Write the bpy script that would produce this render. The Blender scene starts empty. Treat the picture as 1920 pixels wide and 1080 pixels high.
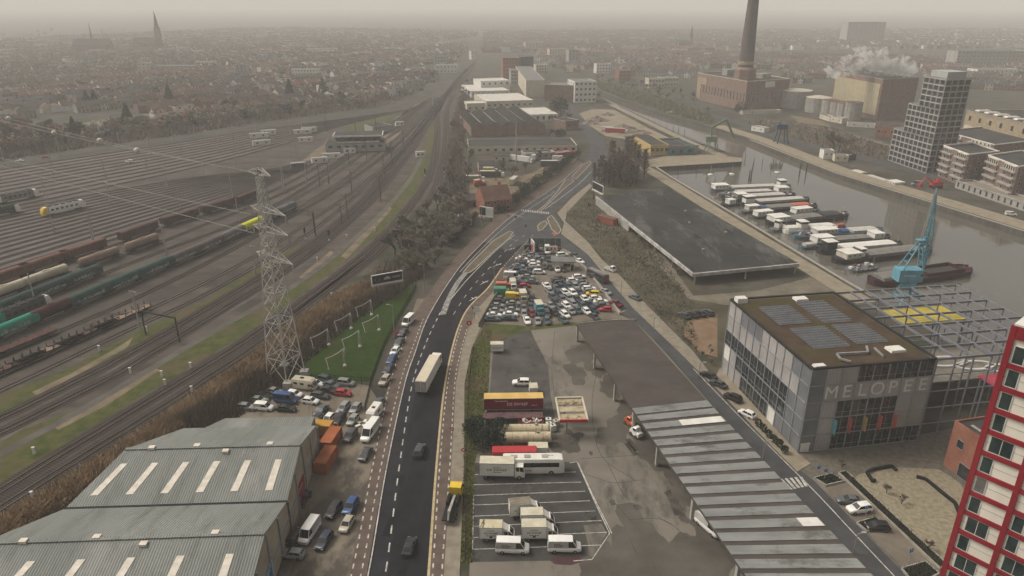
import bpy,bmesh,math,random
from mathutils import Vector,Matrix
from mathutils.geometry import tessellate_polygon
R=math.radians
rnd=random.Random(7)
scene=bpy.context.scene
COL=scene.collection
# ------ camera, sky, sun, exposure
F,HC=1330.0,85.0
PITCH=math.atan(535/F)
SP,CP=math.sin(PITCH),math.cos(PITCH)
cam=bpy.data.cameras.new('camera')
cam.sensor_width=36.0
cam.lens=36.0*F/1920
cam.clip_start,cam.clip_end=0.5,30000
camo=bpy.data.objects.new('camera',cam)
camo.location=(0,0,HC)
camo.rotation_euler=(R(90)-PITCH,0,0)
COL.objects.link(camo)
scene.camera=camo
SUN_EL,SUN_AZ=R(50),R(-72)
w=bpy.data.worlds.new('World')
scene.world=w
w.use_nodes=True
nt=w.node_tree
bg=nt.nodes['Background']
sky=nt.nodes.new('ShaderNodeTexSky')
sky.sky_type='NISHITA'
sky.sun_disc=False
sky.sun_elevation=SUN_EL
sky.sun_rotation=SUN_AZ
sky.air_density,sky.dust_density,sky.ozone_density=1.0,6.0,0.6
hs=nt.nodes.new('ShaderNodeHueSaturation')
hs.inputs['Saturation'].default_value=0.25
mixw=nt.nodes.new('ShaderNodeMix')
mixw.data_type='RGBA'
mixw.blend_type='MULTIPLY'
mixw.inputs[0].default_value=1.0
mixw.inputs[7].default_value=(1.0,0.955,0.88,1)
nt.links.new(sky.outputs[0],hs.inputs['Color'])
nt.links.new(hs.outputs[0],mixw.inputs[6])
nt.links.new(mixw.outputs[2],bg.inputs[0])
bg.inputs[1].default_value=0.105
sun=bpy.data.lights.new('sun','SUN')
sun.energy=1.3
sun.angle=R(18)
sun.color=(1.0,0.95,0.88)
suno=bpy.data.objects.new('sun',sun)
d=Vector((math.sin(SUN_AZ)*math.cos(SUN_EL),math.cos(SUN_AZ)*math.cos(SUN_EL),math.sin(SUN_EL)))
suno.rotation_euler=d.to_track_quat('Z','Y').to_euler()
COL.objects.link(suno)
vs=scene.view_settings
vs.view_transform='Standard'
vs.look='None'
vs.gamma=1
vs.use_curve_mapping=False
vs.exposure=0.44
cy=scene.cycles
cy.max_bounces=5
cy.diffuse_bounces=2
cy.glossy_bounces=2
cy.transmission_bounces=2
cy.transparent_max_bounces=6
cy.volume_bounces=1
cy.use_denoising=True
cy.caustics_reflective=cy.caustics_refractive=False
# ------ photo pixel -> place on the ground
def G(px,py,z=0.0):
 t=(py-540)/F
 h=HC-z
 Y=h*(CP-t*SP)/(t*CP+SP)
 d=Y*CP+h*SP
 return((px-960)/F*d,Y)
def P(px,py,z=0.0):
 x,y=G(px,py,z)
 return Vector((x,y,z))
def top_z(Y,py):
 t=(py-540)/F
 return HC-Y*(t*CP+SP)/(CP-t*SP)
def x_at(px,Y,z=0.0):
 return(px-960)/F*(Y*CP+(HC-z)*SP)
MATS={}
def lin(c):
 return tuple(((v/255)/12.92 if v/255<=0.04045 else((v/255+0.055)/1.055)**2.4)for v in c)
def mat(name,col,rough=0.7,metal=0.0,var=0.12,scale=0.6,spec=0.12,bump=0.0,col2=None,detail=4.0,thr=(0.35,0.65),emit=None,coord='Object',stretch=None):
 """Principled with two-scale noise between col and col2"""
 if name in MATS:
  return MATS[name]
 m=bpy.data.materials.new(name)
 m.use_nodes=True
 t=m.node_tree
 b=t.nodes['Principled BSDF']
 b.inputs['Roughness'].default_value=rough
 b.inputs['Metallic'].default_value=metal
 b.inputs['Specular IOR Level'].default_value=spec
 if col2 is None:
  col2=tuple(min(1,c*(1+var))for c in col)
  col=tuple(c*(1-var)for c in col)
 tc=t.nodes.new('ShaderNodeTexCoord')
 src=tc.outputs[coord]
 if coord=='Object':
  ge=t.nodes.new('ShaderNodeNewGeometry')
  src=ge.outputs['Position']
 if stretch:
  mp=t.nodes.new('ShaderNodeMapping')
  mp.inputs['Scale'].default_value=stretch
  mp.inputs['Rotation'].default_value=(0,0,0)
  t.links.new(src,mp.inputs[0])
  src=mp.outputs[0]
 n1=t.nodes.new('ShaderNodeTexNoise')
 n1 .inputs['Scale'].default_value=scale
 n1 .inputs['Detail'].default_value=detail
 n1 .inputs['Roughness'].default_value=0.6
 t.links.new(src,n1 .inputs['Vector'])
 mr=t.nodes.new('ShaderNodeMapRange')
 mr.inputs[1].default_value,mr.inputs[2].default_value=thr
 t.links.new(n1 .outputs[0],mr.inputs[0])
 mx=t.nodes.new('ShaderNodeMix')
 mx.data_type='RGBA'
 mx.inputs[6].default_value=(*col,1)
 mx.inputs[7].default_value=(*col2,1)
 t.links.new(mr.outputs[0],mx.inputs[0])
 out=mx.outputs[2]
 t.links.new(out,b.inputs['Base Color'])
 if bump:
  bp=t.nodes.new('ShaderNodeBump')
  bp.inputs['Strength'].default_value=bump
  bp.inputs['Distance'].default_value=0.1
  t.links.new(n1 .outputs[0],bp.inputs['Height'])
  t.links.new(bp.outputs[0],b.inputs['Normal'])
 MATS[name]=m
 return m
def nodes_of(m):
 t=m.node_tree
 return t,t.nodes['Principled BSDF']
def overlay(m,col,scale,thr,detail=6.0,rough=0.7,stretch=None,rot=0.0,seed=0.0):
 """patches of another colour (wear, damp, moss) over what the material already has"""
 t,b=nodes_of(m)
 prev=b.inputs['Base Color'].links[0].from_socket
 ge=t.nodes.new('ShaderNodeNewGeometry')
 mp=t.nodes.new('ShaderNodeMapping')
 mp.inputs['Scale'].default_value=stretch or(1,1,1)
 mp.inputs['Rotation'].default_value=(0,0,rot)
 mp.inputs['Location'].default_value=(seed,seed*1.7,0)
 t.links.new(ge.outputs['Position'],mp.inputs[0])
 n=t.nodes.new('ShaderNodeTexNoise')
 n.inputs['Scale'].default_value=scale
 n.inputs['Detail'].default_value=detail
 n.inputs['Roughness'].default_value=rough
 t.links.new(mp.outputs[0],n.inputs['Vector'])
 mr=t.nodes.new('ShaderNodeMapRange')
 mr.inputs[1].default_value,mr.inputs[2].default_value=thr
 t.links.new(n.outputs[0],mr.inputs[0])
 mx=t.nodes.new('ShaderNodeMix')
 mx.data_type='RGBA'
 mx.inputs[7].default_value=(*col,1)
 t.links.new(mr.outputs[0],mx.inputs[0])
 t.links.new(prev,mx.inputs[6])
 t.links.new(mx.outputs[2],b.inputs['Base Color'])
 return m
def ribs(m,period,strength,axis='X',dist=0.06,dark=0.0,coord='Object'):
 """corrugation: a wave along a local axis used as bump (and faint darker lines in the valleys)"""
 t,b=nodes_of(m)
 tc=t.nodes.new('ShaderNodeTexCoord')
 wv=t.nodes.new('ShaderNodeTexWave')
 wv.wave_type='BANDS'
 wv.bands_direction=axis
 wv.inputs['Scale'].default_value=2*math.pi/period/20
 t.links.new(tc.outputs[coord],wv.inputs['Vector'])
 bp=t.nodes.new('ShaderNodeBump')
 bp.inputs['Strength'].default_value=strength
 bp.inputs['Distance'].default_value=dist
 t.links.new(wv.outputs['Fac'],bp.inputs['Height'])
 t.links.new(bp.outputs[0],b.inputs['Normal'])
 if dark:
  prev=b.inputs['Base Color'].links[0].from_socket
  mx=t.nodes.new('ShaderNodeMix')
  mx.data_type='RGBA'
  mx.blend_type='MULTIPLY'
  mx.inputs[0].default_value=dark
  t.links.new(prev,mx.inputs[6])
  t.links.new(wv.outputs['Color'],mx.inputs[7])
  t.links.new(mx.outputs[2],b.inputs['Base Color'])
 return m
class MB:
 def __init__(s):
  s.v,s.f,s.m,s.uv=[],[],[],{}
 def add(s,vs,fs,mi=0):
  o=len(s.v)
  s.v+=[tuple(v)for v in vs]
  for f in fs:
   s.f.append([i+o for i in f])
   s.m.append(mi)
 def poly(s,vs,mi=0):
  s.add(vs,[range(len(vs))],mi)
 def box(s,c,d,rz=0.0,mi=0,taper=1.0):
  x,y,z=d[0]/2,d[1]/2,d[2]/2
  cs,sn=math.cos(rz),math.sin(rz)
  vs=[]
  for k,zz in((1,-z),(taper,z)):
   for sx,sy in((-1,-1),(1,-1),(1,1),(-1,1)):
    a,b=sx*x*k,sy*y*k
    vs.append((c[0]+a*cs-b*sn,c[1]+a*sn+b*cs,c[2]+zz))
  s.add(vs,[(3,2,1,0),(4,5,6,7),(0,1,5,4),(1,2,6,5),(2,3,7,6),(3,0,4,7)],mi)
 def prism(s,pts,z0,z1,mi=0,mtop=None):
  n=len(pts)
  if sum(pts[i][0]*pts[(i+1)%n][1]-pts[(i+1)%n][0]*pts[i][1]for i in range(n))<0:
   pts=pts[::-1]
  vs=[(p[0],p[1],z0)for p in pts]+[(p[0],p[1],z1)for p in pts]
  s.add(vs,[tuple(range(n))[::-1]]+[(i,(i+1)%n,n+(i+1)%n,n+i)for i in range(n)],mi)
  s.add(vs[n:],[tuple(range(n))],mi if mtop is None else mtop)
 def tube(s,p,q,r,r2=None,n=6,mi=0):
  p,q=Vector(p),Vector(q)
  d=(q-p)
  if d.length<1e-6:
   return
  d.normalize()
  a=d.orthogonal().normalized()
  b=d.cross(a)
  r2=r if r2 is None else r2
  vs=[]
  for c,rr in((p,r),(q,r2)):
   for i in range(n):
    t=2*math.pi*i/n
    vs.append(c+(a*math.cos(t)+b*math.sin(t))*rr)
  fs=[(i,(i+1)%n,n+(i+1)%n,n+i)for i in range(n)]+[tuple(range(n))[::-1],tuple(range(n,2*n))]
  s.add(vs,fs,mi)
 def bar(s,p,q,w,h=None,mi=0):
  """square bar from p to q"""
  p,q=Vector(p),Vector(q)
  d=(q-p)
  if d.length<1e-6:
   return
  d.normalize()
  up=Vector((0,0,1))if abs(d.z)<0.95 else Vector((0,1,0))
  a=d.cross(up).normalized()*(w/2)
  b=a.cross(d).normalized()*((h or w)/2)
  vs=[p-a-b,p+a-b,p+a+b,p-a+b,q-a-b,q+a-b,q+a+b,q-a+b]
  s.add(vs,[(3,2,1,0),(4,5,6,7),(0,1,5,4),(1,2,6,5),(2,3,7,6),(3,0,4,7)],mi)
 def lathe(s,prof,c=(0,0,0),n=16,mi=0):
  vs,fs=[],[]
  for r,z in prof:
   for i in range(n):
    t=2*math.pi*i/n
    vs.append((c[0]+r*math.cos(t),c[1]+r*math.sin(t),c[2]+z))
  for k in range(len(prof)-1):
   for i in range(n):
    fs.append((k*n+i,k*n+(i+1)%n,(k+1)*n+(i+1)%n,(k+1)*n+i))
  fs.append(tuple(range(n))[::-1])
  fs.append(tuple(range((len(prof)-1)*n,len(prof)*n)))
  s.add(vs,fs,mi)
 def loft(s,rings,mi=0,caps=True):
  n=len(rings[0])
  vs=[v for r in rings for v in r]
  fs=[]
  for k in range(len(rings)-1):
   for i in range(n):
    fs.append((k*n+i,k*n+(i+1)%n,(k+1)*n+(i+1)%n,(k+1)*n+i))
  if caps:
   fs.append(tuple(range(n))[::-1])
   fs.append(tuple(range((len(rings)-1)*n,len(rings)*n)))
  s.add(vs,fs,mi)
 def mesh(s,name,mats,smooth=False):
  me=bpy.data.meshes.new(name)
  me.from_pydata(s.v,[],s.f)
  for m in(mats if isinstance(mats,(list,tuple))else[mats]):
   me.materials.append(m)
  if any(s.m):
   me.polygons.foreach_set('material_index',s.m)
  if smooth:
   me.polygons.foreach_set('use_smooth',[True]*len(me.polygons))
   if smooth is not True:
    me.set_sharp_from_angle(angle=R(smooth))
  me.update()
  return me
 def build(s,name,mats,parent=None,loc=None,rz=None,smooth=False):
  return link(bpy.data.objects.new(name,s.mesh(name,mats,smooth)),parent,loc,rz)
def link(o,parent=None,loc=None,rz=None):
 COL.objects.link(o)
 if parent is not None:
  o.parent=parent
 if loc is not None:
  o.location=loc
 if rz is not None:
  o.rotation_euler=(0,0,rz)
 return o
def obj(name,me,parent=None,loc=None,rz=None,m=None,slots=None):
 o=link(bpy.data.objects.new(name,me),parent,loc,rz)
 if m is not None:
  setm(o,m)
 return o
def setm(o,m,i=0):
 o.material_slots[i].link='OBJECT'
 o.material_slots[i].material=m
USED={}
def tag(o,label=None,cat=None,group=None,kind=None):
 if label:o['label']=label
 if cat:o['category']=cat
 if group:o['group']=group
 if kind:o['kind']=kind
 return o
def thing(name,label,cat,loc=(0,0,0),rz=0.0,group=None):
 o=bpy.data.objects.new(name,None)
 o.empty_display_size=0.5
 link(o,None,loc,rz)
 return tag(o,label,cat,group)
def copy_tree(o,parent=None):
 c=o.copy()
 COL.objects.link(c)
 if parent is not None:
  c.parent=parent
 for ch in list(o.children):
  copy_tree(ch,c)
 return c
ORD='first second third fourth fifth sixth seventh eighth ninth tenth eleventh twelfth thirteenth fourteenth fifteenth sixteenth seventeenth eighteenth nineteenth twentieth'.split()
def ordw(i):
 if i<20:return ORD[i]
 tens={2:'twenty',3:'thirty',4:'forty',5:'fifty',6:'sixty',7:'seventy',8:'eighty',9:'ninety'}
 a,b=divmod(i+1,10)
 if a>=10:return 'hundred '+(ordw(i-100)if i>=100 else '')
 return tens[a]+'-'+ORD[b-1]if b else tens[a][:-1]+'ieth'
def along(pts,step,off=0.0):
 """points with tangents every `step` metres on a polyline"""
 res,acc=[],off
 for a,b in zip(pts,pts[1:]):
  a,b=Vector(a),Vector(b)
  L=(b-a).length
  if L<1e-6:continue
  d=(b-a)/L
  while acc<L:
   res.append((a+d*acc,d))
   acc+=step
  acc-=L
 return res
def smooth_line(pts,n=6):
 """Catmull-Rom through 2-D points"""
 pts=[Vector((p[0],p[1]))for p in pts]
 res=[]
 q=[2*pts[0]-pts[1]]+pts+[2*pts[-1]-pts[-2]]
 for i in range(1,len(q)-2):
  for k in range(n):
   t=k/n
   a,b,c,d=q[i-1],q[i],q[i+1],q[i+2]
   res.append(0.5*((2*b)+(c-a)*t+(2*a-5*b+4*c-d)*t*t+(3*b-3*c+d-a)*t**3))
 res.append(pts[-1])
 return res
def offset_line(pts,d):
 """shift a 2-D polyline sideways (positive = to the right of travel)"""
 res=[]
 for i,p in enumerate(pts):
  a,b=pts[max(0,i-1)],pts[min(len(pts)-1,i+1)]
  t=Vector((b[0]-a[0],b[1]-a[1])).normalized()
  res.append(Vector((p[0]+t.y*d,p[1]-t.x*d)))
 return res
def ribbon(mb,pts,d0,d1,z,mi=0):
 """flat strip between two sideways offsets of a polyline"""
 a,b=offset_line(pts,d0),offset_line(pts,d1)
 o=len(mb.v)
 for p,q in zip(a,b):
  mb.v+=[(p.x,p.y,z),(q.x,q.y,z)]
 for i in range(len(pts)-1):
  f=[o+2*i,o+2*i+1,o+2*i+3,o+2*i+2]
  if d1>d0:f=f[::-1]
  mb.f.append(f[::-1]if d1>d0 and False else f)
  mb.m.append(mi)
def sheet(name,pix,m,z,kind='structure',holes=()):
 """flat ground patch whose outline is given by photo points on the ground"""
 mb=MB()
 loops=[[Vector((*G(px,py),z))for px,py in pix]]+[[Vector((*G(px,py),z))for px,py in h]for h in holes]
 flat=[v for l in loops for v in l]
 for t in tessellate_polygon(loops):
  a,b,c=(flat[i]for i in t)
  if(b-a).cross(c-a).z<0:t=(t[0],t[2],t[1])
  mb.add([flat[i]for i in t],[(0,1,2)])
 o=mb.build(name,m)
 return tag(o,kind=kind)
M_ground=mat('city_ground',(0.040,0.036,0.029),0.95,scale=0.05,col2=(0.085,0.076,0.062),detail=10)
overlay(M_ground,(0.035,0.040,0.022),0.08,(0.5,0.6))
M_yard=mat('yard_gravel',(0.056,0.047,0.040),0.95,scale=0.12,col2=(0.092,0.079,0.067),detail=8)
overlay(M_yard,(0.045,0.038,0.034),0.06,(0.48,0.6),stretch=(0.5,1.5,1),rot=R(-40))
M_grass=mat('rough_grass',(0.034,0.046,0.010),0.95,scale=0.35,col2=(0.075,0.080,0.026),detail=8,bump=0.4)
overlay(M_grass,(0.085,0.062,0.036),0.09,(0.50,0.62))
M_lawn=mat('lawn',(0.011,0.030,0.002),0.95,scale=0.5,col2=(0.025,0.050,0.004),detail=9,bump=0.5)
overlay(M_lawn,(0.040,0.040,0.012),0.16,(0.52,0.66))
overlay(M_lawn,(0.014,0.026,0.004),0.07,(0.52,0.62),seed=9)
M_dirt=mat('dry_dirt',(0.10,0.08,0.055),0.95,scale=0.2,col2=(0.19,0.15,0.10),detail=8)
M_scrub=mat('scrub_ground',(0.042,0.04,0.024),0.95,scale=0.1,col2=(0.085,0.075,0.05),detail=9,bump=0.5)
overlay(M_scrub,(0.14,0.115,0.08),0.07,(0.57,0.68))
M_asphalt=mat('asphalt',(0.008,0.008,0.011),0.8,scale=0.3,col2=(0.014,0.014,0.018),detail=8)
overlay(M_asphalt,(0.016,0.016,0.018),0.25,(0.5,0.62),stretch=(1.6,0.15,1))
M_asphalt_old=mat('old_asphalt',(0.05,0.048,0.045),0.85,scale=0.15,col2=(0.085,0.08,0.072),detail=9)
overlay(M_asphalt_old,(0.03,0.03,0.03),0.12,(0.54,0.62))
M_asphalt_far=mat('grey_asphalt',(0.043,0.044,0.047),0.8,scale=0.2,col2=(0.066,0.067,0.069),detail=8)
M_conc=mat('yard_concrete',(0.125,0.112,0.092),0.9,scale=0.08,col2=(0.18,0.163,0.135),detail=10)
overlay(M_conc,(0.05,0.045,0.04),0.07,(0.53,0.66),stretch=(1.3,0.45,1),rot=R(12),seed=31)
overlay(M_conc,(0.03,0.028,0.027),0.16,(0.64,0.7),stretch=(1.2,0.5,1),rot=R(25),seed=11)
M_lotg=mat('lot_ground',(0.12,0.10,0.08),0.95,scale=0.3,col2=(0.17,0.145,0.115),detail=8)
M_quay=mat('quay_paving',(0.19,0.16,0.115),0.9,scale=0.3,col2=(0.26,0.225,0.165),detail=8)
M_pave=mat('pavement',(0.17,0.145,0.11),0.9,scale=0.5,col2=(0.24,0.21,0.165),detail=8)
M_brickpath=mat('red_cycle_paving',(0.085,0.062,0.05),0.9,scale=0.4,col2=(0.12,0.092,0.075),detail=8)
M_cobble=mat('cobbles',(0.085,0.075,0.06),0.9,scale=0.9,col2=(0.14,0.125,0.10),detail=10,bump=0.5)
M_gravel=mat('square_gravel',(0.17,0.145,0.10),0.95,scale=1.2,col2=(0.27,0.235,0.165),detail=10)
M_white=mat('road_paint',(0.24,0.23,0.21),0.8,scale=1.2,col2=(0.55,0.53,0.48))
M_yellow=mat('beige_paint',(0.33,0.26,0.14),0.8,scale=1.0,col2=(0.46,0.38,0.23))
M_kerb=mat('kerb_stone',(0.24,0.22,0.18),0.9,scale=0.8,col2=(0.32,0.29,0.24))
M_quaywall=mat('quay_wall',(0.05,0.047,0.04),0.9,scale=0.5,col2=(0.10,0.092,0.08),stretch=(1,1,0.3))
M_water=mat('water',(0.085,0.078,0.064),0.07,scale=0.02,col2=(0.10,0.092,0.076),spec=0.6)
_t,_b=nodes_of(M_water)
_ge=_t.nodes.new('ShaderNodeNewGeometry')
_n=_t.nodes.new('ShaderNodeTexNoise')
_n.inputs['Scale'].default_value=0.35
_n.inputs['Detail'].default_value=3
_t.links.new(_ge.outputs['Position'],_n.inputs['Vector'])
_bp=_t.nodes.new('ShaderNodeBump')
_bp.inputs['Strength'].default_value=0.05
_bp.inputs['Distance'].default_value=0.3
_t.links.new(_n.outputs[0],_bp.inputs['Height'])
_t.links.new(_bp.outputs[0],_b.inputs['Normal'])
WZ=-2.6
WATER=[(1124,172),(1185,196),(1250,217),(1330,238),(1405,262),(1480,291),(1570,326),(1700,366),(1920,434),(2350,575),(2600,900),(2050,780),(1840,672),(1640,556),(1585,525),(1400,414),(1262,333),(1232,313),(1300,309),(1391,303),(1390,295),(1352,281),(1300,264),(1215,229),(1160,201),(1118,178)]
wl=[Vector((*G(px,py),0))for px,py in WATER]
big=[Vector((x,y,0))for x,y in((-8200,-600),(8200,-600),(8200,9500),(-8200,9500))]
mb=MB()
fl=big+wl
for a,b,c in tessellate_polygon([big,wl]):
 tri=[fl[a],fl[b],fl[c]]
 if(tri[1]-tri[0]).cross(tri[2]-tri[0]).z<0:tri.reverse()
 mb.add(tri,[(0,1,2)])
tag(mb.build('ground',M_ground),kind='structure')
mb=MB()
n=len(wl)
for i in range(n):
 a,b=wl[i],wl[(i+1)%n]
 mb.add([a,b,b+Vector((0,0,-5)),a+Vector((0,0,-5))],[(0,1,2,3)])
tag(mb.build('quay_wall',M_quaywall),kind='structure')
mb=MB()
cx,cyy=sum(v.x for v in wl)/n,sum(v.y for v in wl)/n
wv=[Vector((v.x,v.y,WZ))for v in wl]
for t3 in tessellate_polygon([wv]):
 tri=[wv[i]for i in t3]
 if(tri[1]-tri[0]).cross(tri[2]-tri[0]).z<0:tri.reverse()
 mb.add(tri,[(0,1,2)])
tag(mb.build('water',M_water),kind='structure')
mb=MB()
for seq in(WATER[4:10],WATER[13:18]):
 pts=[Vector(G(*p))for p in seq]
 o=offset_line(pts,-0.55)
 for a,b in zip(o,o[1:]):
  mb.bar((a.x,a.y,0.08),(b.x,b.y,0.08),1.0,0.22)
tag(mb.build('quay_coping',M_kerb),kind='structure')
# ---- rail yard base and its grass verges
sheet('rail_yard_ballast',[(-500,400),(0,316),(200,285),(340,264),(480,240),(620,222),(760,204),(800,182),(850,146),(884,116),(900,116),(884,135),(858,170),(852,203),(848,259),(842,314),(822,362),(735,462),(640,540),(480,662),(240,820),(0,972),(-300,1140),(-900,1140),(-900,600)],M_yard,0.006)
sheet('grass_verge',[(-40,850),(0,822),(150,765),(300,680),(440,600),(560,525),(650,455),(715,395),(765,330),(795,270),(812,215),(818,215),(813,260),(803,312),(778,362),(712,437),(632,503),(470,620),(235,762),(0,906),(-60,944)],M_grass,0.012)
sheet('trackside_grass',[(-30,760),(0,742),(130,690),(250,625),(380,565),(480,505),(565,455),(560,465),(480,520),(385,575),(240,658),(0,780)],M_grass,0.012)
sheet('grass_bank',[(640,250),(700,243),(745,225),(770,214),(720,216),(660,232)],M_grass,0.012)
mat('track_gravel',(0.07,0.064,0.056),.95,scale=.2,col2=(0.105,0.096,0.085))
for nm,line,wd in(('gravel_path',[(-20,862),(150,770),(260,705),(400,622),(560,530),(650,460),(715,400),(770,335),(798,280)],1.5),('gravel_path',[(-20,838),(130,748),(250,672),(390,604),(520,528),(600,470)],1.0)):
 mb=MB()
 ribbon(mb,smooth_line([G(*p)for p in line]),-wd*.8,wd*.8,0.02)
 tag(mb.build(nm,MATS['track_gravel']),kind='structure')
for pl in([(60,735),(130,702),(215,655),(250,632),(240,650),(150,700),(70,742)],[(100,800),(180,758),(290,690),(300,694),(200,760),(110,806)],[(640,480),(690,425),(730,385),(735,392),(700,432),(650,486)],[(560,520),(620,470),(626,474),(570,524)]):
 sheet('dry_grass_patch',pl,M_dirt,0.016)
sheet('yard_service_ground',[(545,318),(600,275),(625,262),(700,258),(738,250),(760,232),(745,262),(690,280),(640,296),(580,312),(550,326)],M_dirt,0.012)
# ---- railway tracks
m=mat('track_bed',(0.019,0.013,0.011),0.95,scale=0.5,col2=(0.034,0.025,0.021),detail=8)
t,b=nodes_of(m)
uvn=t.nodes.new('ShaderNodeUVMap')
wvn=t.nodes.new('ShaderNodeTexWave')
wvn.bands_direction='X'
wvn.inputs['Scale'].default_value=2*math.pi/0.65/20
t.links.new(uvn.outputs[0],wvn.inputs['Vector'])
mr=t.nodes.new('ShaderNodeMapRange')
mr.inputs[1].default_value,mr.inputs[2].default_value=0.6,0.75
t.links.new(wvn.outputs['Fac'],mr.inputs[0])
mx=t.nodes.new('ShaderNodeMix')
mx.data_type='RGBA'
prev=b.inputs['Base Color'].links[0].from_socket
t.links.new(mr.outputs[0],mx.inputs[0])
t.links.new(prev,mx.inputs[6])
mx.inputs[7].default_value=(0.055,0.046,0.04,1)
t.links.new(mx.outputs[2],b.inputs['Base Color'])
M_bed=m
M_rail=mat('rail_steel',(0.075,0.06,0.052),0.5,metal=0.5,scale=0.1,col2=(0.15,0.128,0.115))
M_railshiny=mat('worn_rail',(0.18,0.165,0.145),0.4,metal=0.6,scale=0.05,col2=(0.33,0.305,0.265))
def track(pts,shiny=False,width=1.75):
 me_v,me_f,uv,mi=[],[],[],[]
 a,c=offset_line(pts,-width),offset_line(pts,width)
 s=0
 S=[0]
 for p,q in zip(pts,pts[1:]):
  s+=(Vector(q)-Vector(p)).length
  S.append(s)
 mb=MB()
 for i in range(len(pts)-1):
  mb.add([(c[i].x,c[i].y,.03),(c[i+1].x,c[i+1].y,.03),(a[i+1].x,a[i+1].y,.03),(a[i].x,a[i].y,.03)],[(0,1,2,3)])
  uv+=[(S[i],0),(S[i+1],0),(S[i+1],1),(S[i],1)]
 for d in(-0.75,0.75):
  o=offset_line(pts,d)
  for p,q in zip(o,o[1:]):
   mb.bar((p.x,p.y,.13),(q.x,q.y,.13),0.13,0.18,mi=1)
 me=mb.mesh('railway_track',[M_bed,M_railshiny if shiny else M_rail])
 ul=me.uv_layers.new(name='UVMap')
 for k,c2 in enumerate(uv):
  ul.data[k].uv=c2
 return tag(obj('railway_track',me),kind='structure')
def resample(pix,n=24):
 pts=smooth_line([G(*p)for p in pix],8)
 L=[0]
 for p,q in zip(pts,pts[1:]):L.append(L[-1]+(q-p).length)
 res,j=[],0
 for k in range(n):
  s=L[-1]*k/(n-1)
  while j<len(L)-2 and L[j+1]<s:j+=1
  f=(s-L[j])/max(1e-6,L[j+1]-L[j])
  res.append(pts[j].lerp(pts[j+1],f))
 return res
TRK=dict(M1=[(-200,1045),(0,920),(240,775),(480,627),(640,512),(720,443),(787,364),(811,314),(820,259),(823,203),(850,160),(878,128),(889,116)],M2=[(-200,1080),(0,952),(240,805),(480,650),(640,527),(725,460),(809,370),(828,314),(837,259),(839,203),(862,160),(884,130),(893,116)],N1=[(-200,876),(0,785),(240,665),(389,578),(500,512),(578,462),(644,408),(690,366),(728,318),(768,268),(806,215),(840,170),(874,128)],N2=[(-200,905),(0,812),(240,690),(400,590),(500,532),(590,470),(655,415),(700,373),(738,325),(778,272),(813,217),(846,170),(876,130)],F2=[(-200,815),(0,733),(245,616),(370,560),(480,498),(570,443),(640,390),(700,337),(750,288),(795,232),(830,182)],F1=[(-200,788),(0,704),(272,583),(400,522),(520,455),(600,402),(680,345),(740,290),(788,235),(826,182)],F0=[(-200,752),(0,668),(92,629),(220,575),(360,508),(500,432),(600,375),(690,315),(745,270),(785,228),(822,182)],B=[(-200,720),(0,638),(140,578),(280,518),(400,466),(480,428),(550,394),(640,340),(710,285),(760,245),(815,184)],B2=[(-200,694),(0,612),(140,555),(280,498),(400,447),(500,402),(600,345),(700,275),(758,236),(812,182)],A2=[(-200,672),(0,592),(100,551),(200,511),(320,465),(440,420),(560,360),(690,270),(752,232),(806,184)],A=[(-200,640),(0,563),(150,508),(300,455),(400,415),(500,376),(600,325),(690,262),(748,228),(800,188)],BX=[(-200,604),(0,534),(120,492),(220,458),(310,426),(400,398),(480,372),(580,322),(680,258),(742,224),(796,190)])
TR={k:resample(v,40)for k,v in TRK.items()}
for k in TR:track(TR[k],k in('F2','F1','B','B2'),2.3 if k[0]in 'MN' else 1.6)
E0=resample([(-400,385),(0,319),(200,288),(340,267),(480,244),(620,226),(700,215),(762,206)],22)
E1=resample([(-400,470),(0,392),(200,350),(340,320),(480,285),(570,258),(640,236),(740,212)],22)
E2=resample([(-400,478),(0,400),(200,360),(360,334),(500,318),(570,306),(650,272),(730,232),(780,196)],22)
E3=resample([(-200,590),(0,520),(150,470),(300,420),(420,380),(520,340),(620,290),(690,250),(740,222),(790,193)],22)
FAN=[]
for k in range(11):
 f=k/10
 FAN.append([p.lerp(q,f)for p,q in zip(E0,E1)])
for k in range(15):
 f=k/14
 FAN.append([p.lerp(q,f)for p,q in zip(E2,E3)])
for k,l in enumerate(FAN):track(l,False,1.55)
M_yardl=mat('yard_stripe_gravel',(0.082,0.070,0.063),0.95,scale=0.06,col2=(0.118,0.103,0.094),detail=9)
mb=MB()
for k in range(len(FAN)-1):
 if k==10:continue
 for a,b,c,d in zip(FAN[k],FAN[k][1:],FAN[k+1],FAN[k+1][1:]):mb.add([(*a,.012),(*c,.012),(*d,.012),(*b,.012)],[(0,1,2,3)]if(Vector(c)-Vector(a)).cross(Vector(b)-Vector(a))>0 else[(3,2,1,0)])
tag(mb.build('yard_gravel',M_yardl),kind='structure')
# ---- roads
LK=[(600,1400),(650,1200),(687,1080),(722,880),(757,720),(777,660),(800,597),(840,530),(873,487),(927,433),(970,397),(1040,350),(1092,306),(1106,285),(1106,268),(1098,253),(1085,233),(1066,206),(1050,186)]
RK=[(770,1400),(790,1200),(801,1080),(816,880),(830,740),(845,660),(860,610),(879,575),(914,540),(940,503),(988,453),(1030,415),(1040,394),(1073,367),(1110,340),(1138,310),(1141,283),(1127,258),(1103,233),(1080,206),(1060,186)]
sheet('main_road',LK+RK[::-1],M_asphalt,0.020)
sheet('far_road',[(905,452),(927,433),(970,397),(1040,350),(1092,306),(1106,285),(1106,268),(1098,253),(1085,233),(1066,206),(1050,186),(1060,186),(1080,206),(1103,233),(1127,258),(1141,283),(1138,310),(1110,340),(1073,367),(1040,394),(1030,415),(1000,446),(985,456),(950,470)],M_asphalt_far,.0225)
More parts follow.
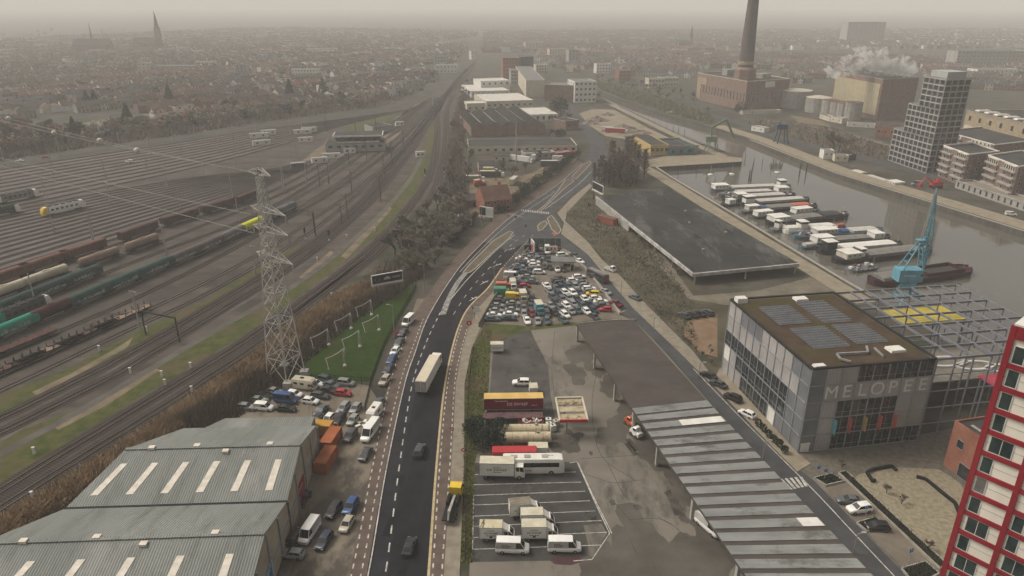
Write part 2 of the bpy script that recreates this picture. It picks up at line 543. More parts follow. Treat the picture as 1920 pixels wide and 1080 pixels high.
sheet('junction_road',[(985,458),(1010,418),(1034,392),(1052,420),(1047,440),(1103,478),(1130,511),(1187,578),(1273,660),(1300,690),(1452,842),(1530,905),(1720,1100),(1800,1300),(1760,1300),(1650,1100),(1440,880),(1330,752),(1240,650),(1190,600),(1160,587),(1107,513),(1073,477),(1045,455),(1010,452)],M_asphalt_far,0.024)
def slab(name,pix,m,h=0.12,km=None):
 mb=MB()
 pts=[G(*p)for p in pix]
 vs=[Vector((*p,0))for p in pts]
 for t3 in tessellate_polygon([vs]):
  a,b,c=(vs[i]for i in t3)
  if(b-a).cross(c-a).z<0:t3=(t3[0],t3[2],t3[1])
  mb.add([(vs[i].x,vs[i].y,h)for i in t3],[(0,1,2)])
 n=len(vs)
 for i in range(n):
  a,b=vs[i],vs[(i+1)%n]
  mb.add([(a.x,a.y,0),(b.x,b.y,0),(b.x,b.y,h),(a.x,a.y,h)],[(0,1,2,3)],1)
 if name=='traffic_island':
  for i in range(n):a,b=vs[i],vs[(i+1)%n];mb.bar((a.x,a.y,h),(b.x,b.y,h),.42,.05,mi=1)
 return tag(mb.build(name,[m,km or M_kerb]),kind='structure')
LK2=[(555,1400),(610,1200),(655,1080),(695,880),(729,720),(752,650),(775,592),(822,524),(858,478),(912,424),(955,388),(1025,343),(1080,300),(1092,284),(1092,268)]
slab('cycle_path',LK[:13]+LK2[:13][::-1],M_brickpath)
RK2=[(830,1400),(838,1200),(832,1080),(846,880),(855,720),(866,660),(878,616),(900,575),(932,540),(958,500),(1000,455)]
slab('cycle_path',RK[:10]+RK2[:10][::-1],M_brickpath)
RK3=[(866,1400),(868,1200),(862,1080),(870,880),(871,720),(884,655),(903,610),(925,572),(950,540),(972,505),(1006,462)]
slab('pavement',RK2[:11]+RK3[:11][::-1],M_pave,0.14)
slab('pavement',[(1045,400),(1058,418),(1052,438),(1103,478),(1130,511),(1187,578),(1273,660),(1335,722),(1345,718),(1300,660),(1215,575),(1160,515),(1128,487),(1103,455),(1060,415),(1062,400),(1110,350),(1106,344),(1073,370)],M_pave,0.14)
slab('pavement',[(1338,722),(1452,842),(1495,885),(1520,870),(1495,850),(1350,690),(1345,700)],M_quay,0.13)
slab('pavement',[(1180,580),(1160,590),(1107,515),(1073,480),(1050,470),(1045,460),(1075,476),(1110,512),(1165,585)],M_pave,0.13)
M_isl=mat('island_paving',(0.085,0.072,0.05),.95,scale=.4,col2=(0.13,0.11,0.08))
slab('traffic_island',[(868,512),(880,497),(925,452),(955,434),(962,436),(955,447),(930,468),(890,505),(880,512)],M_isl,0.15)
slab('traffic_island',[(1008,424),(1014,418),(1022,414),(1026,420),(1018,430),(1010,434)],M_isl,0.15)
slab('traffic_island',[(1072,332),(1092,310),(1106,302),(1108,306),(1096,320),(1080,336)],M_brickpath,0.15)
slab('traffic_island',[(1008,396),(1024,383),(1045,360),(1060,337),(1072,336),(1076,340),(1058,354),(1030,381),(1012,398)],M_brickpath,0.15)
slab('traffic_island',[(1026,410),(1034,404),(1046,420),(1052,432),(1046,440),(1034,430)],M_isl,0.15)
sheet('red_road_surface',[(1034,438),(1042,430),(1050,434),(1040,443)],mat('red_surface',(0.28,0.08,0.06),0.85),0.03)
def dashes(name,pts,L,gap,wd,z,m=M_white):
 mb=MB()
 for p,d in along(pts,L+gap):
  q=p+d*L
  r=Vector((d.y,-d.x))*wd/2
  mb.poly([(p.x-r.x,p.y-r.y,z),(p.x+r.x,p.y+r.y,z),(q.x+r.x,q.y+r.y,z),(q.x-r.x,q.y-r.y,z)])
 return tag(mb.build(name,m),kind='structure')
def line(name,pts,wd,z,m=M_white):
 mb=MB()
 ribbon(mb,pts,-wd/2,wd/2,z)
 return tag(mb.build(name,m),kind='structure')
px2=lambda l:smooth_line([G(*p)for p in l],6)
line('edge_line',offset_line(px2(LK[1:13]),0.25),0.22,0.125)
line('edge_line',offset_line(px2(RK[1:10]),0.2),0.42,0.126,M_yellow)
dashes('cycle_path_marking',offset_line(px2(LK[1:7]),-0.9),1.1,1.2,0.24,0.125)
dashes('cycle_path_marking',offset_line(px2(LK2[1:7]),0.3),1.1,1.2,0.24,0.125)
dashes('cycle_path_marking',offset_line(px2(RK[1:7]),0.85),1.1,1.2,0.24,0.125)
dashes('cycle_path_marking',offset_line(px2(RK2[1:7]),-0.3),1.1,1.2,0.24,0.125)
CL=[(690,1200),(722,1080),(748,880),(773,720),(800,640),(826,585)]
dashes('lane_marking',px2(CL),2.2,2.2,0.25,0.026)
mb=MB()
hatch=px2([(826,590),(838,560),(856,528),(880,500)])
for p,d in along(hatch,1.0):
 r=Vector((d.y,-d.x))
 q=p+d*0.55+r*1.5
 p2=p-r*0.2
 mb.poly([(p2 .x,p2 .y,.026),((p2+d*.5).x,(p2+d*.5).y,.026),((q+d*.5).x,(q+d*.5).y,.026),(q.x,q.y,.026)])
tag(mb.build('hatched_marking',M_white),kind='structure')
dashes('lane_marking',px2([(850,590),(880,545),(915,505),(960,458),(985,440)]),2.5,4,0.2,0.026)
dashes('lane_marking',px2([(905,560),(935,512),(962,480),(1000,440)]),1.0,1.0,0.25,0.026)
line('lane_marking',px2([(846,560),(880,520),(930,470),(965,440)]),0.25,0.027)
line('lane_marking',px2([(862,480+30),(890,480),(935,436),(975,404),(1040,360)]),0.2,0.027)
line('lane_marking',px2([(1022,392),(1050,372),(1085,345),(1110,320)]),0.25,0.027)
mb=MB()
a,b=Vector(G(976,396)),Vector(G(1030,402))
for k in range(16):
 p=a.lerp(b,(k+.2)/16)
 q=a.lerp(b,(k+.7)/16)
 up=Vector((0.3,3.2))
 mb.poly([(*p,.028),(*q,.028),(*(q+up),.028),(*(p+up),.028)])
tag(mb.build('zebra_crossing',M_white),kind='structure')
def arrow(px,py,ang,s=1.0):
 mb=MB()
 x,y=G(px,py)
 c,sn=math.cos(ang),math.sin(ang)
 T=lambda u,v:(x+(u*c-v*sn)*s,y+(u*sn+v*c)*s,.028)
 mb.poly([T(-2.5,-.15),T(1,-.15),T(1,.15),T(-2.5,.15)])
 mb.poly([T(1,-.6),T(2.6,0),T(1,.6)])
 mb.poly([T(-.5,.15),T(.2,.15),T(.6,1.2),T(.3,1.3)])
 tag(mb.build('road_arrow',M_white),kind='structure')
for px,py in((933,497),(908,530),(888,560),(960,467)):arrow(px,py,R(48 if py<520 else 55),.85)
# ---- yards, lots, fields
sheet('lot_ground',[(1002,458),(1045,458),(1075,480),(1108,516),(1162,590),(1190,602),(1080,608),(912,622),(904,610),(930,572),(952,540),(974,505)],M_lotg,0.010)
sheet('depot_yard',[(884,640),(904,612),(1000,614),(1085,603),(1190,602),(1240,652),(1330,754),(1440,882),(1650,1100),(1740,1300),(870,1300),(880,1080),(886,880)],M_conc,0.008)
sheet('depot_asphalt',[(922,690),(926,640),(960,615),(992,612),(1004,640),(1018,665),(1028,690),(1032,740),(1040,780),(1030,800),(912,800),(918,740)],M_asphalt_old,0.013)
M_bay=mat('bay_asphalt',(0.038,0.037,0.036),0.85,scale=0.2,col2=(0.062,0.06,0.055),detail=9)
overlay(M_bay,(0.02,0.02,0.02),0.2,(0.58,0.66))
sheet('parking_bay_asphalt',[(886,868),(1080,866),(1146,1000),(1112,1050),(882,1054)],M_bay,0.013)
sheet('grass_strip',[(871,720),(884,655),(905,614),(922,618),(918,690),(915,740),(905,800),(890,870),(886,1055),(864,1056),(868,900)],M_grass,0.016)
sheet('lot_edge_grass',[(905,620),(912,606),(1000,612),(1140,598),(1185,601),(1186,606),(1080,610),(990,620),(930,640),(918,640)],M_grass,0.018)
mb=MB()
for y0,x0,y1,x1 in((890,888,885,1080),(909,888,904,1090),(929,888,921,1097),(947,888,939,1106),(968,888,958,1116),(987,888,976,1128),(1008,888,998,1138),(1030,886,1022,1128)):
 a,b=Vector(G(x0,y0)),Vector(G(x1,y1))
 mb.bar((*a,.02),(*b,.02),0.14,0.012)
for p in([(1068,868),(1082,866),(1110,930),(1143,1000),(1110,1049),(1075,1052)],[(1084,868),(1112,930),(1147,1000)],[(888,930),(886,1030)]):
 for q,r in zip(p,p[1:]):mb.bar((*G(*q),.02),(*G(*r),.02),0.16,0.012)
tag(mb.build('parking_bay_marking',M_white),kind='structure')
sheet('concrete_patch',[(1094,985),(1128,982),(1138,1000),(1112,1042),(1108,1044)],M_conc,0.0165)
sheet('side_lot_ground',[(440,790),(455,765),(520,733),(600,710),(690,722),(716,760),(729,722),(752,652),(768,600),(782,560),(800,560),(770,610),(729,720),(695,880),(655,1080),(615,1250),(420,1250),(500,1080),(590,800)],mat('side_lot',(0.135,0.112,0.085),0.9,scale=0.12,col2=(0.20,0.17,0.13),detail=9),0.010)
overlay(MATS['side_lot'],(0.075,0.066,0.055),0.06,(0.5,0.58),stretch=(1,0.5,1),seed=5)
sheet('lawn',[(520,720),(560,690),(610,640),(660,600),(720,558),(780,532),(772,560),(748,600),(722,650),(698,716),(640,716),(585,712),(540,722)],M_lawn,0.014)
sheet('scrubland',[(1060,400),(1110,352),(1130,345),(1300,530),(1380,590),(1360,700),(1345,712),(1300,655),(1215,572),(1160,512),(1105,453),(1064,412)],M_scrub,0.010)
sheet('sandy_field',[(1290,600),(1345,590),(1345,670),(1310,660),(1280,625)],mat('sandy',(0.15,0.095,0.06),0.95,scale=0.3,col2=(0.2,0.14,0.09)),0.014)
sheet('shed_concrete',[(1240,470),(1300,555),(1420,545),(1520,520),(1580,545),(1600,560),(1360,572),(1290,560),(1220,480)],mat('rough_concrete',(0.10,0.088,0.066),0.95,scale=0.2,col2=(0.17,0.15,0.115),detail=9),0.015)
mb=MB()
q0=px2([(1150,196),(1210,225),(1262,250),(1310,272),(1360,292)])
q1=px2([(1215,312),(1252,333),(1396,421),(1581,532),(1640,566)])
line('quay',offset_line(q0,1.5),6.0,0.02,M_quay)
line('quay',offset_line(q1,3.0),7.0,0.02,M_quay)
sheet('pier',[(1215,300),(1250,292),(1330,290),(1391,296),(1391,303),(1232,313),(1218,312)],M_quay,0.022)
q2=px2([(1330,236),(1405,260),(1480,289),(1570,324),(1700,364),(1920,432),(2300,560)])
line('quay',offset_line(q2,-6.5),11.0,0.02,M_quay)
line('embankment_road',offset_line(px2([(1290,205),(1400,237),(1480,265),(1560,285),(1700,318),(1920,375),(2200,450)]),-2),10.0,0.025,M_asphalt_far)
mat('embankment_olive',(0.04,0.043,0.022),.95,scale=.1,col2=(0.085,0.08,0.045),detail=9)
sheet('embankment_grass',[(1110,150),(1180,165),(1290,200),(1330,215),(1350,236),(1330,236),(1250,214),(1185,192),(1120,168)],MATS['embankment_olive'],0.016)
sheet('embankment_grass',[(1390,232),(1440,222),(1560,235),(1660,270),(1660,300),(1560,278),(1480,257)],M_scrub,0.016)
line('embankment_path',px2([(1440,226),(1540,240),(1650,268),(1700,290)]),5,.03,M_dirt)
line('embankment_road',px2([(1300,190),(1400,216),(1500,232),(1640,262),(1720,300)]),7,.028,M_asphalt_far)
sheet('works_plot',[(1480,215),(1540,226),(1560,238),(1500,232)],M_dirt,.02)
sheet('demolition_ground',[(1078,215),(1110,205),(1150,205),(1215,240),(1290,275),(1240,275),(1180,262),(1135,255),(1105,235)],mat('rubble_ground',(0.17,0.14,0.10),0.95,scale=0.08,col2=(0.25,0.21,0.16),detail=9),0.018)
sheet('works_yard',[(880,335),(980,330),(1085,285),(1080,300),(1020,340),(950,385),(905,410),(880,400)],M_dirt,0.01)
sheet('melopee_square',[(1452,842),(1495,848),(1725,815),(1900,780),(1900,1080),(1760,1150),(1720,1100),(1530,905)],M_cobble,0.012)
sheet('gravel_square',[(1610,890),(1680,876),(1760,880),(1800,905),(1830,960),(1800,1040),(1740,1060),(1590,905)],M_gravel,0.017)
sheet('parking_strip',[(1520,895),(1580,890),(1760,1070),(1720,1090)],M_lotg,0.018)
mb=MB()
a,b=Vector(G(1465,903)),Vector(G(1500,918))
for k in range(5):
 p=Vector(G(1464+9.3*k,898-1.0*k))
 q=Vector(G(1484+7.0*k,918-1.5*k))
 mb.bar((*p,.03),(*q,.03),0.55,0.012)
tag(mb.build('zebra_crossing',M_white),kind='structure')
line('edge_line',px2([(1300,692),(1380,775),(1450,845),(1530,925),(1600,1000),(1680,1085)]),0.2,0.13)
M_tar=mat('tar_black',(0.03,0.028,0.026),.8,scale=.4,col2=(0.07,0.063,0.055))
mb=MB()
for pl in([(1150,940),(1190,985),(1205,1000)],[(1178,975),(1230,972),(1262,985)],[(1232,968),(1262,985),(1290,1010)],[(1100,890),(1150,905),(1200,900)],[(1140,870),(1170,930)],[(1040,620),(1035,700),(1048,780)],[(1120,690),(1110,760),(1125,850),(1190,900)],[(1090,860),(1250,850)],[(1180,1010),(1192,1035)],[(1225,1060),(1245,1090)]):
 pts=px2(pl)
 for p_,q_ in zip(pts,pts[1:]):mb.bar((*p_,.012),(*q_,.012),.11,.012)
tag(mb.build('tar_seam',M_tar),kind='structure')
rq=random.Random(12)
mb=MB()
for px,py,s in((965,921,1.3),(988,914,1.0),(1010,924,.7),(1254,925,.8),(1262,940,1.0),(1270,955,1.2),(1282,972,1.0),(1080,822,1.3),(1088,816,.8),(1070,828,.8),(1196,952,.7),(1148,942,.6),(1108,850,.5),(1170,700,1.0),(1130,640,.9),(960,640,1.4),(990,655,1.7),(1000,690,1.4),(1005,770,1.2)):
 x,y=G(px,py)
 n=14
 mb.add([(x+s*rq.uniform(.5,1.3)*math.cos(6.2832*i/n),y+1.5*s*rq.uniform(.5,1.3)*math.sin(6.2832*i/n),.0205+.0004*len(mb.f))for i in range(n)],[tuple(range(n))])
tag(mb.build('oil_stain',mat('oil_stain',(0.035,0.032,0.029),.8,scale=.5,col2=(0.085,0.077,0.066))),kind='structure')
sheet('red_stain',[(1030,1050),(1050,1043),(1085,1045),(1095,1052),(1070,1060),(1040,1058)],mat('red_stain',(0.07,0.02,0.028),.8,scale=.5,col2=(0.06,0.045,0.045)),.022)
mb=MB()
for px,py in((1186,834),(1184,842)):mb.box((*G(px,py),.025),(1.2,4.5,.02),rz=.3)
tag(mb.build('drain_grate',M_tar),kind='structure')
line('yard_road',px2([(-400,372),(0,307),(200,278),(340,258),(480,236),(620,218),(700,207),(760,192)]),6,.03,M_asphalt_far)
rq=random.Random(44)
M_darkconc=mat('dark_concrete',(0.06,0.054,0.047),.85,scale=.12,col2=(0.105,0.094,0.078),detail=9)  # irregular blotches darker than the yard concrete, along canopy edge and lower yard
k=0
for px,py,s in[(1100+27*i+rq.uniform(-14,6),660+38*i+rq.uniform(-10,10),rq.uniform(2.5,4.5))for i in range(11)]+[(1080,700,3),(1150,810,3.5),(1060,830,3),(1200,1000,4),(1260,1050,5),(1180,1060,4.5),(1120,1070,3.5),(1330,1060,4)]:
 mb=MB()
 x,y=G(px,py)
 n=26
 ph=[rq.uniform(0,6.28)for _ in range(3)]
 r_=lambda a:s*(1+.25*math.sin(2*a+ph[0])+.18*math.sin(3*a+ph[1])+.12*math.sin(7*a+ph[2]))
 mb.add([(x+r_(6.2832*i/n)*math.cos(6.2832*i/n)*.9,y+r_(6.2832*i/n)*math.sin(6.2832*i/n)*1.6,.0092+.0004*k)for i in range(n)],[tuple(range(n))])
 tag(mb.build('dark_patch',M_darkconc),kind='structure')
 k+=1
mb=MB()
ribbon(mb,px2(LK[1:9]),.6,3.3,.0206)
tag(mb.build('worn_lane',mat('worn_asphalt',(0.013,0.013,0.017),.8,scale=.25,col2=(0.024,0.024,0.029),detail=8)),kind='structure')
mb=MB()
for px,py,w_,l_ in((735,980,1.6,7),(752,900,1.2,3),(790,770,1.5,9),(800,690,1.0,3),(760,1060,1.2,4),(842,590,1.3,5),(874,540,1.2,6)):
 mb.box((*G(px,py),.0226),(w_,l_,.003),rz=R(-8 if py>640 else-30))
tag(mb.build('asphalt_patch',mat('new_asphalt',(0.006,0.006,0.007),.8,scale=.5,col2=(0.010,0.010,0.011))),kind='structure')
# ====== buildings
M_glass=mat('dark_glass',(0.010,0.012,0.014),0.12,scale=0.7,col2=(0.03,0.034,0.036),spec=0.6)
M_frame=mat('grey_steel',(0.24,0.25,0.265),0.5,metal=0.2,scale=1)
M_cream=mat('cream_render',(0.42,0.38,0.30),0.85,scale=0.4,col2=(0.52,0.47,0.38))
M_whitewall=mat('white_render',(0.52,0.50,0.46),0.85,scale=0.4,col2=(0.64,0.62,0.57))
M_brick=mat('brown_brick',(0.155,0.10,0.08),0.9,scale=0.4,col2=(0.22,0.15,0.122),detail=8)
M_redbrick=mat('red_brick',(0.20,0.082,0.055),0.9,scale=0.4,col2=(0.28,0.125,0.085),detail=8)
M_darkroof=mat('dark_roof',(0.034,0.033,0.032),0.9,scale=0.15,col2=(0.06,0.058,0.055),detail=9)
M_greyroof=mat('grey_roof',(0.12,0.12,0.115),0.8,scale=0.2,col2=(0.18,0.18,0.17),detail=8)
M_tile=mat('clay_tiles',(0.10,0.055,0.042),0.9,scale=0.3,col2=(0.16,0.09,0.068),detail=8)
M_tiledark=mat('slate_tiles',(0.045,0.042,0.042),0.85,scale=0.3,col2=(0.08,0.075,0.07),detail=8)
M_zinc=mat('zinc_light',(0.42,0.40,0.36),0.7,scale=0.3,col2=(0.56,0.53,0.47))
M_skylight=mat('skylight_sheet',(0.50,0.45,0.38),0.5,scale=1.0,col2=(0.64,0.59,0.51))
M_black=mat('black_rubber',(0.012,0.012,0.013),0.7)
M_concw=mat('grey_concrete',(0.24,0.23,0.21),0.85,scale=0.4,col2=(0.34,0.325,0.295),detail=8)
M_steel=mat('galvanised_steel',(0.23,0.22,0.20),0.55,metal=0.3,scale=0.5,col2=(0.33,0.32,0.29))
WINM={}
def win_mesh(w,h,fm=None,gm=None,proud=0.04,bars=0):
 k=(round(w,2),round(h,2),(fm or M_frame).name,(gm or M_glass).name,bars)
 if k in WINM:return WINM[k]
 mb=MB()
 f=min(0.09,w*0.12)
 mb.box((0,0,0),(w-2*f,proud*2,h-2*f),mi=1)
 mb.box((0,0,h/2-f/2),(w,proud*3,f))
 mb.box((0,0,-h/2+f/2),(w,proud*3,f))
 for s in(-1,1):mb.box((s*(w/2-f/2),0,0),(f,proud*3,h-2*f))
 for i in range(bars):mb.box((-w/2+w*(i+1)/(bars+1),0,0),(f*.7,proud*2.6,h-2*f))
 WINM[k]=mb.mesh('window',[fm or M_frame,gm or M_glass])
 return WINM[k]
def put_windows(parent,spots,me,name='window',cap=100):
 """spots: (x, y, z, rz) in the parent's frame; past the cap the farthest go into one object"""
 if len(spots)>cap:
  spots=sorted(spots,key=lambda s:(s[0]+parent.location.x)**2+(s[1]+parent.location.y)**2)
 for x,y,z,rz in spots[:cap]:
  obj(name,me,parent,(x,y,z),rz)
 rest=spots[cap:]
 if rest:
  mb=MB()
  vs=[v.co.copy()for v in me.vertices]
  for x,y,z,rz in rest:
   M=Matrix.Translation((x,y,z))@Matrix.Rotation(rz,4,'Z')
   o=len(mb.v)
   mb.v+=[tuple(M@v)for v in vs]
   for p in me.polygons:
    mb.f.append([i+o for i in p.vertices])
    mb.m.append(p.material_index)
  tag(mb.build('far_windows',list(me.materials),parent),kind='stuff')
def wall_spots(a,b,n,rows,z0,dz,out=0.02,skip=None,m0=0.5):
 """window centres on the wall from a to b (outside on the right of travel a->b)"""
 a,b=Vector(a[:2]),Vector(b[:2])
 d=(b-a)
 L=d.length
 d/=L
 nr=Vector((d.y,-d.x))*out
 rz=math.atan2(d.y,d.x)
 res=[]
 for r in range(rows):
  for i in range(n):
   if skip and skip(i,r):continue
   p=a+d*(L*(i+m0)/n)+nr
   res.append((p.x,p.y,z0+r*dz,rz))
 return res
def ccw(pts):
 s=sum(pts[i][0]*pts[(i+1)%len(pts)][1]-pts[(i+1)%len(pts)][0]*pts[i][1]for i in range(len(pts)))
 return pts if s>0 else pts[::-1]
def flat_building(name,label,cat,pts,h,wm,rm=None,win=None,parapet=0.5,group=None,z0=0.0,rim=None):
 """footprint in world coordinates; local frame at its centre"""
 pts=ccw([Vector(p[:2])for p in pts])
 c=sum(pts,Vector((0,0)))/len(pts)
 lp=[p-c for p in pts]
 t=thing(name,label,cat,(c.x,c.y,0),0,group)
 mb=MB()
 n=len(lp)
 for i in range(n):
  a,b=lp[i],lp[(i+1)%n]
  mb.add([(a.x,a.y,z0),(b.x,b.y,z0),(b.x,b.y,h),(a.x,a.y,h)],[(0,1,2,3)])
 if z0:mb.poly([(p.x,p.y,z0)for p in lp][::-1])
 cc=Vector((0,0))
 for i in range(n):
  a,b=lp[i],lp[(i+1)%n]
  ai,bi=a*(1-.35/max(1,a.length)),b*(1-.35/max(1,b.length))
  mb.add([(a.x,a.y,h),(b.x,b.y,h),(bi.x,bi.y,h),(ai.x,ai.y,h)],[(0,1,2,3)])
  mb.add([(ai.x,ai.y,h),(bi.x,bi.y,h),(bi.x,bi.y,h-parapet),(ai.x,ai.y,h-parapet)],[(0,1,2,3)])
 mb.build('wall',wm,t)
 mb=MB()
 vs=[(p.x*.995,p.y*.995,h-parapet)for p in lp]
 v3=[Vector(v)for v in vs]
 for t3 in tessellate_polygon([v3]):
  a,b,c3=(v3[i]for i in t3)
  if(b-a).cross(c3-a).z<0:t3=(t3[0],t3[2],t3[1])
  mb.add([vs[i]for i in t3],[(0,1,2)])
 mb.build('roof',rm or M_darkroof,t)
 if rim:
  mb=MB()
  for i in range(n):mb.bar((*lp[i],h+.12),(*lp[(i+1)%n],h+.12),.55,.5)
  mb.build('parapet_cap',rim,t)
 if win:
  sp=[]
  for(i,cols,rows,zz,dz)in win['walls']:
   sp+=wall_spots(lp[i%n],lp[(i+1)%n],cols,rows,zz,dz,skip=win.get('skip'))
  put_windows(t,sp,win_mesh(win['w'],win['h'],win.get('fm'),win.get('gm'),bars=win.get('bars',0)))
 return t,lp
def quad_roof(pix,py_base=None):
 pass
def rect_from(p0,p1,depth):
 """rectangle with front edge p0->p1 (seen left to right) and the given depth away from the camera"""
 a,b=Vector(p0[:2]),Vector(p1[:2])
 d=(b-a).normalized()
 nrm=Vector((-d.y,d.x))
 return[a,b,b+nrm*depth,a+nrm*depth]
A0=Vector(G(1495,848))
HM=top_z(A0 .y,692)
Bc=A0
Ac=Vector(G(1357,563,HM));Cc=Vector(G(1755,672,HM));Dc=Vector(G(1558,548,HM));Ec=Vector(G(1780,530,HM))
u=(Cc-Bc).normalized()
v=Vector((-u.y,u.x))
W1=(Cc-Bc).length
D1=((Ac-Bc).dot(v)+(Dc-Cc).dot(v))/2
W2=(Ec-Dc).length*1.0
rz=math.atan2(u.y,u.x)
school=thing('music_school','glass and steel music school clad in translucent panels with solar panels on its roof','school building',(A0 .x,A0 .y,0),rz)
M_poly=mat('translucent_panel',(0.28,0.265,0.255),0.5,scale=0.15,col2=(0.38,0.36,0.345))
M_polyd=mat('grey_panel',(0.12,0.125,0.135),0.4,scale=0.2,col2=(0.17,0.175,0.185))
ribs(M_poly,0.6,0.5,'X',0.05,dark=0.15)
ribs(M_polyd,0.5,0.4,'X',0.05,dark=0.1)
M_sedum=mat('sedum_roof',(0.045,0.028,0.02),0.95,scale=0.3,col2=(0.075,0.052,0.034),detail=9,bump=0.4)
overlay(M_sedum,(0.05,0.045,0.015),0.12,(0.48,0.62))
NF,NS,RW=8,11,5
hs_=HM/RW
mb=MB()
mb.box((W1/2,D1/2,HM/2-.3),(W1-.5,D1-.5,HM-.6))
core=mb.build('wall',mat('dark_interior',(0.03,0.032,0.035),0.5),school)
mb=MB()
mb.box((W1/2,D1/2,HM-.28),(W1-.9,D1-.9,.2))
mb.build('roof',M_sedum,school)
mb=MB()
for(x0,y0,x1,y1)in((0,0,W1,0),(W1,0,W1,D1),(W1,D1,0,D1),(0,D1,0,0)):
 mb.bar((x0,y0,HM),(x1,y1,HM),0.55,0.35)
mb.build('roof_edge',mat('roof_edge_black',(0.02,0.02,0.02),0.6),school)
front=['dppggggg','pppppppp'.replace('p','p'),'dpgggg'+'pp','dpgggg'+'pp','dpgggggg']
front=['dppgggggg'[:NF],'dppppppp','dpggggpp','dpggggpp','dpgggggg']
side=['ppdddpppddd'[:NS],'pppppppppdd','ggggggggggd'[:NS],'wgggggggggd','ppggggwpddd'[:NS]]
side=['ppdddppppdd','ppppppppppd','gggggggggdd','wpgggggggdd','pppggggwddd']
MP={'p':('cladding_panel',M_poly),'d':('cladding_panel',M_polyd),'w':('cladding_panel',M_whitewall),'g':('window',None)}
cellm={}
def cell(kind,wd,hh):
 k=(kind,round(wd,2))
 if k not in cellm:
  mb=MB()
  if kind=='g':
   mb.box((0,0,0),(wd-.12,.1,hh-.12),mi=1)
   mb.box((0,-.03,0),(.07,.1,hh-.12))
   mb.box((0,-.04,-hh*.2),(wd-.12,.1,.06))
   cellm[k]=mb.mesh('window',[M_frame,M_glass])
  else:
   mb.box((0,0,0),(wd-.1,.12,hh-.1))
   cellm[k]=mb.mesh('cladding_panel',MP[kind][1])
 return cellm[k]
for r in range(RW):
 z=HM-hs_*(r+.5)
 for i in range(NF):
  wd=W1/NF
  k=front[r][i]
  obj(MP[k][0],cell(k,wd,hs_),school,(wd*(i+.5),-.1+.06,z),0)
 for i in range(NS):
  wd=D1/NS
  k=side[r][i]
  obj(MP[k][0],cell(k,wd,hs_),school,(.06-.1,D1-wd*(i+.5),z),-R(90))
mb=MB()
for i in range(NF+1):mb.box((W1*i/NF,-.14,HM/2),(.2,.2,HM))
for i in range(1,NS+1):mb.box((-.14,D1*i/NS,HM/2),(.2,.2,HM))
for r in range(RW+1):
 mb.box((W1/2,-.17,HM-hs_*r+(.01 if r else-.1)),(W1,.16,.16))
 mb.box((-.17,D1/2,HM-hs_*r+(.01 if r else-.1)),(.16,D1,.16))
mb.build('facade_frame',M_frame,school)
def text(body,size,m,parent,loc,rot,name='lettering',ext=0.01,width=None,align='CENTER'):
 c=bpy.data.curves.new(name,'FONT')
 c.body=body
 c.size=size
 c.extrude=ext
 c.align_x=align
 c.align_y='CENTER'
 c.materials.append(m)
 tmp=bpy.data.objects.new(name,c)
 COL.objects.link(tmp)
 me=bpy.data.meshes.new_from_object(tmp.evaluated_get(bpy.context.evaluated_depsgraph_get()))
 bpy.data.objects.remove(tmp)
 bpy.data.curves.remove(c)
 me.name=name
 if width:
  xs=[q.co.x for q in me.vertices]
  k=width/max(0.01,max(xs)-min(xs))
  for q in me.vertices:q.co.x*=k
 o=bpy.data.objects.new(name,me)
 link(o,parent,loc)
 o.rotation_euler=rot
 return o
M_letter=mat('pale_lettering',(0.54,0.515,0.49),0.6)
wd=W1/NF
for i,ch in enumerate('MELOPEE'):
 if i<7:
  text(ch,hs_*1.05,M_letter,school,(wd*(i+1.5),-.14,HM-hs_*1.5-.05),(R(90),0,0),ext=0.03)
M_pv=mat('solar_glass',(0.07,0.073,0.08),0.25,scale=.5,col2=(0.12,0.122,0.128),spec=.5)
M_alu=mat('aluminium',(0.35,0.35,0.35),0.4,metal=0.5)
pvm=MB()
pvm.add([(-.85,-.5,.12),(.85,-.5,.12),(.85,.45,.42),(-.85,.45,.42)],[(0,1,2,3)],1)
pvm.add([(-.85,-.5,.09),(.85,-.5,.09),(.85,.45,.39),(-.85,.45,.39)],[(3,2,1,0)],0)
pvm.bar((-.85,-.5,.1),(.85,-.5,.1),.06)
pvm.bar((-.85,.45,.4),(.85,.45,.4),.08)
for s in(-.8,.8):pvm.bar((s,.45,0),(s,.45,.4),.06)
nx,ny=9,9
for(x0,x1,y0,y1,ang)in((.15,.44,.56,.84,0),(.53,.80,.54,.88,0),(.19,.50,.22,.50,0),(.56,.84,.24,.50,0)):
 for j in range(ny):
  row=MB()
  for i in range(nx):
   row.add([(v[0]*(x1-x0)*W1/nx/1.74+(x0+(x1-x0)*(i+.5)/nx)*W1,v[1]*.62+(y0+(y1-y0)*(j+.5)/ny)*D1,v[2]+HM-.18)for v in pvm.v],pvm.f)
   row.m[-len(pvm.m):]=pvm.m
  row.build('solar_panel_row',[M_alu,M_pv],school)
for x,y,sx,sy,sz in((.07,.96,2.6,2,1.2),(.62,.93,3.2,2.2,.5),(.80,.14,3.4,2.4,.5),(.08,.03,2.4,1.3,.4)):
 mb=MB();mb.box((x*W1,y*D1,HM-.18+sz/2),(sx,sy,sz),taper=.92);mb.build('roof_hatch',M_whitewall,school)
mb=MB()
for p,q in(((.28,.07),(.30,.13)),((.30,.13),(.55,.12)),((.28,.07),(.33,.03)),((.55,.12),(.60,.19)),((.62,.06),(.64,.16))):
 mb.bar((p[0]*W1,p[1]*D1,HM+.3),(q[0]*W1,q[1]*D1,HM+.3),.35)
 mb.bar((p[0]*W1,p[1]*D1,HM-.2),(p[0]*W1,p[1]*D1,HM+.3),.15)
mb.build('roof_duct',M_alu,school)
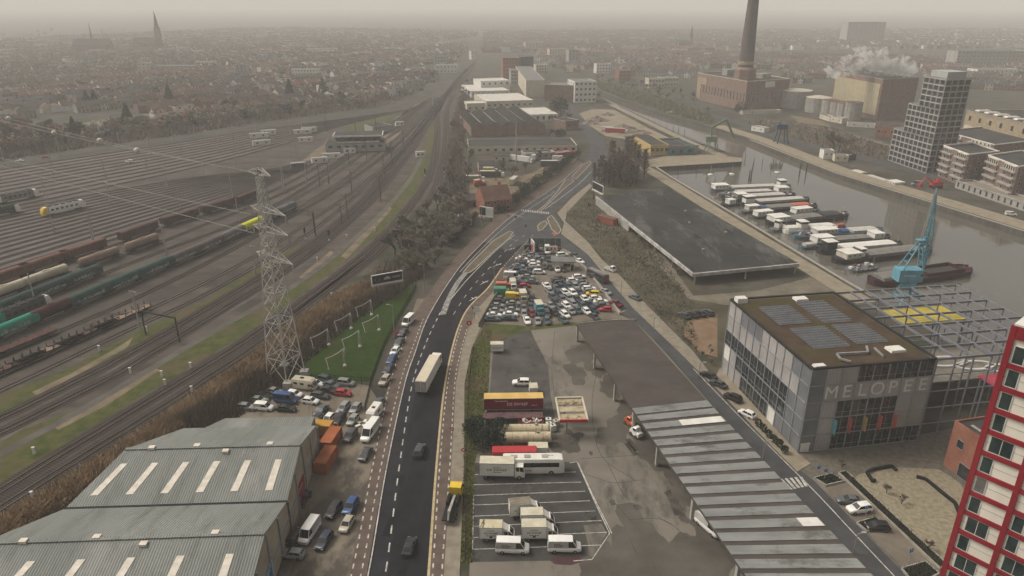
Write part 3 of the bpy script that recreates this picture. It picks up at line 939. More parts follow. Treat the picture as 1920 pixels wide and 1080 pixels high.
for i,c in enumerate([(0.10,0.35,0.42),(0.45,0.10,0.07),(0.42,0.30,0.12),(0.45,0.10,0.07),(0.45,0.10,0.07)]):
 mb=MB();mb.box((wd*(2+i)+.05,-.75,HM-hs_*3.5),(.08,1.0,hs_*.85));mb.build('banner',mat('banner_%d'%i,c,.8),school)
fr=thing('steel_frame','open grey steel space frame beside the music school, over a yellow sports court','steel frame',(A0 .x,A0 .y,0),rz)
M_fr=mat('frame_steel',(0.19,0.195,0.215),0.5,metal=0.2,scale=1)
nX,nY=8,7
beam=MB()
for i in range(nX+1):
 x=W1+.4+W2*i/nX
 b1=MB();b1 .bar((x,0,HM-.25),(x,D1,HM-.25),.22,.5);b1 .build('roof_beam',M_fr,fr)
for j in range(nY+1):
 y=D1*j/nY
 b1=MB();b1 .bar((W1+.4,y,HM-.27),(W1+.4+W2,y,HM-.27),.24,.5);b1 .build('roof_beam',M_fr,fr)
for i in range(nX+1):
 for j in range(nY+1):
  if i%2 and j not in(0,nY):continue
  if j%2 and i not in(0,nX):continue
  b1=MB();b1 .bar((W1+.4+W2*i/nX,D1*j/nY,0),(W1+.4+W2*i/nX,D1*j/nY,HM-.5),.26);b1 .build('column',M_fr,fr)
for r in range(1,RW):
 z=HM-hs_*r
 for(a,b)in(((W1+.4,0),(W1+.4+W2,0)),((W1+.4,D1),(W1+.4+W2,D1)),((W1+.4+W2,0),(W1+.4+W2,D1))):
  b1=MB();b1 .bar((*a,z),(*b,z),.18,.18);b1 .build('rail_beam',M_fr,fr)
def in_frame(x,y,z=0):
 p=Vector((A0 .x,A0 .y))+u*x+v*y
 return(p.x,p.y,z)
def deck(name,x0,x1,y0,y1,z,m,label=None,cat=None,legs=True):
 t=thing(name,label,cat,in_frame((x0+x1)/2,(y0+y1)/2),rz)
 w_,d_=x1-x0,y1-y0
 mb=MB();mb.box((0,0,z),(w_,d_,.3));mb.build('floor_slab',m,t)
 for sx in(-.5,.5):
  for sy in(-.5,.5):mb=MB();mb.bar((sx*(w_-1),sy*(d_-1),0),(sx*(w_-1),sy*(d_-1),z-.15),.3);mb.build('support',M_fr,t)
 mb=MB()
 for a,b in(((-.5,-.5),(.5,-.5)),((.5,-.5),(.5,.5)),((.5,.5),(-.5,.5)),((-.5,.5),(-.5,-.5))):
  for zz in(.5,1.0):mb.bar((a[0]*w_,a[1]*d_,z+.15+zz),(b[0]*w_,b[1]*d_,z+.15+zz),.05)
 mb.build('railing',M_fr,t)
 return t
zt=13.4
deck('sports_court',W1+W2*.43,W1+W2*.95,D1*.76,D1*.99,zt,mat('yellow_court',(0.40,0.31,0.04),.85,scale=.3,col2=(0.52,0.42,0.08)),'bright yellow raised sports court inside the open steel frame','sports court')
deck('play_deck',W1+W2*.5,W1+W2*1.0,D1*.02,D1*.16,HM*.55,mat('pink_deck',(0.42,0.05,0.08),.8),'crimson raised deck in the front corner of the steel frame','play deck')
deck('concrete_deck',W1+W2*.05,W1+W2*.98,D1*.30,D1*.74,HM*.35,mat('deck_concrete',(0.16,0.145,0.12),.9,scale=.3,col2=(0.24,0.22,0.18)),'beige concrete playground deck inside the open steel frame','playground deck')
for k,(x,y,a,b)in enumerate(((.60,.52,5.2,2.2),(.76,.44,4.4,1.9),(.90,.38,3.2,1.6))):
 mb=MB()
 for i in range(40):
  t0,t1=i/40*6.283,(i+1)/40*6.283
  mb.bar((math.cos(t0)*a,math.sin(t0)*b,.25),(math.cos(t1)*a,math.sin(t1)*b,.25),.7,.5)
 o=mb.build('bench_ring',M_whitewall,None,in_frame(W1+W2*x,D1*y,HM*.35+.15),rz)
 tag(o,('largest','middle','smallest')[k]+' of the white oval bench rings on the concrete playground deck','bench','oval bench rings')
mb=MB();mb.lathe([(1.6,0),(1.75,.7),(1.6,.7),(1.5,.25),(0.01,.25)],n=20)
tag(mb.build('trampoline_tub',mat('blue_tub',(0.02,0.12,0.26),.5),None,in_frame(W1+W2*.50,D1*.68,HM*.35+.15)),'round blue tub on the concrete deck in front of the yellow court','tub')
# ------ twin-gable warehouse
ZE=6.5
E1,V1=Vector(G(593,799,ZE)),Vector(G(538,942,ZE))
E1L,V1L=Vector(G(345,804,ZE)),Vector(G(122,955,ZE))
mid=(E1+V1)/2
ZR=top_z(mid.y,835)
step=V1-E1
stepL=V1L-E1L
M_sheet=mat('corrugated_roof',(0.175,0.186,0.172),0.6,scale=0.12,col2=(0.225,0.234,0.215),detail=8,stretch=(1,.25,1))
overlay(M_sheet,(0.13,0.136,0.122),.35,(.50,.72),stretch=(1.6,.07,1))
overlay(M_sheet,(0.26,0.265,0.245),.12,(.54,.64),stretch=(1,.35,1),seed=7)
overlay(M_sheet,(0.15,0.10,0.065),.5,(.68,.74),stretch=(1.4,.12,1),seed=3)
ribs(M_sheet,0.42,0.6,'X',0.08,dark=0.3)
M_whw=mat('beige_cladding',(0.28,0.235,0.175),0.85,scale=0.3,col2=(0.35,0.30,0.23))
wh=thing('warehouse','large grey twin-gabled warehouse with corrugated roof and strip skylights','warehouse',(E1 .x,E1 .y,0),math.atan2(E1 .y-E1L.y,E1 .x-E1L.x))
inv=Matrix.Rotation(-wh.rotation_euler.z,2)
lc=lambda p:inv@(Vector(p[:2])-E1)
slopes=[]
for k in range(3):
 a,b=lc(E1+step*k),lc(E1+step*(k+1))
 al,bl=lc(E1L+stepL*k),lc(E1L+stepL*(k+1))
 m_,ml=(a+b)/2,(al+bl)/2
 for(p,q,pl,ql,zp,zq)in((a,m_,al,ml,ZE,ZR),(m_,b,ml,bl,ZR,ZE)):
  mb=MB()
  up=.14
  mb.add([(p.x,p.y,zp),(q.x,q.y,zq),(ql.x,ql.y,zq),(pl.x,pl.y,zp),(p.x,p.y,zp+up),(q.x,q.y,zq+up),(ql.x,ql.y,zq+up),(pl.x,pl.y,zp+up)],[(0,1,2,3),(7,6,5,4),(0,4,5,1),(1,5,6,2),(2,6,7,3),(3,7,4,0)])
  mb.build('roof_slope',M_sheet,wh)
  slopes.append((p,q,pl,ql,zp,zq))
 for(p,q)in((a,b),(al,bl)):
  mm=(p+q)/2
  mbw=MB();mbw.add([(p.x,p.y,0),(q.x,q.y,0),(q.x,q.y,ZE),(mm.x,mm.y,ZR),(p.x,p.y,ZE)],[(0,1,2,3,4)]);mbw.build('wall',M_whw,wh)
 rb=MB();rb.bar((m_.x,m_.y,ZR+.2),(ml.x,ml.y,ZR+.2),.7,.16);rb.build('ridge_cap',M_zinc if k<0 else M_sheet,wh)
 gb=MB();gb.bar((b.x,b.y,ZE+.1),(bl.x,bl.y,ZE+.1),.5,.3);gb.build('gutter',M_black,wh)
 for i in range(6):
  f=(.10+.165*i)
  def on(fx,fy,up=.2):
   p0=m_.lerp(ml,fx);p1=b.lerp(bl,fx)
   p=p0 .lerp(p1,fy)
   return Vector((p.x,p.y,ZR+(ZE-ZR)*fy+up))
  sk=MB()
  wv=.55/(m_-ml).length
  c4=[on(f-wv,.27),on(f+wv,.27),on(f+wv,.80),on(f-wv,.80)]
  sk.add(c4+[c-Vector((0,0,.1))for c in c4],[(3,2,1,0),(0,1,5,4),(1,2,6,5),(2,3,7,6),(3,0,4,7)])
  sk.build('skylight',M_skylight,wh)
 for fx,fy in((.42,.10),(.85,-.0),(.18,-.04),(.60,-.04)):
  p=m_.lerp(ml,fx)+(b-m_)*fy
  hb=MB();hb.box((p.x,p.y,ZR+.3-abs(fy)*(ZR-ZE)),(1.1,.9,.45));hb.build('roof_vent',M_skylight,wh)
for k in range(3):
 a,b=lc(E1+step*k),lc(E1+step*(k+1))
 for i in range(5):
  p=a.lerp(b,i/4)
  zz=ZE+(ZR-ZE)*(1-abs(i/2-1))-.2
  pb=MB();pb.box((p.x+.12,p.y,zz/2),(.3,.35,zz));pb.build('post',M_frame,wh)
 pb=MB();pb.bar((a.x+.05,a.y,3.4),(b.x+.05,b.y,3.4),.15,.35);pb.build('rail_beam',M_frame,wh)
 p=a.lerp(b,.63 if k==0 else .55)
 mural=MB();mural.box((p.x+.02,p.y,2.2),(.2,4.2,4.4));mural.build('roller_door',mat('red_door',(0.22,0.02,0.03),.6)if k==0 else mat('mural_blue',(0.02,0.10,0.22),.7,scale=.8,col2=(0.25,0.38,0.45),thr=(.45,.55)),wh)
lo=[lc(Vector(G(365,803,4.2))),lc(Vector(G(583,799,4.2)))]
dd=Vector((0,3.6))
mb=MB();mb.prism([lo[0]+Vector((0,-2.2)),lo[1]+Vector((0,-2.2)),lo[1]+dd,lo[0]+dd+Vector((5,0))],0,4.2);mb.build('lean_to',M_sheet,wh)
mb=MB();mb.box((0,0,.35),(.9,1.3,.7),taper=.8)
p=Vector(G(406,1068,ZE+1.2))
tag(mb.build('roof_crate',mat('orange_crate',(0.40,0.09,0.04),.7),None,(p.x,p.y,ZE+1.3),.4),'small orange box left lying on the grey warehouse roof','box')
# ------ long depot canopy
ZC=5.2
TL,TRc=Vector(G(1080,607,ZC)),Vector(G(1187,599,ZC))
BL,BR=Vector(G(1395,1075,ZC)),Vector(G(1632,1075,ZC))
ML,MR=Vector(G(1185,766,ZC)),Vector(G(1325,751,ZC))
BL,BR=BL+(BL-ML)*.35,BR+(BR-MR)*.35
cnp=thing('depot_canopy','long low canopy roof over the depot, brown felt behind and striped grey sheets in front','canopy',(TL.x,TL.y,0))
lp=lambda p,z:(p.x-TL.x,p.y-TL.y,z)
M_felt=mat('brown_felt',(0.054,0.045,0.041),0.9,scale=0.15,col2=(0.076,0.064,0.058),detail=9,stretch=(.8,1.3,1))
overlay(M_felt,(0.085,0.074,0.066),0.10,(.52,.66),stretch=(.7,1.3,1))
M_strip=mat('fibre_sheet',(0.19,0.20,0.19),0.75,scale=0.35,col2=(0.28,0.287,0.272),detail=8,stretch=(.3,1,1))
overlay(M_strip,(0.12,0.12,0.11),.3,(.54,.68),stretch=(.5,.8,1))
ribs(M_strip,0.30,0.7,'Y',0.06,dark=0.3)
def slab4(name,pts,z,th,m,parent):
 mb=MB()
 mb.add([(p[0],p[1],z-th)for p in pts]+[(p[0],p[1],z)for p in pts],[(3,2,1,0),(4,5,6,7),(0,1,5,4),(1,2,6,5),(2,3,7,6),(3,0,4,7)])
 return mb.build(name,m,parent)
q=lambda a:lp(a,0)[:2]
slab4('felt_roof',[q(ML),q(MR),q(TRc),q(TL)],ZC,.5,M_felt,cnp)
slab4('roof_base',[q(BL),q(BR),q(MR),q(ML)],ZC-.05,.45,M_felt,cnp)
ys=[0.0]
NSTR=16
LT=(BL-ML).length
for k in range(NSTR+6):
 f0=(k+(0.02 if k else 0))/(NSTR*1.35/1.0)
 f1=(k+.68)/(NSTR*1.35)
 if k==0:f0,f1=0.0,.80/(NSTR*1.35)
 if f1>1:break
 sp=[q(ML.lerp(BL,f1)),q(MR.lerp(BR,f1)),q(MR.lerp(BR,f0)),q(ML.lerp(BL,f0))]
 slab4('sheet_strip',sp,ZC+.09,.11,M_strip,cnp)
 if k in(2,12):slab4('bright_sheet',[Vector(sp[0]).lerp(sp[1],a_)if e_ else Vector(sp[3]).lerp(sp[2],a_)for a_,e_ in(((.45,1),(.98,1),(.98,0),(.45,0))if k==2 else((.80,1),(.99,1),(.99,0),(.80,0)))],ZC+.13,.03,M_whitewall,cnp)
mb=MB()
for f in(0,.36,.72,1.0):
 for(a,b)in((TL,ML),):
  p=a.lerp(b,f)
  mb=MB();mb.box((*lp(p,ZC/2-.25)[:2],ZC/2-.25),(.5,1.2,ZC-.5));o=mb.build('column',M_concw,cnp);o.location.x+=0.5
for f in(.2,.45,.7,.95):
 p=ML.lerp(BL,f)
 mb=MB();mb.box((lp(p,0)[0]+.6,lp(p,0)[1],ZC/2-.25),(.5,1.0,ZC-.5));mb.build('column',M_concw,cnp)
mb=MB()
for a,b in((TRc,MR),(MR,BR)):
 a2,b2=Vector(lp(a,0))+Vector((-.5,0,0)),Vector(lp(b,0))+Vector((-.5,0,0))
 mb.add([(a2 .x,a2 .y,0),(b2 .x,b2 .y,0),(b2 .x,b2 .y,ZC-.52),(a2 .x,a2 .y,ZC-.52)],[(0,1,2,3),(3,2,1,0)])
mb.build('back_wall',M_brick,cnp)
# ------ big black-roofed open shed
HB=top_z(G(1298,534)[1],513)
SA,SB=Vector(G(1118,368,HB)),Vector(G(1255,354,HB))
SC,SD=Vector(G(1498,494,HB)),Vector(G(1300,513,HB))
M_felt2=mat('black_felt',(0.024,0.025,0.025),0.9,scale=0.05,col2=(0.042,0.042,0.041),detail=9)
overlay(M_felt2,(0.085,0.082,0.076),0.07,(.50,.60),stretch=(1.4,.35,1),rot=.6)
overlay(M_felt2,(0.014,0.014,0.014),0.15,(.58,.64),stretch=(1.6,.3,1),rot=.6,seed=3)
shd=thing('open_shed','big open-sided quay shed with a patched black felt roof and white edge beam','shed',(SD.x,SD.y,0))
s_=lambda p:(p.x-SD.x,p.y-SD.y)
slab4('roof',[s_(SD),s_(SC),s_(SB),s_(SA)],HB,.35,M_felt2,shd)
mb=MB()
for k in range(1,9):
 p,r=SA.lerp(SD,k/9),SB.lerp(SC,k/9)
 mb.bar((*s_(p),HB+.01),(*s_(r),HB+.01),.22,.03)
for k in range(1,4):
 p,r=SA.lerp(SB,k/4),SD.lerp(SC,k/4)
 mb.bar((*s_(p),HB+.012),(*s_(r),HB+.012),.18,.03)
mb.build('roof_seam',M_darkroof,shd)
for f,g_ in((.2,.3),(.5,.6),(.8,.35),(.65,.8),(.35,.75)):
 p=SA.lerp(SD,f).lerp(SB.lerp(SC,f),g_);mb=MB();mb.box((*s_(p),HB+.3),(.8,.8,.6));mb.build('roof_vent',M_concw,shd)
mb=MB()
for a,b in((SD,SC),(SA,SD)):
 mb.bar((*s_(a),HB-.5),(*s_(b),HB-.5),.7,1.1)
mb.build('edge_beam',mat('white_edge',(0.24,0.23,0.21),.8,scale=.35,col2=(0.46,0.44,0.41)),shd)
cs=[(SD,SC,f)for f in(0.02,.5,.985)]+[(SA,SD,f)for f in(.05,.2,.36,.52,.68,.84)]+[(SB,SC,f)for f in(.1,.3,.5,.7)]
ctr=(SA+SB+SC+SD)/4
for a,b,f in cs:
 p=a.lerp(b,f)
 p=p+(ctr-p).normalized()*.5
 mb=MB();mb.box((*s_(p),HB/2-.5),(.45,.45,HB-1.0));mb.build('column',M_concw,shd)
mb=MB()
for f0,f1 in((0,.42),):
 p,r=SA.lerp(SD,f0),SA.lerp(SD,f1)
 mb.bar((*s_(p),HB/2-.5),(*s_(r),HB/2-.5),.3,HB-1.1)
mb.build('back_wall',M_concw,shd)
tp=MB();p,r=SA.lerp(SD,.44),SA.lerp(SD,.62)
off=Vector((-.25,-.1))
tp.bar((*(Vector(s_(p))+off),HB-.75),(*(Vector(s_(r))+off),HB-.75),.12,.9);tp.build('tarpaulin',mat('turquoise_tarp',(0.08,0.28,0.32),.7),shd)
mb=MB();mb.box((0,0,1.3),(9,3,2.6));mb.box((0,0,2.65),(9.3,3.3,.12),mi=1)
tag(mb.build('site_hut',[mat('rust_hut',(0.25,0.075,0.05),.8),M_tile],None,(*G(1139,418),0),R(-50)),'low rust-red hut against the back wall of the open shed','hut')
# ------ red and white residential tower
YR=73.0
zt_=top_z(YR,610)
xr=x_at(1904,YR,zt_)
za=top_z(YR,969)
q2r=Vector(G(1866,999,za))
K0=Vector((xr,YR))
dr=(q2r-Vector((x_at(1802,YR,za),YR))).normalized()
tw=thing('apartment_tower','red and white panelled tower block with narrow windows','apartment tower',(K0 .x,K0 .y,0),math.atan2(dr.y,dr.x))
M_red=mat('red_cladding',(0.19,0.012,0.02),0.6,scale=.15,col2=(0.26,0.022,0.03),stretch=(1,1,.25),detail=8)
M_wpan=mat('white_cladding',(0.62,0.575,0.485),0.7,scale=.15,col2=(0.76,0.71,0.615),stretch=(1,1,.25),detail=8)
bayw,nb,fh=4.75,6,2.98
L=bayw*nb
mb=MB();mb.box((L/2,8,zt_/2),(L,16,zt_));mb.build('wall',M_wpan,tw)
mb=MB();mb.box((L/2,8,zt_+.1),(L+.2,16.2,.2));mb.build('roof_edge',M_whitewall,tw)
for i in range(nb+1):
 mb=MB();mb.box((i*bayw,-.08,zt_/2),(.62,.35,zt_));mb.build('red_mullion',M_red,tw)
nfl=int(zt_/fh)
wm_b=win_mesh(1.25,2.25,M_whitewall,mat('blind_glass',(0.10,0.10,0.09),.2,scale=.6,col2=(0.20,0.19,0.17)))
wm_g=win_mesh(1.25,2.25,M_whitewall,mat('green_glass',(0.03,0.06,0.05),.15,scale=.6,col2=(0.07,0.11,0.095)))
wm_=win_mesh(1.25,2.25,M_whitewall,mat('tower_glass',(0.015,0.026,0.028),.12,scale=.5,col2=(0.04,0.06,0.055)))
wm2=win_mesh(2.5,2.25,M_whitewall,MATS['tower_glass'],bars=1)
for r in range(nfl):
 zf=zt_-1.35-fh*r-.6
 mb=MB();mb.box((L/2,-.06,zf if r else zt_-.8),(L,.3,.62 if r else 1.5));mb.build('red_band',M_red,tw)
 if r:
  mb=MB();mb.box((L/2,-.01,zf+fh*.5),(L,.04,.04));mb.build('panel_joint',M_concw,tw)
 for i in range(nb):
  if r==0:continue
  x=i*bayw+1.15
  if(i*7+r*3)%11==4 or(r>8 and i==0 and r%2):obj('window',wm2,tw,(x+.9,-.02,zf+fh/2-.0),0)
  elif(i*5+r*7)%9 in(0,4):obj('window',wm_b if(i+r)%2 else wm_g,tw,(x+(2.2 if(r+i)%5==3 and i else 0),-.02,zf+fh/2),0)
  else:obj('window',wm_,tw,(x+(2.2 if(r+i)%5==3 and i else 0),-.02,zf+fh/2),0)
a0,a1=Vector(G(1768,872)),Vector(G(1856,938))
h_an=top_z(a0 .y,788)
d_=(a1-a0).normalized();n_=Vector((-d_.y,d_.x))
t,lp_=flat_building('brick_annex','small red brick annex with flat dark roof below the red tower','annex',[a0,a1+d_*6,a1+d_*6+n_*16,a0+n_*16],h_an,M_redbrick,M_darkroof)
ang=math.atan2(d_.y,d_.x)
base=a0-Vector(t.location[:2])
for f,zz,ww,hh in((.22,h_an*.62,1.6,1.8),(.62,h_an*.68,1.4,1.6),(.45,1.6,3.4,3.0)):
 p=base+d_*(a1-a0).length*f-n_*.03
 obj('window',win_mesh(ww,hh),t,(p.x,p.y,zz),ang)
mb=MB()
for i in range(4):
 p=base+n_*(2+3*i)+d_*2
 mb.bar((p.x,p.y,h_an-.2),(p.x+d_.x*7,p.y+d_.y*7,h_an-.2),.5,.2)
mb.build('roof_rail',M_concw,t)
# ====== vehicles
M_cglass=mat('car_glass',(0.008,0.009,0.010),0.08,spec=0.6)
M_tyre=mat('tyre',(0.012,0.012,0.012),0.85)
M_hub=mat('wheel_rim',(0.25,0.25,0.25),0.4,metal=0.6)
M_lampw=mat('headlamp',(0.55,0.55,0.52),0.15,spec=0.6)
M_lampr=mat('tail_lamp',(0.22,0.01,0.01),0.2)
PAINT={'white':(0.68,0.67,0.63),'black':(0.012,0.012,0.014),'dark grey':(0.04,0.042,0.046),'grey':(0.095,0.10,0.105),'silver':(0.22,0.222,0.22),'dark blue':(0.012,0.022,0.045),'blue':(0.015,0.055,0.16),'teal grey':(0.05,0.075,0.085),'red':(0.36,0.012,0.018),'dark red':(0.14,0.012,0.018),'beige':(0.36,0.32,0.25),'yellow':(0.62,0.42,0.02),'green':(0.01,0.20,0.11),'orange':(0.45,0.09,0.03),'turquoise':(0.06,0.24,0.29),'silver green':(0.22,0.24,0.20),'cream':(0.52,0.47,0.34)}
def paint(c):
 return mat('paint_'+c.replace(' ','_'),PAINT[c],0.32,var=0.05,scale=0.8,spec=0.55)
def ring(x,w,zl,zb,k=.9):
 return[(x,-w*.9,zl),(x,w*.9,zl),(x,w,zl+.18),(x,w*1.0,zb-.16),(x,w*k,zb),(x,-w*k,zb),(x,-w*1.0,zb-.16),(x,-w,zl+.18)]
def wheel_mesh(r,wd):
 mb=MB()
 prof=[(r*.55,-wd/2),(r,-wd/2),(r,wd/2),(r*.55,wd/2)]
 n=14
 vs,fs=[],[]
 for rr,yy in prof:
  for i in range(n):
   t=6.2832*i/n
   vs.append((rr*math.cos(t),yy,rr*math.sin(t)))
 for k in range(3):
  for i in range(n):fs.append((k*n+i,(k+1)*n+i,(k+1)*n+(i+1)%n,k*n+(i+1)%n))
 mb.add(vs,fs)
 for yy in(-wd/2+.02,wd/2-.02):
  mb.add([(r*.56*math.cos(6.2832*i/n),yy,r*.56*math.sin(6.2832*i/n))for i in range(n)],[tuple(range(n))],1)
 return mb.mesh('wheel',[M_tyre,M_hub])
WHL={}
def wheels(t,xs,y,r=.33,wd=.22):
 k=(r,wd)
 if k not in WHL:WHL[k]=wheel_mesh(r,wd)
 for x in xs:
  for s in(-1,1):obj('wheel',WHL[k],t,(x,s*y,r))
SPEC={'hatchback':(4.0,.87,.95,1.48,1.00,.30,-1.45,-1.85,.78,.95),'saloon':(4.6,.88,.95,1.44,1.05,.25,-1.05,-1.75,.78,.93),'estate':(4.6,.88,.95,1.48,1.05,.30,-1.75,-2.18,.78,.95),'SUV':(4.5,.93,1.08,1.70,1.05,.35,-1.70,-2.12,.95,1.05),'MPV':(4.4,.90,1.02,1.66,1.35,.55,-1.75,-2.08,.85,1.02),'small van':(4.4,.90,1.02,1.82,1.25,.60,-2.05,-2.15,.85,1.10),'van':(5.6,1.0,1.15,2.45,2.05,1.35,-2.65,-2.75,1.0,1.15),'pickup':(5.1,.92,1.02,1.72,1.20,.60,-.55,-.75,.92,1.0)}
CARMESH={}
def car_meshes(kind):
 if kind in CARMESH:return CARMESH[kind]
 L,w,zb,zr,xw,xrf,xrr,xt,zn,ztl=SPEC[kind]
 h=L/2
 zl=.22 if kind not in('SUV','van','pickup')else .30
 mb=MB()
 st=[ring(-h,w*.80,zl+.15,ztl-.12),ring(-h+.08,w*.92,zl+.04,ztl),ring(-h+.45,w*.98,zl,zb if kind!='saloon' else zb),ring(xt+.25 if xt>-h+.6 else-h+.7,w,zl,zb),ring(0,w,zl,zb),ring(xw,w,zl,zb-.01),ring(h-.55,w*.97,zl,zn+(zb-zn)*.45),ring(h-.14,w*.90,zl+.04,zn-.03),ring(h,w*.76,zl+.14,zn-.20)]
 mb.loft(st)
 vanlike=kind in('van','small van')
 g=w*.86
 rr=[(x,s*g*k,z)for x,k,z in()]
 ro=[]
 gr=.88 if not vanlike else .97
 for x,k,z in((xrf+.02,gr*.93,zr-.05),(xrf-.25,gr,zr-.01),((xrf+xrr)/2,gr,zr+.02),(xrr+.25,gr,zr-.01),(xrr-.02,gr*.93,zr-.06)):
  ro.append([(x,-g*k,z-.07),(x,g*k,z-.07),(x,g*k*.97,z-.02),(x,g*k*.8,z),(x,-g*k*.8,z),(x,-g*k*.97,z-.02)])
 mb.loft(ro)
 for s in(-1,1):
  mb.bar((xw-.02,s*w*.84,zb-.02),(xrf,s*g*gr*.95,zr-.07),.07)
  mb.bar((xt+.02,s*w*.84,zb-.02),(xrr,s*g*gr*.95,zr-.07),.16,.12)
  xm=(xrf+xrr)/2+.1
  mb.bar((xm,s*w*.885,zb-.02),(xm,s*g*gr,zr-.06),.09,.05)
 if vanlike:
  x1=xrf-.75 if kind=='van' else xrf-.95
  for s in(-1,1):
   mb.add([(xt,s*w*.93,zb-.05),(x1,s*w*.93,zb-.05),(x1,s*g*gr,zr-.06),(xrr,s*g*gr,zr-.06),(xt,s*w*.90,zb-.05),(x1,s*w*.90,zb-.05),(x1,s*(g*gr-.05),zr-.06),(xrr,s*(g*gr-.05),zr-.06)],[(0,1,2,3),(7,6,5,4),(3,2,1,0)])
  mb.add([(xt-.02,-w*.93,zb-.05),(xt-.02,w*.93,zb-.05),(xrr-.02,g*gr,zr-.06),(xrr-.02,-g*gr,zr-.06)],[(0,1,2,3),(3,2,1,0)])
 if kind=='pickup':
  mb=MB()
  mb.loft([ring(-h,w*.92,zl+.1,.75),ring(-h+.1,w,zl,.78),ring(-.6,w,zl,.78),ring(-.5,w,zl,zb),ring(xw,w,zl,zb-.01),ring(h-.5,w*.97,zl,zn),ring(h-.1,w*.9,zl+.05,zn-.05),ring(h,w*.78,zl+.15,zn-.22)])
  for s in(-1,1):mb.box((-1.65,s*w*.95,.9),(1.9,.08,.34))
  mb.box((-2.5,0,.9),(.08,w*1.9,.34))
  mb.loft([[(x,-g*k,zr-.08),(x,g*k,zr-.08),(x,g*k*.85,zr),(x,-g*k*.85,zr)]for x,k in((xrf+.02,.85),(xrf-.2,.9),(xrr+.2,.9),(xrr,.85))])
 body=mb.mesh('body',M_tyre,40)
 mb=MB()
 a,b=(xt,w*.875,zb-.02),(xw,w*.875,zb-.02)
 e=.012
 lo=[(xt+e,-w*.86,zb-.03),(xw-e,-w*.86,zb-.03),(xw-e,w*.86,zb-.03),(xt+e,w*.86,zb-.03)]
 hi=[(xrr,-g*gr*.955,zr-.06),(xrf,-g*gr*.955,zr-.06),(xrf,g*gr*.955,zr-.06),(xrr,g*gr*.955,zr-.06)]
 mb.add(lo+hi,[(0,1,5,4),(1,2,6,5),(2,3,7,6),(3,0,4,7),(4,5,6,7)])
 glass=mb.mesh('window',M_cglass)
 hl=MB();hl.box((0,0,0),(.16,.34,.16))
 CARMESH[kind]=(body,glass,hl.mesh('headlight',M_lampw),None)
 return CARMESH[kind]
TAILM=None
CARS=[]
def car(px,py,kind,colour,head,label,group=None,lights=True,name=None,z=0.03,xy=None):
 body,glass,hl,_=car_meshes(kind)
 x,y=xy or G(px,py)
 L,w,zb,zr,xw,xrf,xrr,xt,zn,ztl=SPEC[kind]
 nm={'van':'parked_van','small van':'parked_van','pickup':'pickup_truck'}.get(kind,'parked_car')
 cat={'van':'van','small van':'van','pickup':'pickup'}.get(kind,'car')
 t=thing(name or nm,label,cat,(x,y,z),R(head),group)
 o=obj('body',body,t);setm(o,paint(colour))
 obj('window',glass,t)
 r=.36 if kind in('SUV','van','pickup')else .32
 wheels(t,(L*.31,-L*.30),w*.90,r)
 if lights:
  global TAILM
  if TAILM is None:
   tb=MB();tb.box((0,0,0),(.10,.26,.24));TAILM=tb.mesh('tail_light',M_lampr)
  for s in(-1,1):
   obj('headlight',hl,t,(L/2-.17,s*w*.70,zn-.12))
   obj('tail_light',TAILM,t,(-L/2+.09,s*w*.74,ztl-.18))
 CARS.append(t)
 return t
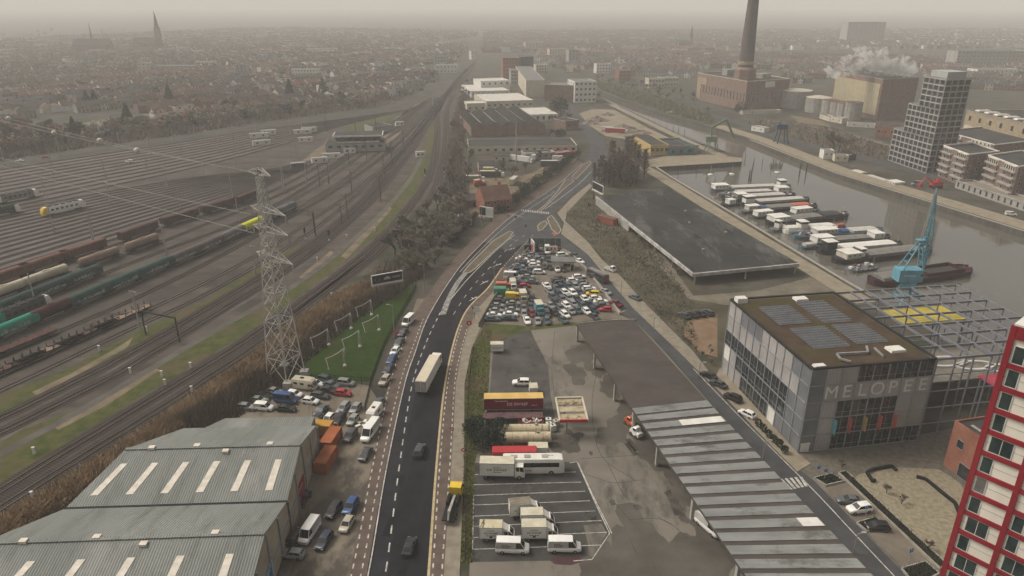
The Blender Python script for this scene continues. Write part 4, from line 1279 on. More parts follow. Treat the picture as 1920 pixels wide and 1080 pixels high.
NEAR=[(462,767,'estate','silver',-10,'silver estate car in the lower left corner of the fenced car park under the pylon'),(485,754,'saloon','silver green',-16,'greenish silver saloon just above the silver estate at the shrub edge'),(491,746,'saloon','black',-18,'black saloon half under the brown shrubs between two silver saloons'),(515,738,'saloon','silver',-20,'silver saloon nearest the pylon feet at the back of the shrub-side row'),(496,768,'small van','white',-9,'small white van next to the silver estate car'),(537,754,'van','blue',-12,'dark blue panel van in the car park below the pylon'),(553,743,'hatchback','white',-18,'white hatchback behind the dark blue van'),(537,770,'saloon','black',-7,'black saloon in front of the dark blue van'),(592,723,'saloon','white',-22,'white car squeezed behind the cream camper van'),(583,756,'hatchback','white',-14,'white hatchback in front of the cream camper van'),(601,746,'estate','dark grey',-14,'long dark grey estate beside the cream camper van'),(612,716,'MPV','teal grey',-22,'teal grey people carrier at the back fence of the car park'),(622,726,'saloon','grey',-26,'grey saloon between the teal people carrier and the black saloon'),(617,736,'saloon','black',-22,'black saloon touching the bright red hatchback'),(644,741,'hatchback','red',-12,'bright red hatchback in the car park below the lawn'),(649,722,'MPV','silver',-14,'silver people carrier parked alone at the lawn fence'),(603,774,'saloon','teal grey',-106,'teal grey saloon beside the two white flagpoles'),(594,791,'saloon','black',-106,'black saloon against the yellow container'),(616,790,'hatchback','white',-106,'white hatchback behind the orange containers'),(636,791,'SUV','black',-104,'black off-roader to the right of the white hatchback'),(644,769,'estate','silver',-104,'silver estate at the top of the middle car row'),(667,770,'hatchback','silver',-104,'silver hatchback next to the fence corner'),(662,792,'hatchback','silver green',-104,'silver green hatchback second down along the fence'),(657,822,'SUV','dark grey',-104,'dark grey off-roader with roof standing alone in the yard'),(710,761,'saloon','teal grey',-102,'teal grey saloon at the kerb behind the white caravan'),(686,856,'saloon','dark grey',-102,'dark grey saloon at the kerb in front of the long white van'),(766,607,'van','white',-108,'white panel van topmost in the kerbside row'),(756,627,'saloon','dark grey',-106,'dark grey saloon right below the topmost white van'),(749,646,'hatchback','teal grey',-106,'teal grey hatchback third from the top of the kerbside row'),(741,662,'hatchback','white',-105,'white hatchback in the middle of the kerbside row by the lawn'),(735,678,'estate','blue',-105,'blue estate below the white hatchback in the kerbside row'),(729,696,'saloon','dark blue',-104,'dark blue saloon above the beige off-roader at the kerb'),(722,718,'SUV','beige',-104,'beige off-roader with sunroof at the lower end of the kerbside row'),(568,941,'saloon','black',-102,'black saloon close to the warehouse end wall'),(626,961,'estate','black',-103,'black estate in the middle of the warehouse yard'),(658,955,'SUV','blue',-101,'bright blue off-roader at the kerb across from the warehouse'),(651,988,'hatchback','beige',-101,'beige hatchback parked behind the bright blue off-roader'),(555,1013,'SUV','black',76,'black off-roader beside the white van with red chevrons'),(608,1019,'estate','dark blue',-101,'dark blue estate to the right of the chevron van'),(550,1044,'hatchback','silver',172,'silver hatchback parked crosswise at the warehouse corner'),(787,850,'SUV','dark grey',83,'dark grey off-roader driving away on the main road'),(768,1030,'saloon','black',84,'black saloon driving nearest the camera on the main road'),(1283,595,'saloon','dark grey',112,'leftmost of the four dark cars parked by the open shed'),(1298,593,'saloon','black',112,'second from the left of the four dark cars by the open shed'),(1312,591,'saloon','black',112,'third from the left of the four dark cars by the open shed'),(1327,589,'estate','dark grey',112,'rightmost of the four dark cars parked by the open shed'),(1190,561,'saloon','teal grey',126,'teal grey saloon alone on the pavement of the side street'),(1328,708,'saloon','black',129,'black saloon farthest up the kerb beside the music school'),(1346,724,'saloon','dark grey',129,'dark grey saloon second in the kerb row beside the music school'),(1373,750,'SUV','black',129,'black off-roader behind the white car beside the music school'),(1400,780,'hatchback','white',129,'white hatchback at the front of the row beside the music school'),(1592,943,'saloon','grey',172,'grey saloon in the small car park off the cobbled square'),(1610,959,'SUV','white',190,'white car with black roof glass in the small square car park'),(1644,992,'hatchback','black',175,'black hatchback beside a dark planting bed in the square car park'),(1328,992,'van','white',-62,'white van tucked under the striped depot canopy'),(978,722,'SUV','white',178,'white off-roader behind the red container trailer'),(243,305,'SUV','white',175,'white off-roader on the road beyond the rail yard'),(38,303,'saloon','white',175,'white saloon on the road beyond the rail yard'),(86,296,'saloon','red',175,'red saloon on the road beyond the rail yard'),(1895,404,'small van','white',-18,'small white van on the far quay'),(1720,348,'van','silver',160,'silver van next to the red excavator on the far quay')]
NEARCARS={}
for k,c in enumerate(NEAR):
 far=c[1]<420
 NEARCARS[c[5]]=car(*c[:5],c[5],lights=not far,name=('driving_car' if 'driving' in c[5]else None))
LOT=[]
la=[(165,970,'s','teal grey'),(180,925,'s','white'),(195,875,'s','silver'),(205,815,'s','white'),(225,768,'h','dark grey'),(300,962,'s','dark blue'),(325,915,'s','white'),(365,865,'s','silver'),(370,828,'h','dark grey'),(368,795,'s','silver'),(235,740,'s','grey'),(290,555,'e','black'),(370,493,'v','white'),(390,530,'s','grey'),(445,545,'s','dark grey'),(530,492,'s','silver'),(548,548,'s','grey'),(400,440,'s','silver'),(510,435,'e','teal grey'),(625,440,'m','white'),(410,385,'s','blue'),(430,355,'s','silver'),(555,405,'s','grey'),(455,328,'s','white'),(500,352,'h','white'),(610,335,'s','white'),(640,362,'h','white'),(490,290,'s','white'),(520,262,'s','silver'),(640,268,'s','white'),(690,300,'h','silver'),(555,218,'s','dark grey'),(600,180,'V','dark blue'),(590,240,'s','silver'),(600,300,'s','dark grey'),(455,400,'s','dark blue')]
lb=[(668,160,'h','silver green',1),(700,215,'h','dark grey',1),(765,200,'v','white',1),(745,135,'v','white',1),(752,290,'P','teal grey',1),(850,165,'s','red',0),(860,208,'e','green',0),(820,295,'h','grey',1),(712,375,'h','dark grey',1),(782,385,'h','black',1),(858,403,'m','white',1),(930,407,'h','dark grey',1),(925,245,'m','white',0),(500,595,'h','red',0),(510,648,'h','dark blue',1),(440,660,'s','teal grey',1),(590,742,'S','black',1),(480,850,'h','grey',1),(565,828,'h','dark grey',1),(590,905,'h','dark red',1),(490,912,'h','silver',1),(530,988,'s','white',1),(650,993,'s','silver',1),(755,988,'s','teal grey',1),(738,845,'h','silver',1),(762,915,'h','dark grey',1),(905,530,'s','dark grey',0)]
lc_=[(5,610,'w'),(20,665,'s'),(45,722,'d'),(72,772,'g'),(20,815,'s'),(55,898,'d'),(75,630,'d'),(105,682,'d'),(145,740,'d'),(110,837,'g'),(150,898,'w'),(160,978,'k'),(135,607,'d'),(170,667,'w'),(215,737,'s'),(187,817,'w'),(240,882,'s'),(220,607,'g'),(262,677,'w'),(312,742,'d'),(272,800,'s'),(327,872,'k'),(300,602,'s'),(342,662,'d'),(397,742,'w'),(380,822,'d'),(412,882,'w'),(450,805,'d'),(505,867,'k'),(510,945,'g')]
ld=[(130,542,'d'),(250,542,'w'),(335,492,'w'),(370,552,'g'),(405,592,'s'),(440,627,'w'),(465,655,'s'),(520,732,'w'),(580,772,'w'),(600,812,'g'),(95,535,'d')]
KIND={'s':'saloon','h':'hatchback','e':'estate','v':'van','V':'van','m':'MPV','S':'SUV','P':'pickup'}
CC={'w':'white','s':'silver','d':'dark grey','g':'grey','k':'black'}
rc=random.Random(3)
for x,y,k,c in la:LOT.append((900+x/6,440+y/6,KIND[k],c if c!='white' or rc.random()<.62 else rc.choice(['silver','dark blue','teal grey']),-4+rc.uniform(-2.5,2.5)))
for x,y,k,c,f in lb:LOT.append((900+x/6,440+y/6,KIND[k],c,(-84 if f else 12)+rc.uniform(-4,4)))
for x,y,c in lc_:LOT.append((1030+x/6,440+y/6,rc.choice(['saloon','hatchback','hatchback','SUV','estate']),CC[c]if c in 'ws' else rc.choice(['dark grey','black','dark blue','grey','teal grey']),-70+rc.uniform(-2,2)))
for x,y,c in ld:LOT.append((1030+x/6,440+y/6,rc.choice(['saloon','hatchback','estate']),CC[c],8+rc.uniform(-5,5)))
LOT+=[(1111.7,553.5,'MPV','yellow',172),(1133.5,583.5,'hatchback','red',176),(1136,550.5,'saloon','silver',-58),(1086.5,492.5,'saloon','white',-58),(1078,482,'saloon','dark grey',-58),(1155,573,'pickup','dark red',120)]
pos=[list(G(c[0],c[1]))for c in LOT]
for it in range(30):
 for i in range(len(pos)):
  for j in range(i):
   hi,hj=R(LOT[i][4]),R(LOT[j][4])
   dx,dy=pos[i][0]-pos[j][0],pos[i][1]-pos[j][1]
   if abs(dx)>6 or abs(dy)>6:continue
   c_,s_n=math.cos(hi),math.sin(hi)
   u_,v_=dx*c_+dy*s_n,-dx*s_n+dy*c_
   da=abs(math.sin(hi-hj))
   li=(SPEC[LOT[i][2]][0]+SPEC[LOT[j][2]][0])/2*(1-da)+3.3*da+.15
   wi=2.05*(1-da)+3.3*da
   if abs(u_)<li and abs(v_)<wi:
    pu,pv=li-abs(u_),wi-abs(v_)
    if pu<pv:mx_,my_=math.copysign(pu,u_)*c_,math.copysign(pu,u_)*s_n
    else:mx_,my_=-math.copysign(pv,v_)*s_n,math.copysign(pv,v_)*c_
    for(p,sg)in((pos[i],.25),(pos[j],-.25)):
     p[0]+=mx_*sg;p[1]+=my_*sg
names={}
for c,p in zip(LOT,pos):names.setdefault((c[3],c[2]),[]).append((p[1],p[0]))
for c,p in zip(LOT,pos):
 same=sorted(names[(c[3],c[2])])
 i=same.index((p[1],p[0]))
 lab='the only %s %s in the crowded used car lot'%(c[3],c[2])if len(same)==1 else '%s %s in the used car lot, %s nearest of those there'%(c[3],c[2],ordw(i))
 car(c[0],c[1],c[2],c[3],c[4],lab,'cars crowded into the used car lot',lights=False,xy=p)
M_vwhite=mat('van_white',(0.62,0.60,0.54),0.5,var=.06,scale=.5)
M_boxtop=mat('dirty_box_roof',(0.42,0.38,0.27),0.8,scale=.5,col2=(0.56,0.52,0.42),detail=8)
overlay(M_boxtop,(0.14,0.11,0.05),.5,(.60,.7),stretch=(1,.4,1))
M_chassis=mat('chassis_black',(0.018,0.018,0.018),0.7)
M_txt=mat('dark_lettering',(0.07,0.008,0.02),0.7)
M_txtblue=mat('blue_black_lettering',(0.02,0.02,0.04),0.6)
M_txtw=mat('white_lettering',(0.6,0.58,0.54),0.6)
def cab_mesh(L,W,zl,zs,zr,slope,mt):
 """short truck cab, nose towards +x, rear face at x=0"""
 mb=MB()
 w=W/2
 mb.loft([ring(0,w,zl,zs,.97),ring(L*.5,w,zl,zs,.97),ring(L-.12,w*.97,zl,zs,.95),ring(L,w*.88,zl+.1,zs-.15,.95)])
 mb.loft([[(x,-w*k,zs-.03),(x,w*k,zs-.03),(x2,w*k2,zr),(x2,-w*k2,zr)]for x,k,x2,k2 in((0,.97,0,.9),(L*.12,.97,L*.12,.9))])
 mb.box(((L-slope)*.5-.05,0,zr+.03),(L-slope,W*.9,.12))
 for s in(-1,1):
  mb.bar((L-.1,s*w*.93,zs-.03),(L-slope-.05,s*w*.88,zr),.12)
  mb.bar((L*.45,s*w*.96,zs-.03),(L*.45,s*w*.9,zr),.1)
 body=mb.mesh('cab',mt,40)
 mb=MB()
 lo=[(L*.1,-w*.945,zs-.05),(L-.13,-w*.92,zs-.05),(L-.13,w*.92,zs-.05),(L*.1,w*.945,zs-.05)]
 hi=[(L*.1,-w*.88,zr-.02),(L-slope-.08,-w*.86,zr-.02),(L-slope-.08,w*.86,zr-.02),(L*.1,w*.88,zr-.02)]
 mb.add(lo+hi,[(0,1,5,4),(1,2,6,5),(2,3,7,6),(3,0,4,7)])
 return body,mb.mesh('window',M_cglass)
def cab_on(t,x,L,W,zl,zs,zr,slope,mt):
 b,g=cab_mesh(L,W,zl,zs,zr,slope,mt)
 o=obj('cab',b,t,(x,0,0))
 obj('window',g,o)
 hb=MB();hb.box((0,0,0),(.12,.4,.2));hm_=hb.mesh('headlight',M_lampw)
 for s in(-1,1):obj('headlight',hm_,o,(L-.03,s*W*.36,zl+.3))
 mbm=MB();mbm.box((0,0,0),(.12,.22,.4));mm=mbm.mesh('mirror',M_black)
 for s in(-1,1):obj('mirror',mm,o,(L-.35,s*(W/2+.12),zs+.25))
def cargo_box(t,x0,x1,W,z0,z1,mside,mtop,name='cargo_box'):
 mb=MB()
 mb.box(((x0+x1)/2,0,(z0+z1)/2),(x1-x0,W,z1-z0))
 o=mb.build(name,mside,t)
 mb=MB();mb.box(((x0+x1)/2,0,z1+.03),(x1-x0-.06,W-.06,.06));mb.build('box_roof',mtop,o)
 mb=MB()
 for sx in(x0,x1):
  for s in(-1,1):mb.bar((sx,s*W/2,z0),(sx,s*W/2,z1),.1)
 for s in(-1,1):
  mb.bar((x0,s*W/2,z1),(x1,s*W/2,z1),.1);mb.bar((x0,s*W/2,z0),(x1,s*W/2,z0),.12)
 mb.build('edge_rail',M_alu,o)
 return o
def box_truck(px,py,head,label,boxL=4.2,W=2.1,z1=3.0,big=False,words=None,top=None,group=None):
 x,y=G(px,py)
 t=thing('box_truck',label,'box truck',(x,y,.03),R(head),group)
 cl=2.0
 tot=boxL+cl
 x0=-tot/2
 zb=.95 if big else .75
 mb=MB();mb.box((-.2,0,zb-.18),(tot-.8,W*.5,.25));mb.build('chassis',M_chassis,t)
 o=cargo_box(t,x0,x0+boxL,W,zb,z1,M_vwhite,top or M_boxtop)
 if big:cab_on(t,x0+boxL+.1,1.95,W*.95,.5,1.9,2.85,.25,M_vwhite)
 else:
  cab_on(t,x0+boxL+.05,2.0,W*.9,.35,1.25,2.1,.75,M_vwhite)
  mb=MB();mb.add([(x0+boxL,-W*.42,2.1),(x0+boxL,W*.42,2.1),(x0+boxL,W*.42,z1-.1),(x0+boxL,-W*.42,z1-.1),(x0+boxL+1.1,-W*.36,2.14),(x0+boxL+1.1,W*.36,2.14)],[(0,4,3),(1,2,5),(3,4,5,2),(0,1,5,4)]);mb.build('wind_deflector',M_vwhite,t)
 r=.48 if big else .35
 wheels(t,(x0+boxL+(1.0 if big else 1.2),x0+1.2),W*.42,r,.3)
 if words:
  for s,a in((-1,0),(1,math.pi)):
   yy=s*(W/2+.015)
   rot=(R(90),0,a)
   text('DE SWAEF',.72 if big else .56,M_txt,o,(x0+boxL/2,yy,z1*.58+.12),rot,width=boxL*.58)
   text('TRANSPORT',.3 if big else .24,M_txtblue,o,(x0+boxL/2,yy,z1*.58+.64),rot)
   e=MB();[e.box((x0+boxL/2+q_*.42,yy,z1*.58-.38),(.3,.02,.12))for q_ in(-1.5,-.5,.5,1.5)];e.build('small_print',M_txtblue,o)
   if not big:
    e=MB();e.box((x0+boxL/2,yy,z1*.36),(.5,.03,.3));e.build('emblem',M_txt,o)
 return t
box_truck(942,893,-2,'big white removal truck parked beside the white coach',6.6,2.45,3.7,True,True)
box_truck(985,965,8,'white box truck with a grey stained roof, farthest of the removal fleet',3.8,2.1,3.0,words=True,top=mat('grey_box_roof',(0.12,0.105,0.085),.85,scale=.5,col2=(0.24,0.2,0.15)))
box_truck(1008,985,2,'white box truck standing directly behind another white box truck',3.9,2.1,3.05,words=True)
box_truck(1012,1008,1,'white box truck in the middle of the parking bays beside two panel vans',4.2,2.15,3.1,words=True)
box_truck(932,1009,-1,'white box truck with black mould streaks across its roof',3.9,2.1,3.0,words=True,top=overlay(mat('mouldy_box_roof',(0.45,0.40,0.26),.85,scale=.5,col2=(0.58,0.53,0.40)),(0.05,0.04,0.015),.9,(.52,.58),stretch=(1.2,.3,1)))
def panel_van(px,py,head,label,words=True):
 t=car(px,py,'van','white',head,label,'white panel vans of the removal firm')
 for s,a in((-1,0),(1,math.pi)):
  text('DE SWAEF',.36,M_txt,t,(-1.0,s*.945,1.65),(R(90-s*5*0),0,a),width=1.5)
  text('TRANSPORT',.2,M_txtblue,t,(-1.2,s*.945,1.95),(R(90),0,a))
  e=MB();[e.box((-1.2+q_*.32,s*.945,1.36),(.22,.02,.09))for q_ in(-1.5,-.5,.5,1.5)];e.build('small_print',M_txtblue,t)
panel_van(961,1033,-3,'white panel van at the near left of the parking bays')
panel_van(1058,1031,-1,'white panel van at the near right of the parking bays over a red stain')
def drawbar_trailer(px,py,head,label,L,W,z0,z1,mt,words=None,wx=(0,),top=None):
 x,y=G(px,py)
 t=thing('box_trailer',label,'trailer',(x,y,.03),R(head))
 o=cargo_box(t,-L/2,L/2,W,z0,z1,mt,top or M_boxtop)
 mb=MB();mb.bar((L/2,0,z0-.1),(L/2+1.3,0,z0-.1),.14);mb.box((0,0,z0-.15),(L*.9,W*.5,.2));mb.build('drawbar',M_chassis,t)
 wheels(t,wx,W*.43,.36,.24)
 if words:
  for s,a in((-1,0),(1,math.pi)):text(words,.5,M_txtblue,o,(0,s*(W/2+.02),(z0+z1)/2),(R(90),0,a),width=L*.7)
 return t
drawbar_trailer(932,660,2,'small white box trailer alone at the top of the depot yard',3.4,2.0,.7,2.6,M_vwhite,'DE SWAEF',(-.4,.4))
drawbar_trailer(1009,856,0,'small white box trailer behind the white coach',3.9,2.1,.7,2.7,M_vwhite,'Wanda Line',(-.4,.4))
drawbar_trailer(1000,737,-86,'small dented white trailer cab beside the red container',2.6,1.9,.5,2.0,M_vwhite,None,(0,))
x,y=G(1000,884)
co=thing('coach','white touring coach with dark side windows parked in the depot','coach',(x,y,.03),R(1))
mb=MB()
def cring(xx,w,zl,zr):return[(xx,-w*.95,zl),(xx,w*.95,zl),(xx,w,zl+.2),(xx,w,zr-.45),(xx,w*.86,zr),(xx,-w*.86,zr),(xx,-w,zr-.45),(xx,-w,zl+.2)]
mb.loft([cring(-5.9,1.15,.5,3.3),cring(-5.7,1.25,.35,3.5),cring(4.9,1.25,.35,3.5),cring(5.6,1.2,.35,3.3),cring(5.95,1.08,.45,2.4)])
mb.build('body',M_vwhite,co,smooth=35)
for s in(-1,1):
 mb=MB();mb.box((-.3,s*1.252,2.35),(10.4,.02,1.0));mb.build('side_window',M_cglass,co)
mb=MB();mb.add([(5.98,-1.0,1.2),(5.98,1.0,1.2),(5.66,1.05,3.1),(5.66,-1.05,3.1)],[(0,1,2,3),(3,2,1,0)]);mb.build('windscreen',M_cglass,co)
for xx in(-3.8,-1.2,2.2):mb=MB();mb.box((xx,0,3.56),(1.2,.9,.12));mb.build('roof_hatch',M_concw,co)
wheels(co,(3.4,-2.7,-4.0),1.13,.5,.3)
for s,a in((-1,0),(1,math.pi)):text('Wanda Line',.62,M_txtblue,co,(-2.2,s*1.262,1.15),(R(90),0,a),width=3.6)
text('Wanda',.35,M_txtblue,co,(3.2,.3,3.51),(0,0,0),width=1.4)
x,y=G(965,866)
rb=thing('red_bus','red single-deck bus half hidden behind the white coach and removal truck','bus',(x,y,.03),R(1))
mb=MB();mb.loft([cring(-4.5,1.1,.5,2.9),cring(-4.3,1.22,.35,3.05),cring(4.2,1.22,.35,3.05),cring(4.45,1.1,.5,2.8)]);mb.build('body',paint('red'),rb,smooth=35)
for s in(-1,1):mb=MB();mb.box((0,s*1.225,2.15),(8,.02,.8));mb.build('side_window',M_cglass,rb)
wheels(rb,(2.9,-2.7),1.1,.48,.3)
def semi_trailer(px,py,head,label,mside,mtop,L=13.0,W=2.5,z0=1.15,z1=3.95,name='semi_trailer'):
 x,y=G(px,py)
 t=thing(name,label,'trailer',(x,y,.03),R(head))
 o=cargo_box(t,-L/2,L/2,W,z0,z1,mside,mtop)
 mb=MB();mb.box((0,0,z0-.2),(L*.95,W*.4,.3));mb.build('chassis',M_chassis,t)
 wheels(t,(-L*.22,-L*.32,-L*.42),W*.42,.5,.35)
 mb=MB()
 for s in(-1,1):mb.bar((L*.3,s*.8,0),(L*.3,s*.8,z0-.2),.15)
 mb.build('landing_leg',M_chassis,t)
 return t,o
M_curt=mat('wine_curtain',(0.15,0.008,0.022),0.55,scale=.4,col2=(0.20,0.015,0.03))
M_yel=mat('yellow_tarp_roof',(0.50,0.33,0.09),0.7,scale=.4,col2=(0.62,0.43,0.15))
t,o=semi_trailer(963,771,1.5,'wine red curtain trailer with a yellow roof and white lettering',M_curt,M_yel,13.2)
for s,a in((-1,0),(1,math.pi)):
 text('DE SWAEF',1.0,M_txtw,o,(.8,s*1.265,2.5),(R(90),0,a),width=4.6)
 text('TRANSPORT',.45,M_txtw,o,(-2.8,s*1.265,3.3),(R(90),0,a),width=3.0)
 text('GENT',.4,M_txtw,o,(4.6,s*1.265,2.2),(R(90),0,a),width=1.4)
x,y=G(962,783)
t=thing('flat_trailer','empty maroon flatbed trailer beside the wine red curtain trailer','trailer',(x,y-1.2,.03),R(1.5))
mb=MB();mb.box((0,0,1.25),(13,2.5,.18))
mb.build('deck',mat('maroon_deck',(0.085,0.045,0.05),.85,scale=.5,col2=(0.14,0.085,0.085)),t)
mb=MB()
for i in range(7):mb.box((-6+2*i,0,1.36),(.06,2.5,.05))
for s in(-1,1):mb.bar((-6.5,s*1.25,1.2),(6.5,s*1.25,1.2),.08,.3)
mb.build('deck_rail',M_chassis,t);wheels(t,(-3,-4.3,-5.6),1.05,.45,.3)
x,y=G(996,800)
t=thing('skip_trailer','low red trailer loaded with white scrap beside the fuel tanks','trailer',(x,y,.03),R(1))
mb=MB();mb.box((0,0,.9),(5.4,2.2,.2))
for s in(-1,1):mb.box((0,s*1.1,1.25),(5.4,.08,.6))
mb.box((-2.7,0,1.25),(.08,2.2,.6));mb.build('tray',paint('dark red'),t);wheels(t,(-.6,.6),1.0,.4,.25)
rs=random.Random(5)
for k in range(4):
 mb=MB()
 for q_ in range(3):mb.bar((rs.uniform(-.6,.6),rs.uniform(-.5,.5),.1),(rs.uniform(-.8,.8),rs.uniform(-.6,.6),rs.uniform(.4,.9)),.28)
 o=mb.build('scrap_pile',M_vwhite,None,(x-1.8+1.2*k,y+.1*k,1.03))
 tag(o,('leftmost','second','third','rightmost')[k]+' white scrap heap on the low red trailer','scrap','white scrap on the red trailer')
x,y=G(806,712)
t=thing('articulated_lorry','white articulated lorry driving away on the main road','lorry',(x,y,.03),R(81.5))
o=cargo_box(t,-8.0,5.4,2.5,1.15,3.95,M_vwhite,mat('cream_lorry_roof',(0.50,0.44,0.33),.7,scale=.3,col2=(0.58,0.52,0.40)))
cab_on(t,5.8,2.2,2.4,.6,2.0,3.3,.2,M_vwhite)
mb=MB();mb.box((0,0,.85),(15,1,.3));mb.build('chassis',M_chassis,t)
wheels(t,(6.9,4.2,-4,-5.3,-6.6),1.05,.5,.35)
mb=MB()
for s in(-.62,.62):mb.box((-8.03,s,2.5),(.05,1.15,2.6))
mb.build('rear_door',M_concw,t)
x,y=G(849,955)
t=thing('recovery_truck','black recovery truck with yellow cab parked on the pavement','recovery truck',(x,y,.14),R(84))
cab_on(t,2.6,2.0,2.4,.5,1.7,2.6,.2,paint('yellow'))
mb=MB();mb.box((-1.0,0,1.0),(7.0,2.3,.25));mb.build('flatbed',M_chassis,t)
mb=MB()
mb.bar((2.2,0,1.1),(-3.6,0,2.1),.45);mb.bar((-3.6,0,2.1),(-4.4,0,1.0),.3);mb.build('lifting_arm',M_concw,t)
mb=MB()
for s in(-1,1):
 mb.box((.6,s*.85,1.5),(2.6,.5,.8));mb.bar((-4.3,s*.9,.9),(2,s*1.1,1.25),.12)
mb.build('tool_locker',M_black,t);wheels(t,(3.7,-1.6,-2.8),1.0,.5,.3)
x,y=G(581,1004)
t=car(581,1004,'van','white',-101,'tall white van with red chevrons on its bonnet')
mb=MB()
for i in range(6):
 for s in(-1,1):
  mb.add([(2.83,s*.05+s*.14*i,.62),(2.83,s*.05+s*.14*i+s*.07,.62),(2.83,s*.12+s*.14*i+s*-.06,.90),(2.83,s*.05+s*.14*i-s*.06,.90)],[(0,1,2,3),(3,2,1,0)])
mb.build('chevron_marking',paint('red'),t)
x,y=G(696,812)
t=car(695,815,'van','white',-102,'long white van towing a white caravan along the kerb')
t.scale=(1.25,1.05,1.05)
x,y=G(703,781)
t=thing('caravan','white caravan hitched behind the long white van','caravan',(x,y,.03),R(-102))
mb=MB()
mb.loft([[(xx,-1.05,z0),(xx,1.05,z0),(xx,1.05,z1-.2),(xx,.9,z1),(xx,-.9,z1),(xx,-1.05,z1-.2)]for xx,z0,z1 in((-2.4,.8,2.2),(-2.2,.45,2.5),(2.0,.45,2.5),(2.5,.7,2.1))])
mb.build('body',M_vwhite,t,smooth=35)
for s in(-1,1):mb=MB();mb.box((0,s*1.055,1.7),(1.4,.02,.6));mb.build('window',M_cglass,t)
mb=MB();mb.box((.3,0,2.53),(.7,.7,.1));mb.build('roof_hatch',M_black,t);wheels(t,(-.1,),.95,.33,.2)
x,y=G(573,729)
t=thing('camper_van','cream camper van with overcab bed in the fenced car park','camper van',(x,y,.03),R(-13))
mb=MB();mb.loft([[(xx,-1.1,z0),(xx,1.1,z0),(xx,1.1,z1-.15),(xx,1.0,z1),(xx,-1.0,z1),(xx,-1.1,z1-.15)]for xx,z0,z1 in((-2.9,.6,2.7),(-2.8,.5,2.85),(1.2,.5,2.85),(1.21,1.9,2.85),(2.0,1.95,2.8),(2.4,2.1,2.5))])
mb.build('body',paint('cream'),t,smooth=35);cab_on(t,1.0,2.0,1.9,.35,1.2,1.95,.7,paint('cream'))
for s in(-1,1):
 for xx in(-1.9,-.2):mb=MB();mb.box((xx,s*1.105,1.85),(1.0,.02,.55));mb.build('window',M_cglass,t)
mb=MB();mb.box((-.6,0,2.89),(.9,.7,.1));mb.build('roof_hatch',M_black,t);wheels(t,(2.0,-1.8),.95,.34,.22)
x,y=G(1120,524)
t=thing('scrap_bus','old grey bus with dark red rear parked along the used car lot','bus',(x,y,.03),R(122))
mb=MB();mb.loft([cring(-4.5,1.2,.4,2.9),cring(4.2,1.2,.4,2.9),cring(4.5,1.1,.5,2.7)]);mb.build('body',paint('dark grey'),t,smooth=35)
mb=MB();mb.box((-4.52,0,1.3),(.1,2.3,1.7));mb.build('rear_panel',paint('dark red'),t)
for s in(-1,1):mb=MB();mb.box((0,s*1.205,2.1),(8,.02,.7));mb.build('side_window',M_cglass,t)
for s in(-.6,0,.6):mb=MB();mb.box((.2,s,2.96),(8,.25,.12));mb.build('roof_rack',M_concw,t)
wheels(t,(2.8,-2.6),1.1,.48,.3)
def lot_box(px,py,head,label,L,W,z1,c,top,name='box_van'):
 x,y=G(px,py)
 t=thing(name,label,'box van',(x,y,.03),R(head))
 mt=paint(c)
 cargo_box(t,-L/2,L/2-1.6,W,.6,z1,mt,top)
 cab_on(t,L/2-1.6,1.7,W*.92,.35,1.25,2.0,.6,mt)
 mb=MB();mb.box((0,0,.5),(L*.8,1,.2));mb.build('chassis',M_chassis,t)
 wheels(t,(L/2-.8,-L/2+1),W*.42,.35,.25)
lot_box(1011,586,-80,'turquoise box van with a stained cream roof in the used car lot',5.6,2.2,3.0,'turquoise',M_boxtop)
lot_box(981,564,-84,'tall beige box van facing the lane of the used car lot',5.4,2.1,2.9,'beige',M_boxtop)
lot_box(942,554,0,'bright green box van at the wall of the used car lot',5.4,2.1,2.7,'green',paint('green'))
lot_box(945,543,0,'orange box van behind the bright green box van',5.2,2.0,2.5,'orange',paint('orange'))
lot_box(962,561,-5,'yellow box van beside the bright green box van',4.6,1.9,2.2,'yellow',paint('yellow'))
lot_box(962,541,-84,'narrow white box van between orange van and dark cars',5.0,1.9,2.7,'white',M_boxtop)
lot_box(1143,508,-52,'white pick-up truck with a long empty flat bed on the side street',4.6,1.9,1.0,'white',M_concw,'flatbed_truck')
def container(px,py,head,label,L,c,z=0.0):
 x,y=G(px,py)
 t=thing('shipping_container',label,'container',(x,y,z+.02),R(head))
 m_=mat('container_'+c,{'orange':(0.25,0.075,0.03),'yellow':(0.36,0.19,0.03)}[c],.7,scale=.5,col2={'orange':(0.32,0.105,0.045),'yellow':(0.42,0.24,0.05)}[c],detail=8)
 mb=MB()
 n=int(L/.28)
 for s in(-1,1):
  for i in range(n):
   x0=-L/2+L*i/n
   mb.box((x0+L/n/2,s*(1.19 if i%2 else 1.16),1.3),(L/n,.05,2.4))
 mb.box((0,0,2.52),(L,2.4,.06));mb.box((L/2-.03,0,1.3),(.05,2.4,2.5));mb.box((0,0,.08),(L,2.4,.14))
 mb.build('body',m_,t)
 mb=MB()
 for sx in(-1,1):
  for s in(-1,1):mb.bar((sx*L/2,s*1.2,0),(sx*L/2,s*1.2,2.6),.14)
  mb.bar((sx*L/2,-1.2,2.55),(sx*L/2,1.2,2.55),.14)
 for s in(-1,1):mb.bar((-L/2,s*1.2,2.55),(L/2,s*1.2,2.55),.12)
 mb.build('corner_frame',m_,t)
 for s in(-.6,.6):
  mb=MB();mb.box((-L/2-.02,s,1.3),(.06,1.15,2.3));mb.bar((-L/2-.08,s-.2,.2),(-L/2-.08,s-.2,2.4),.05);mb.build('door',m_,t)
container(612,872,82,'nearer rust orange shipping container with its doors towards the camera',6.1,'orange')
container(622,834,82,'farther rust orange shipping container directly behind the nearer one',6.1,'orange')
container(606,812,172,'yellow container between the warehouse and the orange containers',4.0,'yellow')
